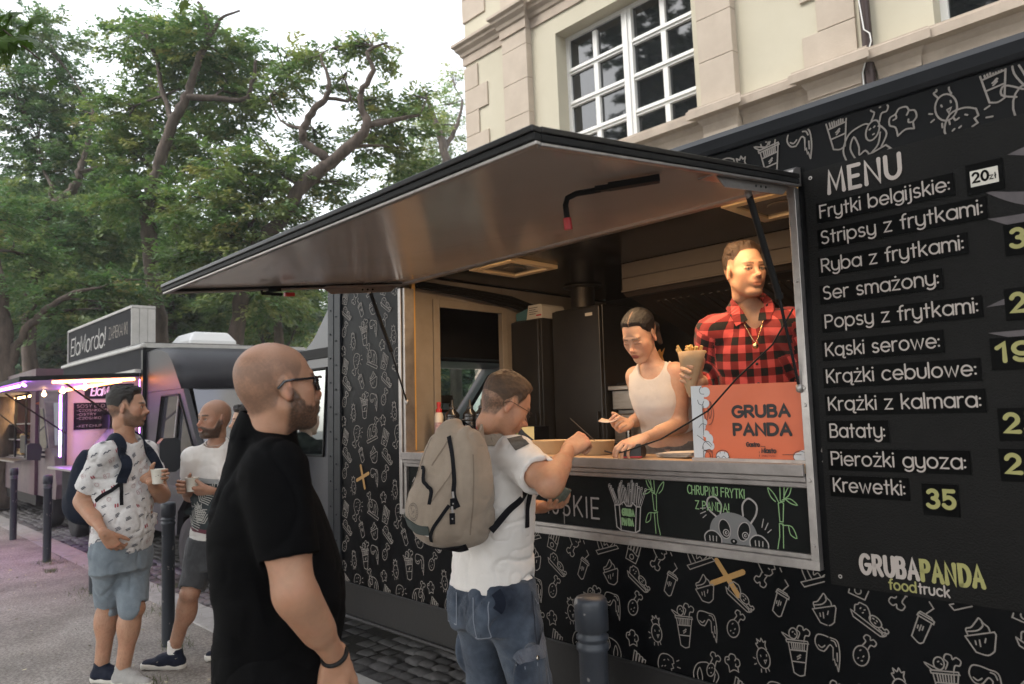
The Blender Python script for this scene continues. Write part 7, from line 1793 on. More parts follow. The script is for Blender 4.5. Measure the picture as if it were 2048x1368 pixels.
# ---- man with the navy backpack
J = dict(head=(-4.911, 1.386, 1.685), neck=(-4.939, 1.383, 1.474), pel=(-5.014, 1.388, 0.86), rs=(-4.85, 1.235, 1.41), re=(-5.033, 1.175, 1.133), rw=(-4.785, 1.235, 0.955), ls=(-5.03, 1.53, 1.40), le=(-4.94, 1.60, 1.125), lw=(-4.745, 1.47, 1.235),
         rk=(-5.16, 1.36, 0.47), ra=(-5.20, 1.33, 0.095), lk=(-4.96, 1.44, 0.46), la=(-5.02, 1.40, 0.095))
SM = [(-.14, .165, .135, .14), (-.03, .172, .15, .145), (.1, .178, .185, .13), (.2, .178, .185, .13), (.32, .178, .155, .135), (.42, .185, .13, .13), (.5, .172, .105, .115), (.565, .115, .075, .09), (.61, .06, .06, .065)]
Fm = nz((.84, .54, 0))
pM = Person("man in a white patterned shirt and denim shorts with a navy backpack", J, Fm, (-5.08, 1.38, 0), nz((.50, .86, -.03)), (0, 0, 1), secs=SM)
cupM = np.array((-4.715, 1.505, 1.262))
pM.body(dict(w=1.0, neck=1.08, beard=.002, beard_k=.72, beard_c=(.05, .033, .024), beard_top=-.045, hair=.014, side=.4, hair_c=(.014, .011, .009), top=.9, fade=.045, fadek=.5, buzz=.75, nose=1.15, brow=(.02, .014, .01), hairline=([-.13, -.085, -.03, -.005, .012, .03, .05, .072, .09, .13], [-.07, -.07, -.05, .03, .035, .0, .045, .075, .085, .2])),
        arms=(.051, .044, .026), legs=(.09, .058, .042), bare_legs=True,
        hands=[dict(wrist=J['rw'], xd=(-.1, .55, -.83), palm=(-.8, .5, .3), side='R', curls=[(30, 35, 20)] * 4, thumb=(.5, .3, .2)),
               dict(wrist=cupM + np.array((-.085, -.035, -.012)) , xd=(.62, .75, .1), palm=(.75, -.62, .0), side='L', curls=[(34, 52, 38), (36, 54, 38), (38, 54, 38), (40, 54, 40)], thumb=(1.0, .7, .3))])
tee = pM.top("tshirt", M_teem, SM, -.035, {'r': .72, 'l': .7}, (.069, .068), h=.0065, neck=.066, fold=.012, folds=(8, 19), trap=.058, cutneck=.3)
pM.bottoms("denim_shorts", M_denl, (.106, .086), -.92, waist=(.182, .15, .155), top=.03)
o, tr = pM.shoe(J['ra'], (.7, .5, 0), M_shoe, M_sole); o, tr = pM.shoe(J['la'], (.8, .45, 0), M_shoeg, M_sole)
# little printed motifs on the shirt
gr = random.Random(12); pts_ = []; mbk = [MB(), MB(), MB()]
cand = list(range(len(pM.tV))); gr.shuffle(cand)
me_t = tee.data; nrm_t = np.zeros(len(me_t.vertices) * 3); me_t.vertices.foreach_get("normal", nrm_t); nrm_t = nrm_t.reshape(-1, 3)
for i in cand:
    p = pM.tV[i]
    if any((p[0] - q[0]) ** 2 + (p[1] - q[1]) ** 2 + (p[2] - q[2]) ** 2 < .0026 for q in pts_): continue
    pts_.append(p)
    n_ = nrm_t[i]; r_ = nz(np.cross((0, 0, 1), n_)) if abs(n_[2]) < .95 else np.array((1, 0, 0)); u_ = np.cross(n_, r_); ang = math.radians(24 + gr.uniform(-10, 10)); a_ = r_ * math.cos(ang) + u_ * math.sin(ang); b_ = np.cross(n_, a_); lp = p - pM.loc
    Pf = lambda u, v, l, lp=lp, a_=a_, b_=b_, n_=n_: tuple(lp + a_ * u * 1.35 + b_ * v * 1.35 + n_ * (l + .0014))
    k = gr.random()
    if k < .4:
        ik = Ink(mbk[0], Pf, .0008, .0001); t_ = gr.choice((1, 2, 3)); 
        for j in range(t_): ik.line([(-.012 + gr.uniform(0, .004), (j - t_ / 2) * .0055), (.012 - gr.uniform(0, .006), (j - t_ / 2) * .0055)], .0032, 0)
    elif k < .6: Ink(mbk[0], Pf, .0008, .0001).line([(-.016, -.002), (-.006, .003), (.002, -.002), (.01, .003), (.016, .001)], .004, 0)
    elif k < .75:
        ik = Ink(mbk[1], Pf, .0008, .0001); ik.line([(-.007, -.005), (-.004, .006)], .006, 0); ik.line([(.003, -.006), (.006, .005)], .006, 0)
    elif k < .88: Ink(mbk[2], Pf, .0008, .0001).line([(.009 * math.cos(t * .7), .009 * math.sin(t * .7)) for t in range(9)], .0028, 0, True); 
    else: Ink(mbk[2], Pf, .0008, .0001).text("87", -.01, -.008, .026, .003, 0)
for mb, m in zip(mbk, (mat("print_navy", (.05, .055, .08), .8), mat("print_red", (.3, .035, .05), .8), mat("print_pink", (.42, .3, .3), .8))): merge(tee, mb.v, mb.f, m)
# pocket seams on the shorts
def seam(p, pts, w, m, th=.0012, lift=.002, n=20, name="seam", parent=None):
    V, F = band(p.bB, pts, w, th, lift, n, False); return mesh_to(name, V, F, m, parent or p.root, p.loc)
def backpack(name, label, p, c, up, bk, dims, m_main, m_dark, h=.008, pocket=True, fold=.004):
    """c centre, up, bk = direction away from the wearer's back; dims = (half width, half height, half depth)"""
    root = thing(name, label, "backpack", Matrix.Translation(c)); z = nz(up); x = nz(np.array(bk) - z * (np.array(bk) @ z)); B = np.stack([x, np.cross(z, x), z], 1); a, b, d = dims
    f = Fld((-d - .06, -a - .06, -b - .08), (d + .14, a + .06, b + .08), h)
    def main(P):
        zz = P[..., 2] / b; ta = a * (1 - .36 * np.clip(zz + .15, 0, 1) ** 1.3) * (1 - .06 * np.clip(-zz, 0, 1) ** 3); td = d * (1 - .42 * np.clip(zz, -1, 1) * .8 - .12 * np.clip(-zz, 0, 1) ** 4)
        r = (np.abs(P[..., 0] / td) ** 2.8 + np.abs(P[..., 1] / ta) ** 3.2 + np.abs(zz) ** 4.0) ** (1 / 3.2); return (r - 1) * d * .8
    f.mix((-d, -a, -b), (d * 1.4, a, b), main, 0)
    if pocket:
        f.ell((d * .95, 0, -b * .42), (d * .75, a * .8, b * .5), .03)
    f.add(wr(fold, 9, 20))
    V, F = f.mesh(); V = relax(V, F, 2, .4); Wv = V @ B.T + c
    col = None
    np_mesh("bag_body", V @ B.T, F, m_main, root)
    return root, B, bvh_of(Wv, F), Wv
Bm = torso_frame(pM.J, Fm); cM = np.array(J['pel']) + Bm[:, 2] * .33 - Bm[:, 0] * .235
bpM, BB, bvM, _ = backpack("backpack", "navy backpack worn by the man in the patterned shirt", pM, cM, (0.02, 0, 1), -Bm[:, 0], (.15, .235, .085), M_navyf, M_blackfab)
for q, s_ in (('r', -1), ('l', 1)):
    sh = pM.J[q + 's'] * .5 + pM.J['neck'] * .5
    y = Bm[:, 1] * s_
    st = [cM + BB[:, 2] * .2 + y * .05 + Bm[:, 0] * .06, sh - Bm[:, 0] * .05 + (0, 0, .05), sh + Bm[:, 0] * .02 + (0, 0, .06), sh + Bm[:, 0] * .1 + (0, 0, -.0) + y * .02, sh + Bm[:, 0] * .13 + (0, 0, -.1) + y * .04, sh + Bm[:, 0] * .12 + y * .07 + (0, 0, -.19)]
    V, F = band(pM.tB, st, .058, .009, .004, 30); o = mesh_to("shoulder_strap", V, F, M_navyf, bpM, cM)
    e = st[-1]; V, F = band(pM.tB, [e, e - Bm[:, 0] * .06 + y * .02 + (0, 0, -.04), e - Bm[:, 0] * .16 + y * .03 + (0, 0, -.1), cM + y * .1 + (0, 0, -.15) + Bm[:, 0] * .04], .022, .003, .004, 18); mesh_to("webbing", V, F, M_blackfab, o, cM)
    V, F = band(pM.tB, [e, e + (0, 0, -.06), e + (0, 0, -.13)], .02, .003, .006, 10); mesh_to("strap_tail", V, F, M_blackfab, o, cM)
def paper_cup(label, c, h=.088, r0=.03, r1=.041, group="paper cups held by the chatting men"):
    t = thing("paper_cup", label, "cup", Matrix.Translation(c - np.array((0, 0, h / 2))), group)
    mb = MB(); mb.lathe([(.002, .004), (r0 - .003, .004), (r0, 0), (r0 + .001, .002), (r1, h - .004), (r1 + .0025, h - .002), (r1 + .002, h), (r1 - .001, h - .001), (r0 - .001, .008), (.002, .007)], n=28)
    mb.build("cup", mat("cup_card", (.66, .63, .56), .65), t)
    return t
tC = paper_cup("white paper cup held up by the man in the patterned shirt", cupM)
mb = MB(); 
def cupP(u, v, l, a0): a = a0 + u / .036; r = .0362 + l + (v - .044) * .125; return (r * math.cos(a), r * math.sin(a), v)
a0 = math.atan2(-cupM[1], -cupM[0])
ik = Ink(mb, lambda u, v, l: cupP(u, v, l, a0), .0008, .0001); ik.line([(-.013, .046), (.013, .046)], .0025, 0); ik.disc((0, .053), .0028, 0); mb.build("logo", mat("cup_ink", (.05, .05, .05), .7), tC)

# ---- bearded man with the second cup
J = dict(head=(-4.850, 1.898, 1.592), neck=(-4.878, 1.922, 1.415), pel=(-4.979, 1.941, 0.78), rs=(-4.945, 1.79, 1.35), re=(-5.09, 1.83, 1.09), rw=(-4.885, 1.722, 1.155), ls=(-4.835, 2.05, 1.335), le=(-4.83, 2.07, 1.06), lw=(-4.755, 1.86, 1.13),
         rk=(-4.985, 1.79, 0.48), ra=(-5.115, 1.735, 0.12), lk=(-4.92, 2.03, 0.42), la=(-4.98, 2.1, .09))
SN = [(-.14, .155, .12, .13), (0, .158, .125, .13), (.1, .15, .12, .118), (.22, .152, .118, .115), (.34, .168, .12, .12), (.44, .18, .115, .118), (.51, .17, .095, .105), (.57, .115, .07, .085), (.62, .06, .055, .06)]
Fn = nz((.50, -.84, 0))
pN = Person("bald bearded man in a white shirt with a dark leaf print drinking from a cup", J, Fn, (-4.99, 1.9, 0), nz((.22, -.975, -.02)), (0, 0, 1), sk=np.array((.33, .175, .112)), secs=SN)
cupN = np.array((-4.80, 1.735, 1.187))
pN.body(dict(w=.98, beard=.006, beard_k=.95, beard_c=(.025, .018, .014), beard_top=-.052, buzz=.3, bald_top=.7, hair_c=(.08, .055, .04), brow=(.025, .018, .014), mouth_open=True, gaze=(.004, .001)),
        arms=(.046, .039, .025), legs=(.085, .056, .04), bare_legs=True,
        hands=[dict(wrist=cupN + np.array((-.075, .01, -.03)), xd=(.45, -.85, .2), palm=(.9, .4, -.05), side='R', curls=[(30, 50, 38), (32, 52, 38), (36, 52, 38), (40, 52, 40)], thumb=(.9, .6, .3)),
               dict(wrist=cupN + np.array((.075, .085, -.045)), xd=(-.62, -.75, .02), palm=(-.55, .4, .75), side='L', curls=[(28, 40, 30), (28, 42, 30), (30, 42, 30), (32, 44, 32)], thumb=(.5, .5, .3))])
tee2 = pN.top("tshirt", M_tee2, SN, -.03, {'r': .66, 'l': .66}, (.066, .068), h=.0065, neck=.064, fold=.009, folds=(7, 18), cutneck=.3)
pN.bottoms("dark_shorts", M_dend, (.1, .082), -.92, waist=(.168, .13, .14), top=.03)
o, tr = pN.shoe(J['ra'], (-.62, -.75, 0), M_shoe, M_sole, pitch=.06)
# swoosh-like stripe and sock
mb = MB(); B2 = frame((-.62, -.75, 0)); g0 = np.array((J['ra'][0], J['ra'][1], 0)) - nz((-.62, -.75, 0)) * .065
for sd in (-1, 1):
    q = smooth2([(.03, .082), (.07, .06), (.12, .044), (.155, .045), (.165, .055), (.14, .058), (.1, .06), (.06, .072)], 3)
    vs = [tuple(tr(np.array([[a, sd * (.0445 - .03 * max(0, (b - .05)) ), b]]))[0] - pN.loc) for a, b in q]; mb.add(vs, [tuple(range(len(vs)))])
mb.build("side_stripe", M_metal, o)
pN.shoe(J['la'], (-.5, -.85, 0), M_shoe, M_sole)
for q in 'rl':
    a = np.array(J[q + 'a']) - pN.loc; mb = MB(); mb.tube([tuple(a + (0, 0, -.03)), tuple(a + (0, 0, .02)), tuple(a + (.0, 0, .045))], [.045, .043, .042], 16); mb.build("sock", M_tee2, pN.root)
# chest print: a dark rectangle with pale palm leaves, laid on the shirt
Bn = torso_frame(pN.J, Fn)
def chest_grid(p, B, y0, y1, z0, z1, nu, nv, lift, base):
    V = []
    for i in range(nu + 1):
        for j in range(nv + 1):
            o_ = np.array(p.J['pel']) + B[:, 1] * (y0 + (y1 - y0) * i / nu) + B[:, 2] * (z0 + (z1 - z0) * j / nv) + B[:, 0] * .35
            hit, nr, ix, ds = p.tB.ray_cast(Vector(o_), Vector(-B[:, 0]))
            q = np.array(hit) + np.array(nr) * lift if hit is not None else o_ - B[:, 0] * .22
            V.append(q - p.loc)
    return np.array(V), [(i * (nv + 1) + j, (i + 1) * (nv + 1) + j, (i + 1) * (nv + 1) + j + 1, i * (nv + 1) + j + 1) for i in range(nu) for j in range(nv)]
V, F = chest_grid(pN, Bn, -.13, .11, .1, .42, 14, 18, .0015, 0); merge(tee2, V, F, mat("print_dark", (.03, .04, .045), .8, noise=(.02, .03, .032), nscale=18))
V, F = chest_grid(pN, Bn, -.13, -.1, .22, .42, 3, 12, .002, 0); merge(tee2, V, F, mat("print_deep", (.012, .016, .03), .8))
V, F = chest_grid(pN, Bn, -.13, .11, .09, .115, 12, 2, .002, 0); merge(tee2, V, F, mat("print_maroon", (.12, .03, .045), .8))
V, F = chest_grid(pN, Bn, -.08, .11, .42, .45, 12, 3, .0015, 0); merge(tee2, V, F, mat("print_greyish", (.32, .33, .33), .8))
def on_shirt(p, B, pts, w, m, lift=.003):
    Q = []
    for (y, z) in pts:
        o_ = np.array(p.J['pel']) + B[:, 1] * y + B[:, 2] * z + B[:, 0] * .35; hit, nr, ix, ds = p.tB.ray_cast(Vector(o_), Vector(-B[:, 0]))
        if hit is None: return
        Q.append(np.array(hit))
    V, F = band(p.tB, Q, w, .0008, lift, 10); return V - p.loc, F
lv_ = []
for (cy, cz, dy, dz) in ((-.02, .3, .09, .09), (-.11, .12, .1, .12), (.02, .16, -.06, .1)):
    for k in range(9):
        t = k / 8; a = (cy + dy * t, cz + dz * t)
        for s_ in (-1, 1):
            e = (a[0] + s_ * dz * .45 * (1 - t * .6) + dy * .25, a[1] - s_ * dy * .45 * (1 - t * .6) + dz * .25); r = on_shirt(pN, Bn, [a, ((a[0] + e[0]) / 2, (a[1] + e[1]) / 2 + .003), e], .006, None)
            if r: lv_.append(r)
vv = []; ff = []
for V, F in lv_:
    k = len(vv); vv += list(V); ff += [tuple(int(i) + k for i in f_) for f_ in F]
merge(tee2, vv, ff, mat("print_leaf", (.42, .41, .38), .8))
mb = MB(); nk = pN.J['neck'] - pN.loc; mb.tube([tuple(nk + Bn[:, 2] * .03 + Bn[:, 0] * (.01 + .066 * math.cos(a)) + Bn[:, 1] * .064 * math.sin(a) + Bn[:, 2] * (-.02 * math.cos(a))) for a in [k * PI / 16 for k in range(32)]], .0018, 6, closed=True); mb.build("necklace", M_metal, pN.root)
tC = paper_cup("white paper cup held in both hands by the bearded man", cupN)

# ---- person mostly hidden behind the bald man in black
J = dict(head=(-5.490, 2.390, 1.562), neck=(-5.486, 2.415, 1.389), pel=(-5.548, 2.437, 0.782), rs=(-5.659, 2.467, 1.325), ls=(-5.336, 2.353, 1.333), re=(-5.707, 2.5, 1.042), le=(-5.31, 2.353, 1.060), rw=(-5.734, 2.44, 0.803), lw=(-5.394, 2.294, 0.840), rk=(-5.6, 2.46, .45), ra=(-5.62, 2.48, .03), lk=(-5.48, 2.4, .45), la=(-5.48, 2.42, .03))
pP = Person("person with dark curly hair seen only as a face behind the bald man's shoulder", J, nz((-.33, -.94, 0)), (-5.55, 2.44, -.06), nz((-.36, -.93, -.03)), sk=np.array((.45, .27, .18)))
pP.body(dict(w=.95, jaw=.9, hair=.022, hair_c=(.016, .011, .009), hairfreq=(70, 150), top=.5, fade=.02, fadek=.2, hstretch=(1, 1, 1), hairline=([-.13, -.085, -.03, -.005, .012, .03, .05, .072, .09, .13], [-.1, -.1, -.08, -.02, .0, .02, .05, .07, .08, .2])), h=.011,
        hands=[dict(wrist=J['rw'], xd=(0, 0, -1), palm=(1, 0, 0), side='R', curls=[(20, 25, 15)] * 4), dict(wrist=J['lw'], xd=(0, 0, -1), palm=(-1, 0, 0), side='L', curls=[(20, 25, 15)] * 4)])
pP.top("dark_shirt", M_trou, MALE, -.03, {'r': .7, 'l': .7}, (.07, .065), h=.011); pP.bottoms("dark_trousers", M_dend, (.1, .075, .06), .95, h=.011)
for q in 'rl': pP.shoe(np.array(J[q + 'a']), (-.33, -.94, 0), M_shoeb, M_dsole)

# ---- customer with the beige backpack
J = dict(head=(-2.235, 2.045, 1.606), neck=(-2.325, 2.045, 1.44), pel=(-2.358, 2.05, 0.865), rs=(-2.16, 2.03, 1.40), re=(-1.925, 1.965, 1.302), rw=(-2.005, 2.205, 1.412), ls=(-2.48, 2.08, 1.39), le=(-2.55, 2.26, 1.15), lw=(-2.335, 2.345, 1.145),
         rk=(-2.215, 2.11, 0.49), ra=(-2.20, 2.06, 0.09), lk=(-2.47, 2.1, 0.47), la=(-2.47, 2.05, .09))
for k_ in J:
    if k_[1] != 'w' or k_ == 'lw': J[k_] = tuple(np.array(J[k_]) + np.array((.02, .014, 0)))
SK = [(-.14, .175, .14, .145), (-.03, .178, .145, .145), (.08, .172, .15, .135), (.2, .17, .145, .13), (.32, .178, .14, .14), (.42, .185, .125, .14), (.49, .178, .1, .125), (.555, .12, .075, .095), (.6, .062, .06, .07)]
Fk = nz((-.10, .99, 0))
pK = Person("man with glasses and cargo jeans paying at the hatch with a beige backpack on", J, Fk, (-2.35, 2.06, 0), nz((.36, .77, -.53)), nz((.24, .48, .84)), sk=np.array((.44, .22, .13)), secs=SK)
pK.body(dict(w=1.02, neck=.98, beard=.0, beard_k=.28, beard_c=(.12, .07, .045), beard_top=-.05, hair=.0105, side=.62, hair_c=(.07, .038, .02), top=.8, fade=.035, fadek=.2, buzz=.95, brow=(.12, .07, .04), nose=1.12, eye_open=.3, hairline=([-.13, -.085, -.03, -.005, .012, .03, .05, .072, .09, .13], [-.085, -.085, -.065, .03, .035, .01, .055, .08, .1, .2])),
        arms=(.051, .046, .0285), legs=(.09, .065, .045),
        hands=[dict(wrist=J['rw'], xd=(.12, .82, .42), palm=(-.5, .55, -.65), side='R', curls=[(48, 62, 40), (55, 66, 42), (60, 70, 45), (62, 72, 45)], thumb=(.5, .75, .35), sc=1.03),
               dict(wrist=J['lw'], xd=(.93, -.2, .12), palm=(.12, .0, 1), side='L', curls=[(24, 30, 22), (30, 36, 26), (36, 40, 28), (40, 44, 30)], thumb=(.7, .5, .3), sc=1.03)])
teeK = pK.top("tshirt", M_tee, SK, -.005, {'r': .68, 'l': .5}, (.076, .078), h=.006, neck=.068, fold=.0145, folds=(7.5, 18), stretch=(1, 1, 1.25), cutneck=.15, trap=.06)
def cargo(f, B):
    for c_, r_ in (((-2.105, 2.034, .56), (.035, .085, .115)), ((-2.545, 2.104, .56), (.03, .08, .11))):
        f.ell(np.array(c_), r_, .02)
    f.ell(pK.J['pel'] - B[:, 0] * .135 - B[:, 1] * .0 + np.array((.05, 0, -.1)), (.062, .022, .085), .03); f.ell(pK.J['pel'] - B[:, 0] * .125 + np.array((-.11, 0, -.09)), (.045, .02, .08), .03)
pK.bottoms("cargo_jeans", M_den, (.112, .087, .08), .95, h=.007, fold=.0075, folds=(9, 24), waist=(.178, .14, .145), top=.02, extra=cargo)
for q in 'rl': pK.shoe(J[q + 'a'], Fk, M_shoeb, M_dsole)
M_stit = mat("pale_stitch", (.2, .22, .26), .9); M_dstit = mat("dark_stitch", (.018, .022, .035), .9)
M_flap = cloth("worn_denim", (.15, .165, .2), .85, (.05, .06, .085), 22, .5, 300)
Bk = torso_frame(pK.J, Fk); yv = np.array((-Fk[0], -Fk[1], 0)); xv = np.array((Fk[1], -Fk[0], 0))
def kp(a, b, z): return np.array((-2.33, 2.064, 0)) + xv * a + yv * b + np.array((0, 0, z))   # a to his right, b behind him
for z_, w_ in ((.665, .05),):
    V, F = band(pK.bB, [kp(.3, -.075, z_ + .012), kp(.31, .0, z_), kp(.28, .09, z_ - .008), kp(.2, .15, z_ - .002)], w_, .004, .003, 16, False); mesh_to("pocket_flap", V, F, M_flap, pK.root, pK.loc)
def kseam(pts, w=.004, m=M_stit): seam(pK, [kp(*p) for p in pts], w, m, .001, .0022, 20)
kseam([(.3, -.07, .64), (.3, -.06, .45)]); kseam([(.21, .16, .64), (.22, .15, .46)]); kseam([(.3, -.06, .452), (.3, .02, .44), (.27, .1, .445), (.22, .15, .46)], .005)
kseam([(.27, .12, .62), (.27, .11, .45)]); kseam([(.295, .05, .62), (.295, .04, .45)]); kseam([(.19, .0, .86), (.25, .0, .75), (.28, .02, .68)], .004, M_dstit); kseam([(.15, -.1, .86), (.19, -.06, .8), (.21, -.02, .83)], .004)
kseam([(.03, .17, .85), (.035, .19, .76), (.045, .19, .69)]); kseam([(.11, .16, .85), (.12, .17, .75), (.125, .16, .69)]); kseam([(.035, .19, .69), (.08, .19, .675), (.125, .16, .69)], .005); kseam([(.075, .18, .85), (.08, .19, .69)], .003, M_dstit); kseam([(-.02, .16, .86), (-.02, .17, .78)], .004, M_dstit)
kseam([(-.08, .16, .85), (-.09, .17, .72)]); kseam([(-.16, .14, .85), (-.165, .15, .72)]); kseam([(-.09, .17, .72), (-.165, .15, .72)], .005)
for c_ in (kp(.302, .05, .645),):
    c, nr, i, d = pK.bB.find_nearest(Vector(c_)); mb = MB(); q = Vector((0, 0, 1)).rotation_difference(nr).to_matrix(); mb.lathe([(.009, 0), (.009, .004), (.006, .006)], tuple(np.array(c) - pK.loc + np.array(nr) * .006), 12, M=q); mb.build("snap_button", M_metal, pK.root)
V, F = band(pK.bB, [kp(.12, .12, .875), kp(.15, .13, .845), kp(.145, .14, .805)], .042, .003, .004, 10); mesh_to("belt_end", V, F, M_navyf, pK.root, pK.loc)
V, F = band(pK.tB, [pK.J['rs'] + (pK.J['re'] - pK.J['rs']) * .12 + np.array((0, -.03, .1)), pK.J['rs'] + (pK.J['re'] - pK.J['rs']) * .25 + np.array((.0, -.035, .09)), pK.J['rs'] + (pK.J['re'] - pK.J['rs']) * .395 + np.array((.0, -.035, .085))], .06, .0012, .0022, 10); mesh_to("sleeve_patch", V, F, mat("patch_print", (.035, .033, .03), .8, noise=(.12, .11, .1), nscale=45), pK.root, pK.loc)
glasses(pK, "glasses", mat("thin_frame", (.05, .03, .025), .3, metal=.6), M_sun, sun=False, lensz=-.0, tz=.012)
cK = np.array(pK.J['pel']) + Bk[:, 2] * .45 - Bk[:, 0] * .25 - Bk[:, 1] * .03
bk_up = nz(Bk[:, 2] - Bk[:, 1] * .16)
M_beige = cloth("beige_canvas", (.33, .265, .205), .85, (.27, .215, .165), 12, .35, 350)
bpK, BB, bvK, Wv = backpack("backpack", "beige canvas backpack with black zips on the man at the hatch", pK, cK, bk_up, -Bk[:, 0], (.17, .24, .1), M_beige, M_blackfab, .007, fold=.009)
def bpp(x, y, z): return cK + BB @ np.array((x, y, z))
def bpband(name, pts, w, m, th=.003, lift=.002, n=26, parent=None): V, F = band(bvK, [bpp(*p) for p in pts], w, th, lift, n, False); return mesh_to(name, V, F, m, parent or bpK, cK)
bpband("zip", [(.08, .0, .2), (.1, .06, .12), (.12, .1, .03), (.1, .125, -.05)], .017, M_blackfab); bpband("zip", [(.13, .11, -.04), (.17, .1, -.09), (.19, .07, -.15), (.17, .06, -.21)], .013, M_blackfab)
bpband("zip", [(.16, -.12, .06), (.19, -.06, .075), (.2, 0, .065), (.195, .03, .03), (.2, .04, -.04)], .014, M_blackfab)
bpband("hem_band", [(.1, -.16, -.155), (.19, -.06, -.165), (.2, .0, -.165), (.185, .055, -.155)], .036, mat("dark_green_cloth", (.04, .05, .045), .8)); bpband("piping", [(.1, -.16, -.178), (.188, -.06, -.188), (.198, .0, -.188), (.183, .055, -.178)], .004, M_tee)
bpband("bottom_panel", [(.05, .16, -.215), (.08, .1, -.232), (.08, 0, -.235), (.06, -.12, -.225)], .05, M_blackfab, .004)
M_seamb = mat('canvas_seam', (.2, .155, .115), .9)
for pts in ([(.1, -.1, .19), (.14, -.13, .05), (.15, -.155, -.1), (.12, -.16, -.2)], [(.05, .13, .15), (.06, .16, .0), (.06, .17, -.15)], [(.16, .075, .1), (.19, .06, .03), (.2, .05, -.02)], [(.02, -.1, .21), (.05, -.14, .05), (.05, -.165, -.12)], [(.13, .0, .2), (.17, -.02, .13), (.19, -.05, .08)]): bpband('seam', pts, .005, M_seamb, .0012, .0012, 20)
for (x, y, z) in ((.12, .118, -.035), (.125, .125, -.085)):
    c, nr, i, d = bvK.find_nearest(Vector(bpp(x, y, z))); c = np.array(c) - cK + np.array(nr) * .006; mb = MB(); mb.bar(tuple(c + (0, 0, .02)), tuple(c - (0, 0, .02)), .02, .006, 0, up=tuple(nr)); mb.bar(tuple(c + (.003, 0, .022)), tuple(c + (0, 0, .045)), .008, .004, 1, up=tuple(nr)); mb.lathe([(.003, -.002), (.003, .006)], tuple(c), 8, 1, M=Vector((0, 0, 1)).rotation_difference(nr).to_matrix()); mb.build("zip_pull", [M_blackfab, M_alud], bpK)
c, nr, i, d = bvK.find_nearest(Vector(bpp(.25, -.0, -.09))); cc = np.array(c) - cK; nr = np.array(nr); r_ = nz(np.cross((0, 0, 1), nr)); u_ = np.cross(nr, r_)
mb = MB(); ik = Ink(mb, lambda u, v, l: tuple(np.array(bvK.find_nearest(Vector(cc + cK + r_ * (u - .04) + u_ * v))[0]) - cK + nr * (l + .0012)), .001, .00008)
for rr_ in (.034, .026): ik.line([(rr_ * math.cos(k * .25), rr_ * math.sin(k * .25)) for k in range(25)], .0016, 0, True)
gr = random.Random(6)
for k in range(20): a = gr.uniform(0, 6.3); q = gr.uniform(0, .02); ik.line([(q * math.cos(a), q * math.sin(a)), (q * math.cos(a) + gr.uniform(-.006, .006), q * math.sin(a) + gr.uniform(-.006, .006))], .0016, 0)
for k in range(26): a = k * .2417; ik.line([(.0285 * math.cos(a), .0285 * math.sin(a)), (.032 * math.cos(a), .032 * math.sin(a))], .0014, 0)
mb.build("round_badge", mat("badge_ink", (.1, .085, .07), .8), bpK)
for q, s_ in (('r', -1), ('l', 1)):
    sh = pK.J[q + 's'] * .42 + pK.J['neck'] * .58; y = Bk[:, 1] * s_
    st = [bpp(-.06, -s_ * .05, .215), sh - Bk[:, 0] * .09 + (0, 0, .035), sh - Bk[:, 0] * .02 + (0, 0, .07), sh + Bk[:, 0] * .07 + (0, 0, .03), sh + Bk[:, 0] * .13 + (0, 0, -.08) + y * .03, sh + Bk[:, 0] * .12 + y * .08 + (0, 0, -.17)]
    V, F = band(pK.tB, st, .055, .008, .004, 30); o = mesh_to("shoulder_strap", V, F, M_beige, bpK, cK)
    e = st[-1]; e2 = pK.J[q + 's'] + y * -.02 + (0, 0, -.14) + Bk[:, 0] * .03
    V, F = band(pK.tB, [e, e2 + Bk[:, 0] * .05, e2 - Bk[:, 0] * .06 + (0, 0, -.05) + y * .02, bpp(-.05, -s_ * .17, -.15)], .026, .003, .004, 22); mesh_to("webbing", V, F, M_blackfab, o, cK)
    V, F = band(pK.tB, [e2 + Bk[:, 0] * .02 + y * .06, e2 + (0, 0, -.06) + y * .06, e2 + (0, 0, -.15) + y * .06], .024, .003, .006, 10); mesh_to("strap_tail", V, F, M_blackfab, o, cK)
V, F = band(bvK, [bpp(-.05, -.04, .2), bpp(-.04, -.03, .245), bpp(-.04, .03, .245), bpp(-.05, .04, .2)], .022, .004, .004, 10); mesh_to("grab_handle", V, F, M_blackfab, bpK, cK)
# banknotes in his left hand, small fork in the right
M_note = mat("banknote", (.50, .43, .31), .75, noise=(.34, .33, .26), nscale=70)
def note(name, label, c, xd, nd, curl, m, w=.13, hgt=.068, group=None, cat="banknote"):
    t = thing(name, label, cat, Matrix.Translation(c), group); x = nz(xd); n_ = nz(np.array(nd) - x * (np.array(nd) @ x)); y = np.cross(n_, x); V = []; k = 12
    for i in range(k + 1):
        u = (i / k - .5) * w; a = curl * (i / k - .5) * 2; px_ = math.sin(a) * w / (2 * max(.01, abs(curl))) * (1 if abs(curl) > .01 else 1) if abs(curl) > .01 else u; pz_ = (1 - math.cos(a)) * w / (2 * max(.01, abs(curl)))
        if curl < 0: px_ = -px_ * -1
        for v in (-.5, .5): V.append(x * (abs(px_) * (1 if u >= 0 else -1)) + n_ * pz_ + y * v * hgt)
    F = [(2 * i, 2 * i + 2, 2 * i + 3, 2 * i + 1) for i in range(k)]
    o = np_mesh("sheet", np.array(V), np.array(F), m, t); sd = o.modifiers.new("thick", 'SOLIDIFY'); sd.thickness = .0006
    return t
hK = np.array(J['lw']) + nz((.93, -.2, .12)) * .1
note("banknote", "curled pale banknote held in the hand of the paying man", hK + np.array((-.005, -.02, .05)), (.8, .2, .25), (-.2, .6, .5), 1.3, M_note)
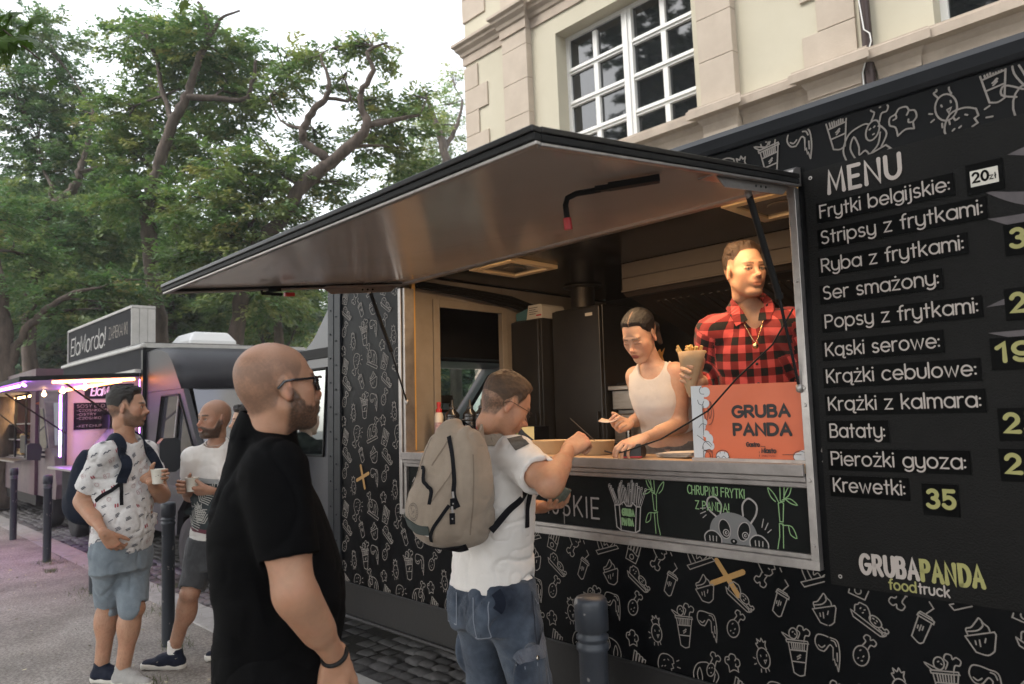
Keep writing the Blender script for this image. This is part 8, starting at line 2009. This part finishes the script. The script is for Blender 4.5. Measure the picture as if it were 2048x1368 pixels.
note("banknote", "folded green banknote sticking out of the paying man's fingers", hK + np.array((.05, -.02, .045)), (.7, -.1, .6), (-.5, .6, .5), .35, mat("green_note", (.16, .17, .13), .75, noise=(.09, .1, .08), nscale=60), .11, .05)
fk = thing("fork", "thin wooden fork pinched between the paying man's fingers", "fork", Matrix.Translation(np.array(J['rw']) + np.array((.0, .1, .05))))
mb = MB(); mb.bar((.02, .04, -.02), (-.075, -.0, .075), .006, .002); mb.build("handle", mat("dark_wood", (.06, .045, .03), .6), fk)

# ---- woman at the counter
FZ = .46
J = dict(head=(-2.06, 2.80, 1.905), neck=(-2.055, 2.90, 1.742), pel=(-2.06, 3.03, 1.335), rs=(-2.165, 2.885, 1.722), re=(-2.225, 3.01, 1.515), rw=(-2.155, 2.79, 1.492), ls=(-1.94, 2.90, 1.728), le=(-1.955, 2.93, 1.48), lw=(-1.965, 2.64, 1.432),
         rk=(-2.13, 3.02, .92), ra=(-2.13, 3.04, FZ + .09), lk=(-1.98, 3.02, .92), la=(-1.97, 3.04, FZ + .09))
SW = [(-.12, .15, .1, .12), (-.02, .152, .105, .12), (.05, .138, .1, .105), (.12, .118, .092, .085), (.2, .118, .1, .085), (.28, .13, .125, .095), (.34, .135, .11, .1), (.4, .13, .08, .085), (.43, .09, .058, .068), (.45, .05, .045, .05)]
Fw = nz((.22, -.96, 0))
pW = Person("dark haired woman in a white crop top leaning over the card terminal in the hatch", J, Fw, (-2.05, 3.02, FZ), nz((.06, -.84, -.5)), nz((.06, -.46, .88)), sk=np.array((.56, .335, .225)), secs=SW)
pW.body(dict(scale=.93, w=.95, jaw=.82, neck=.82, nose=.86, beard=0, hair=.010, hair_c=(.006, .0045, .004), top=.4, fade=.03, fadek=.25, hairfreq=(40, 160), hstretch=(.35, 1, 1), parting=True, lip=(.26, .06, .055), lipk=.9, brow=(.05, .028, .018), browk=.6, eye_open=.1, gaze=(0, -.008),
             hairline=([-.13, -.085, -.03, -.008, .006, .03, .05, .07, .085, .13], [-.06, -.06, -.05, -.02, .0, .016, .05, .074, .09, .2]), tail=[((-.1, 0, .02), (-.135, .01, -.02), .026, .022), ((-.135, .01, -.02), (-.125, .02, -.11), .022, .012)]),
        arms=(.034, .031, .0215), legs=(.085, .06, .045), tshrink=0.0, trapb=.03,
        hands=[dict(wrist=J['rw'], xd=(-.1, -.98, -.12), palm=(.75, -.05, .55), side='R', curls=[(42, 50, 30), (46, 54, 34), (52, 56, 36), (56, 58, 36)], thumb=(.4, .5, .25), sc=.88),
               dict(wrist=J['lw'], xd=(-.28, -.92, -.22), palm=(-.25, .1, -1), side='L', curls=[(22, 38, 22), (26, 42, 25), (30, 44, 26), (34, 46, 26)], thumb=(.5, .3, .25), sc=.9)], h=.006)
def armholes(f, B):
    for q, s_ in (('r', -1), ('l', 1)):
        f.ell(pW.J[q + 's'] + B[:, 1] * s_ * .062 + np.array((0, 0, -.03)), (.066, .1, .105), .006, 's')
    f.cone(pW.J['neck'] + B[:, 2] * .03 - B[:, 0] * .02, pW.J['head'], .07, .1, .004, 's')
    f.mix(pW.J['neck'], pW.J['neck'] + .3, lambda P: (P - pW.J['neck']) @ B[:, 2] - .03, 0, 'i')
pW.top("crop_top", cloth("white_rib", (.66, .60, .54), .85, (.6, .55, .5), 14, .25, 600), [(z, a + .008, b + .009, c + .008) for z, a, b, c in SW], .125, {'r': 0, 'l': 0}, (.05, .05), h=.005, neck=.058, neckz=-.03, fold=.0015, folds=(14, 30), cutneck=.6, extra=armholes, tight=.011)
pW.bottoms("grey_jeans", M_deng, (.098, .07, .055), .95, waist=(.16, .112, .128), top=.055)
V, F = band(pW.bB, [np.array(J['pel']) + frame(Fw)[:, 0] * .14 * math.cos(a) + frame(Fw)[:, 1] * .17 * math.sin(a) + (0, 0, .05) for a in [k * PI / 8 for k in range(17)]], .036, .003, .001, 40); mesh_to("waistband", V, F, M_deng, pW.root, pW.loc)
for q in 'rl': pW.shoe(J[q + 'a'], Fw, M_shoeb, M_dsole)
note("banknote", "banknote held out in the fingers of the woman behind the counter", np.array(J['rw']) + np.array((.0, -.12, .02)), (.85, .3, .1), (.1, -.2, 1), .5, mat("pink_note", (.55, .42, .36), .75, noise=(.42, .34, .28), nscale=60), .11, .06)

# ---- man in the plaid shirt
J = dict(head=(-1.548, 2.873, 2.135), neck=(-1.568, 2.945, 1.965), pel=(-1.612, 3.03, 1.40), rs=(-1.715, 2.87, 1.885), re=(-1.835, 2.975, 1.655), rw=(-1.735, 2.755, 1.672), ls=(-1.40, 2.95, 1.885), le=(-1.345, 3.06, 1.65), lw=(-1.36, 2.95, 1.43),
         rk=(-1.69, 3.02, .95), ra=(-1.7, 3.06, FZ + .09), lk=(-1.54, 3.05, .95), la=(-1.53, 3.08, FZ + .09))
SC = [(-.12, .16, .12, .125), (0, .16, .12, .125), (.12, .15, .118, .115), (.24, .155, .118, .115), (.36, .175, .122, .122), (.44, .182, .115, .12), (.5, .165, .09, .105), (.55, .11, .068, .085), (.59, .06, .055, .06)]
Fc = nz((.53, -.85, 0))
pC = Person("man in a red and black plaid shirt looking out of the hatch holding a cone", J, Fc, (-1.61, 3.03, FZ), nz((.86, -.5, -.06)), nz((.02, -.06, 1)), sk=np.array((.54, .31, .195)), secs=SC)
coneC = np.array((-1.70, 2.655, 1.735))
pC.body(dict(scale=.95, w=.98, neck=1.0, jaw=1.02, beard=.0, beard_k=.1, beard_c=(.14, .085, .055), beard_top=-.045, hair=.012, hair_c=(.042, .025, .015), top=1.0, fade=.06, fadek=.45, brow=(.10, .06, .035), eye_open=.75, gaze=(-.003, 0), nose=1.02,
             hairline=([-.13, -.085, -.03, -.005, .012, .03, .05, .072, .09, .13], [-.07, -.075, -.055, .03, .035, .02, .062, .084, .102, .2])),
        arms=(.05, .044, .03), legs=(.085, .06, .045),
        hands=[dict(wrist=J['rw'], xd=(-.12, -.85, .35), palm=(.75, -.3, -.25), side='R', curls=[(30, 42, 30), (32, 46, 32), (36, 48, 32), (40, 50, 34)], thumb=(.9, .5, .3)), dict(wrist=J['lw'], xd=(0, -.2, -1), palm=(-1, 0, 0), side='L', curls=[(20, 25, 15)] * 4)])
M_plaid = cloth("plaid_flannel", (.55, .06, .06), .85, None, 30, .2, 500)
N, L, b = nodes_of(M_plaid); at = N.new("ShaderNodeAttribute"); at.attribute_name = "puv"; sx = N.new("ShaderNodeSeparateXYZ"); L.new(at.outputs["Vector"], sx.inputs[0])
def stripe(out, off):
    a = N.new("ShaderNodeMath"); a.operation = 'MULTIPLY_ADD'; a.inputs[1].default_value = 1 / .068; a.inputs[2].default_value = off; L.new(out, a.inputs[0])
    f_ = N.new("ShaderNodeMath"); f_.operation = 'FRACT'; L.new(a.outputs[0], f_.inputs[0]); g_ = N.new("ShaderNodeMath"); g_.operation = 'GREATER_THAN'; g_.inputs[1].default_value = .5; L.new(f_.outputs[0], g_.inputs[0]); return g_.outputs[0]
s1, s2 = stripe(sx.outputs[0], 20.25), stripe(sx.outputs[1], 20.0); ad = N.new("ShaderNodeMath"); ad.operation = 'ADD'; L.new(s1, ad.inputs[0]); L.new(s2, ad.inputs[1])
dv = N.new("ShaderNodeMath"); dv.operation = 'DIVIDE'; dv.inputs[1].default_value = 2.2; L.new(ad.outputs[0], dv.inputs[0]); rp = N.new("ShaderNodeValToRGB"); rp.color_ramp.interpolation = 'CONSTANT'
rp.color_ramp.elements[0].color = (.58, .085, .075, 1); rp.color_ramp.elements[1].position = .3; rp.color_ramp.elements[1].color = (.2, .022, .02, 1); e_ = rp.color_ramp.elements.new(.7); e_.color = (.012, .011, .010, 1); L.new(dv.outputs[0], rp.inputs[0]); L.new(rp.outputs[0], b.inputs["Base Color"])
def vneck(f, B):
    n = pC.J['neck']; f.cone(n + pC.Fd * .085 + B[:, 2] * .0, n + pC.Fd * .135 - B[:, 2] * .2, .052, .006, .004, 's'); f.cone(n + pC.Fd * .05, n + pC.Fd * .12 + B[:, 2] * .05, .055, .06, .004, 's')
pC.top("plaid_shirt", M_plaid, SC, -.06, {'r': 1.72, 'l': 1.9}, (.078, .066, .05), h=.006, neck=.066, fold=.007, folds=(8, 20), cutneck=.25, collar=vneck)
Bc = torso_frame(pC.J, Fc); n = pC.J['neck']
for s_ in (-1, 1):
    V, F = band(pC.tB, [n - Bc[:, 0] * .07 + Bc[:, 2] * .045, n - Bc[:, 0] * .02 + Bc[:, 1] * s_ * .075 + Bc[:, 2] * .05, n + Bc[:, 0] * .05 + Bc[:, 1] * s_ * .07 + Bc[:, 2] * .02, n + Bc[:, 0] * .105 + Bc[:, 1] * s_ * .05 - Bc[:, 2] * .035], .055, .005, .008, 18)
    uvc = np.stack([(V - n) @ Bc[:, 1], (V - n) @ Bc[:, 2]], 1); np_mesh("collar", V - pC.loc, F, M_plaid, pC.root, False, None, None, uvc)
for k in range(5):
    o_ = np.array(pC.J['pel']) + Bc[:, 2] * (.36 - k * .085) + Bc[:, 0] * .35; hit, nr, i, d = pC.tB.ray_cast(Vector(o_), Vector(-Bc[:, 0]))
    if hit: mb = MB(); mb.lathe([(.0062, 0), (.0062, .003), (.003, .0035)], tuple(np.array(hit) - pC.loc + np.array(nr) * .001), 10, M=Vector((0, 0, 1)).rotation_difference(nr).to_matrix()); mb.build("button", M_plast, pC.root)
pC.bottoms("dark_jeans", M_dend, (.1, .075, .06), .95, waist=(.165, .125, .13), top=.03)
for q in 'rl': pC.shoe(J[q + 'a'], Fc, M_shoeb, M_dsole)
mb = MB(); q = [n + Bc[:, 1] * a + Bc[:, 0] * b_ + Bc[:, 2] * c_ - pC.loc for a, b_, c_ in ((-.062, .03, .035), (-.055, .062, .0), (-.035, .095, -.05), (-.012, .118, -.105), (0, .124, -.125), (.012, .118, -.105), (.035, .095, -.05), (.055, .062, .0), (.062, .03, .035))]
mb.tube([tuple(v) for v in q], .0016, 6); c_ = q[4]; mb.lathe([(.002, -.003), (.012, -.002), (.013, .001), (.009, .004), (.002, .005)], tuple(c_ - Bc[:, 2] * .012), 16, M=Vector((0, 0, 1)).rotation_difference(Vector(Bc[:, 0])).to_matrix()); mb.build("necklace", M_gold2, pC.root)

# ============================================================ THINGS ON THE COUNTER
CZ = 1.3535
M_kraft = mat("kraft_card", (.40, .27, .15), .75, noise=(.34, .22, .12), nscale=30, bump=.05, bscale=200)
ft = thing("fries_cone", "kraft paper cone of fries held by the man in the plaid shirt", "fries", Matrix.Translation(coneC))
mb = MB(); ax = nz((.05, .02, 1)); mb.lathe([(.004, -.13), (.02, -.1), (.035, -.05), (.052, .02), (.0615, .062), (.058, .062), (.03, -.04), (.004, -.1)], n=24, M=Matrix(((1, 0, .1), (0, .78, .02), (0, 0, 1)))); mb.build("paper_cone", M_kraft, ft)
mb = MB(); gr = random.Random(9)
for k in range(26):
    a = gr.uniform(0, 6.3); r_ = gr.uniform(0, .042); b_ = Vector((r_ * math.cos(a), r_ * math.sin(a) * .8, .03)); e = b_ + Vector((gr.uniform(-.035, .035), gr.uniform(-.03, .03), gr.uniform(.03, .06))); mb.bar(b_, e, .011, .011)
mb.build("fries", mat("fried_potato", (.62, .42, .15), .5, noise=(.5, .3, .08), nscale=60, sss=.1), ft, bevel=.002)["kind"] = "stuff"
# orange sign board
sg = inside("sign", "orange board with black letters leaning in the hatch corner", "sign", -1.4, .03, CZ)
mb = MB(); x0, x1, zz1 = -.25, .235, .297
def sgp(u, v, l): return (u, .0 - l + v * .0, v)
mb.add([(x0, 0, .0), (x1, 0, .0), (x1, .0, zz1 - .006), (x0, .0, zz1), (x0, .008, 0), (x1, .008, 0), (x1, .008, zz1 - .006), (x0, .008, zz1)], [(0, 1, 2, 3), (7, 6, 5, 4), (0, 4, 5, 1), (1, 5, 6, 2), (2, 6, 7, 3), (3, 7, 4, 0)])
ik = Ink(mb, sgp, .0006, .00014, 60)
ik.fill([(x0, .0008), (x0 + .05, .0008), (x0 + .055, .03), (x0 + .045, .1), (x0 + .06, .13), (x0 + .05, .2), (x0 + .06, .24), (x0 + .05, .296), (x0, .2965)], 1)
for (a, b_, ra, rb) in ((.065, .27, .022, .02), (.06, .225, .022, .018), (.05, .15, .018, .016), (.06, .105, .016, .014), (.075, .085, .016, .02), (.082, .058, .013, .016), (.06, .06, .02, .018)): ik.disc((x0 + a, b_), ra, 1, 18, rb)
K_ = lambda pts, w=.0022, m=2: ik.line([(x0 + a, b_) for a, b_ in smooth2(pts, 4)], w, m)
K_([(.05, .292), (.04, .28), (.045, .265), (.06, .262)]); K_([(.03, .24), (.035, .225), (.05, .22), (.058, .235)]); K_([(.05, .22), (.05, .15), (.05, .1)]); K_([(.055, .215), (.06, .175), (.07, .16), (.075, .21), (.08, .165), (.09, .19), (.085, .235), (.1, .19), (.09, .15), (.075, .14)]); K_([(.03, .13), (.045, .145), (.065, .14)]); K_([(.02, .1), (.05, .08), (.08, .055)]); K_([(.04, .045), (.05, .07), (.07, .075), (.085, .06)])
K_([(.045, .055), (.05, .04), (.075, .045), (.08, .03)]); ik.line([(x0 + a, b_) for a, b_ in ((.045, .0), (.045, .038), (.085, .038), (.085, .004))], .0022, 2); ik.disc((x0 + .063, .018), .012, 0, 18, .016); ik.line([(x0 + .063 + .012 * math.cos(k * .3), .018 + .016 * math.sin(k * .3)) for k in range(21)], .0018, 2, True)
ik.disc((x0 + .13, .018), .028, 1, 18, .02); K_([(.1, .005), (.105, .03), (.125, .042), (.15, .036), (.158, .01)]); ik.line([(x0 + a, b_) for a, b_ in ((.1, .012), (.11, .02), (.122, .01), (.134, .02), (.148, .01), (.16, .018))], .0022, 2); ik.line([(x0 + .12, .03), (x0 + .12, .036)], .002, 2); ik.line([(x0 + .138, .03), (x0 + .138, .036)], .002, 2)
ik.disc((x1 - .045, .022), .024, 1, 18, .018); ik.disc((x1 - .03, .036), .018, 1, 14, .012); ik.line([(x1 - .045 + .025 * math.cos(k * .3), .024 + .02 * math.sin(k * .3)) for k in range(20)], .002, 2); ik.line([(x1 - .11, .03), (x1 - .04, .031)], .002, 2); ik.disc((x1 - .006, .21), .01, 1, 12, .02)
ik.k = 1; ik.text("GRUBA", -.068, .17, .056, .0122, 2, width=.226, gap=.2); ik.text("PANDA", -.066, .102, .056, .0122, 2, width=.226, gap=.2)
ik.text("Gastro", -.017, .058, .021, .0042, 2, width=.053, gap=.17); ik.line([(.042, .059), (.058, .059), (.058, .048)], .002, 2); ik.text("Miasto", .044, .036, .021, .0042, 2, width=.056, gap=.17); ik.text("Smakuj Wroclaw", .044, .022, .009, .0012, 3, width=.056, gap=.2); ik.line([(.036, .034), (.036, .04)], .002, 2); ik.line([(.036, .022), (.036, .028)], .002, 2)
mb.build("board", [mat("sign_orange", (.60, .125, .045), .5, noise=(.56, .115, .04), nscale=12), mat("sign_white", (.50, .52, .54), .6), mat("sign_ink", (.012, .012, .012), .6), mat("faint_ink", (.3, .05, .03), .7)], sg)
mb = MB(); mb.box(x0, x1, -.018, .014, -.0, .0005); mb.box(x0, x1, -.016, -.0035, .0, .012); mb.build("holder", M_alu, sg)
# card terminal
tm = inside("card_terminal", "black card terminal with a red edge under the woman's hand", "card terminal", -2.0, .1, CZ)
mb = MB(); mb.prism([(-.075, .0), (.06, .0), (.1, .012), (.1, .03), (.045, .05), (-.02, .064), (-.075, .06)], 'x', -.04, .04); o = mb.build("case", M_plast, tm, bevel=.006)
mb = MB(); mb.box(-.041, .041, -.0755, -.04, .002, .008); mb.build("red_edge", M_red, o)
mb = MB(); mb.add([(-.032, -.06, .0615), (.032, -.06, .0615), (.032, -.02, .066), (-.032, -.02, .066)], [(0, 1, 2, 3)]); mb.build("screen", mat("terminal_screen", (.03, .035, .04), .1), o)
tm.rotation_euler.z += .5
mb = MB(); gr = random.Random(1)
for k in range(12): mb.box(-.03 + (k % 3) * .022, -.014 + (k % 3) * .022, .0 + (k // 3) * .022, .014 + (k // 3) * .022, .0515 - (k // 3) * .006, .0575 - (k // 3) * .006)
mb.build("keys", M_alud, o)
# paper bowls
M_bowl = mat("bowl_card", (.46, .33, .19), .7, noise=(.42, .29, .16), nscale=20)
bw = None
for (x, y, lab) in ((-2.62, .22, "kraft paper bowl under the paying man's forearm"), (-2.33, .22, "kraft paper bowl beside the card terminal")):
    if bw is None:
        bw = inside("paper_bowl", lab, "bowl", x, y, CZ, "kraft bowls on the counter"); mb = MB(); mb.lathe([(.002, .003), (.085, .003), (.088, .0), (.09, .002), (.098, .062), (.101, .064), (.101, .067), (.096, .066), (.086, .006), (.002, .0045)], n=36); mb.build("bowl", M_bowl, bw)
    else:
        b2 = bw.copy(); COL.objects.link(b2); b2.matrix_world = T(x, y, CZ); b2["label"] = lab
        for c in bw.children: d_ = c.copy(); COL.objects.link(d_); d_.parent = b2
ty = inside("tray", "low black plastic tray behind the paper bowls", "tray", -2.5, .41, CZ); mb = MB(); mb.add([(x * a, y * b_, z) for (a, b_, z) in ((.2, .07, 0), (.24, .09, .05), (.22, .078, .05), (.19, .06, .008)) for x, y in ((-1, -1), (1, -1), (1, 1), (-1, 1))], [(3, 2, 1, 0), (0, 1, 5, 4), (1, 2, 6, 5), (2, 3, 7, 6), (3, 0, 4, 7), (4, 5, 9, 8), (5, 6, 10, 9), (6, 7, 11, 10), (7, 4, 8, 11), (8, 9, 13, 12), (9, 10, 14, 13), (10, 11, 15, 14), (11, 8, 12, 15), (12, 13, 14, 15)]); mb.build("tray_body", M_plast, ty)
mb = MB(); mb.lathe([(.004, .03), (.03, .04), (.045, .056), (.05, .062)], (.09, 0, .0), 18); mb.build("foil_dish", M_metal, ty)
# mayonnaise carton
mc = inside("carton", "black and green sauce carton on the counter behind the paying man", "carton", -3.02, .34, CZ)
mb = MB(); mb.box(-.16, .16, 0, .12, 0, .135, 0); ik = Ink(mb, lambda u, v, l: (u, -l, v), .0008, .0001); ik.fill([(.09, .1), (.16, .06), (.16, .134), (.05, .134)], 1); ik.text("mojonez", -.015, .052, .03, .0042, 2, width=.085, gap=.16); ik.line([(.02, .1), (.026, .115), (.032, .1), (.026, .086), (.02, .1)], .004, 2); ik.line([(.005, .03), (.045, .03)], .006, 3); mb.build("box", [M_blk, mat("pale_yellow", (.5, .42, .2), .7), mat("lime_print", (.45, .45, .12), .7), M_red], mc, bevel=.002)
wp = inside("card", "tall white card standing beside the mayonnaise carton", "card", -3.16, .42, CZ); mb = MB(); mb.prism([(-.1, 0), (.11, 0), (.055, .26), (-.08, .26)], 'y', 0, .004); mb.build("sheet", mat("white_card", (.7, .67, .6), .6), wp)
# squeeze bottles
M_bot = mat("black_bottle", (.014, .013, .013), .25, spec=.6)
def bottle_black(root):
    mb = MB(); mb.lathe([(.036, 0), (.04, .004), (.04, .13), (.037, .135), (.04, .14), (.04, .15), (.037, .155), (.04, .16), (.038, .172), (.02, .19), (.018, .196)], n=24); mb.build("bottle", M_bot, root)
    mb = MB(); mb.lathe([(.019, .196), (.019, .205), (.008, .212), (.007, .235), (.004, .238)], n=14); mb.build("cap", M_plast, root)
    mb = MB(); a0 = -PI / 2 - .6; P_ = lambda u, v, l: ((.0405 + l) * math.cos(a0 + u / .04), (.0405 + l) * math.sin(a0 + u / .04), v); ik = Ink(mb, P_, .0005, .00005)
    for k in range(8): u = -.03 + k * .0085; ik.line([(u, .012), (u, .034)], .0085, 2)
    ik.line([(-.012, .095), (.012, .105)], .016, 0); 
    for k in range(5): ik.line([(.012 + k * .004, .045), (.012 + k * .004, .085)], .0016, 1)
    for k in range(3): ik.line([(-.02, .05 + k * .012), (-.006, .05 + k * .012)], .003, 1)
    mb.build("label_print", [M_red, M_paper, mat("orange_label", (.45, .2, .05), .6)], root)
br_ = None
for (x, y, lab) in ((-3.45, .24, "black sauce bottle nearest the white red-capped one"), (-3.345, .29, "second black sauce bottle from the hatch post"), (-3.26, .31, "third black sauce bottle from the hatch post"), (-3.18, .34, "black sauce bottle furthest from the hatch post behind the man's head")):
    if br_ is None: br_ = inside("sauce_bottle", lab, "bottle", x, y, CZ, "black sauce bottles on the counter"); bottle_black(br_); br_.scale = (1.1, 1.1, 1.26)
    else:
        b2 = br_.copy(); COL.objects.link(b2); b2.matrix_world = T(x, y, CZ) @ Matrix.Rotation(math.sin(x * 40) * .35, 4, 'Z'); b2.scale = (1.1, 1.1, 1.26); b2["label"] = lab
        for c in br_.children: d_ = c.copy(); COL.objects.link(d_); d_.parent = b2
wbt = inside("sauce_bottle", "slim white sauce bottle with a red cap by the hatch post", "bottle", -3.53, .2, CZ)
mb = MB(); mb.lathe([(.022, 0), (.025, .004), (.025, .17), (.02, .185), (.012, .195)], n=20); wbt.scale = (1.1, 1.1, 1.2); mb.build("bottle", mat("white_bottle", (.6, .52, .42), .4), wbt); mb = MB(); mb.lathe([(.017, .19), (.017, .205), (.008, .212), (.012, .225), (.012, .24), (.004, .243)], n=14); mb.build("cap", M_red, wbt)
mb = MB(); mb.lathe([(.0255, .07), (.0256, .14)], n=20); mb.build("label_print", mat("purple_label", (.28, .1, .12), .6, noise=(.55, .45, .4), nscale=40), wbt)
# napkins by the terminal
np_ = inside("napkins", "loose stack of white paper napkins beside the card terminal", "napkins", -1.8, .17, CZ)
mb = MB(); gr = random.Random(3)
for k in range(5):
    a = gr.uniform(-.3, .3); z = .002 + k * .004; c_, s_ = math.cos(a), math.sin(a); q = [(-.1, -.05, z), (.08, -.06, z + .006), (.1, .05, z + .012), (-.09, .06, z + .004)]; mb.add([(x * c_ - y * s_, x * s_ + y * c_, zz) for x, y, zz in q], [(0, 1, 2, 3)])
mb.build("sheets", mat("napkin_paper", (.62, .56, .5), .8), np_).modifiers.new("thick", 'SOLIDIFY').thickness = .0015
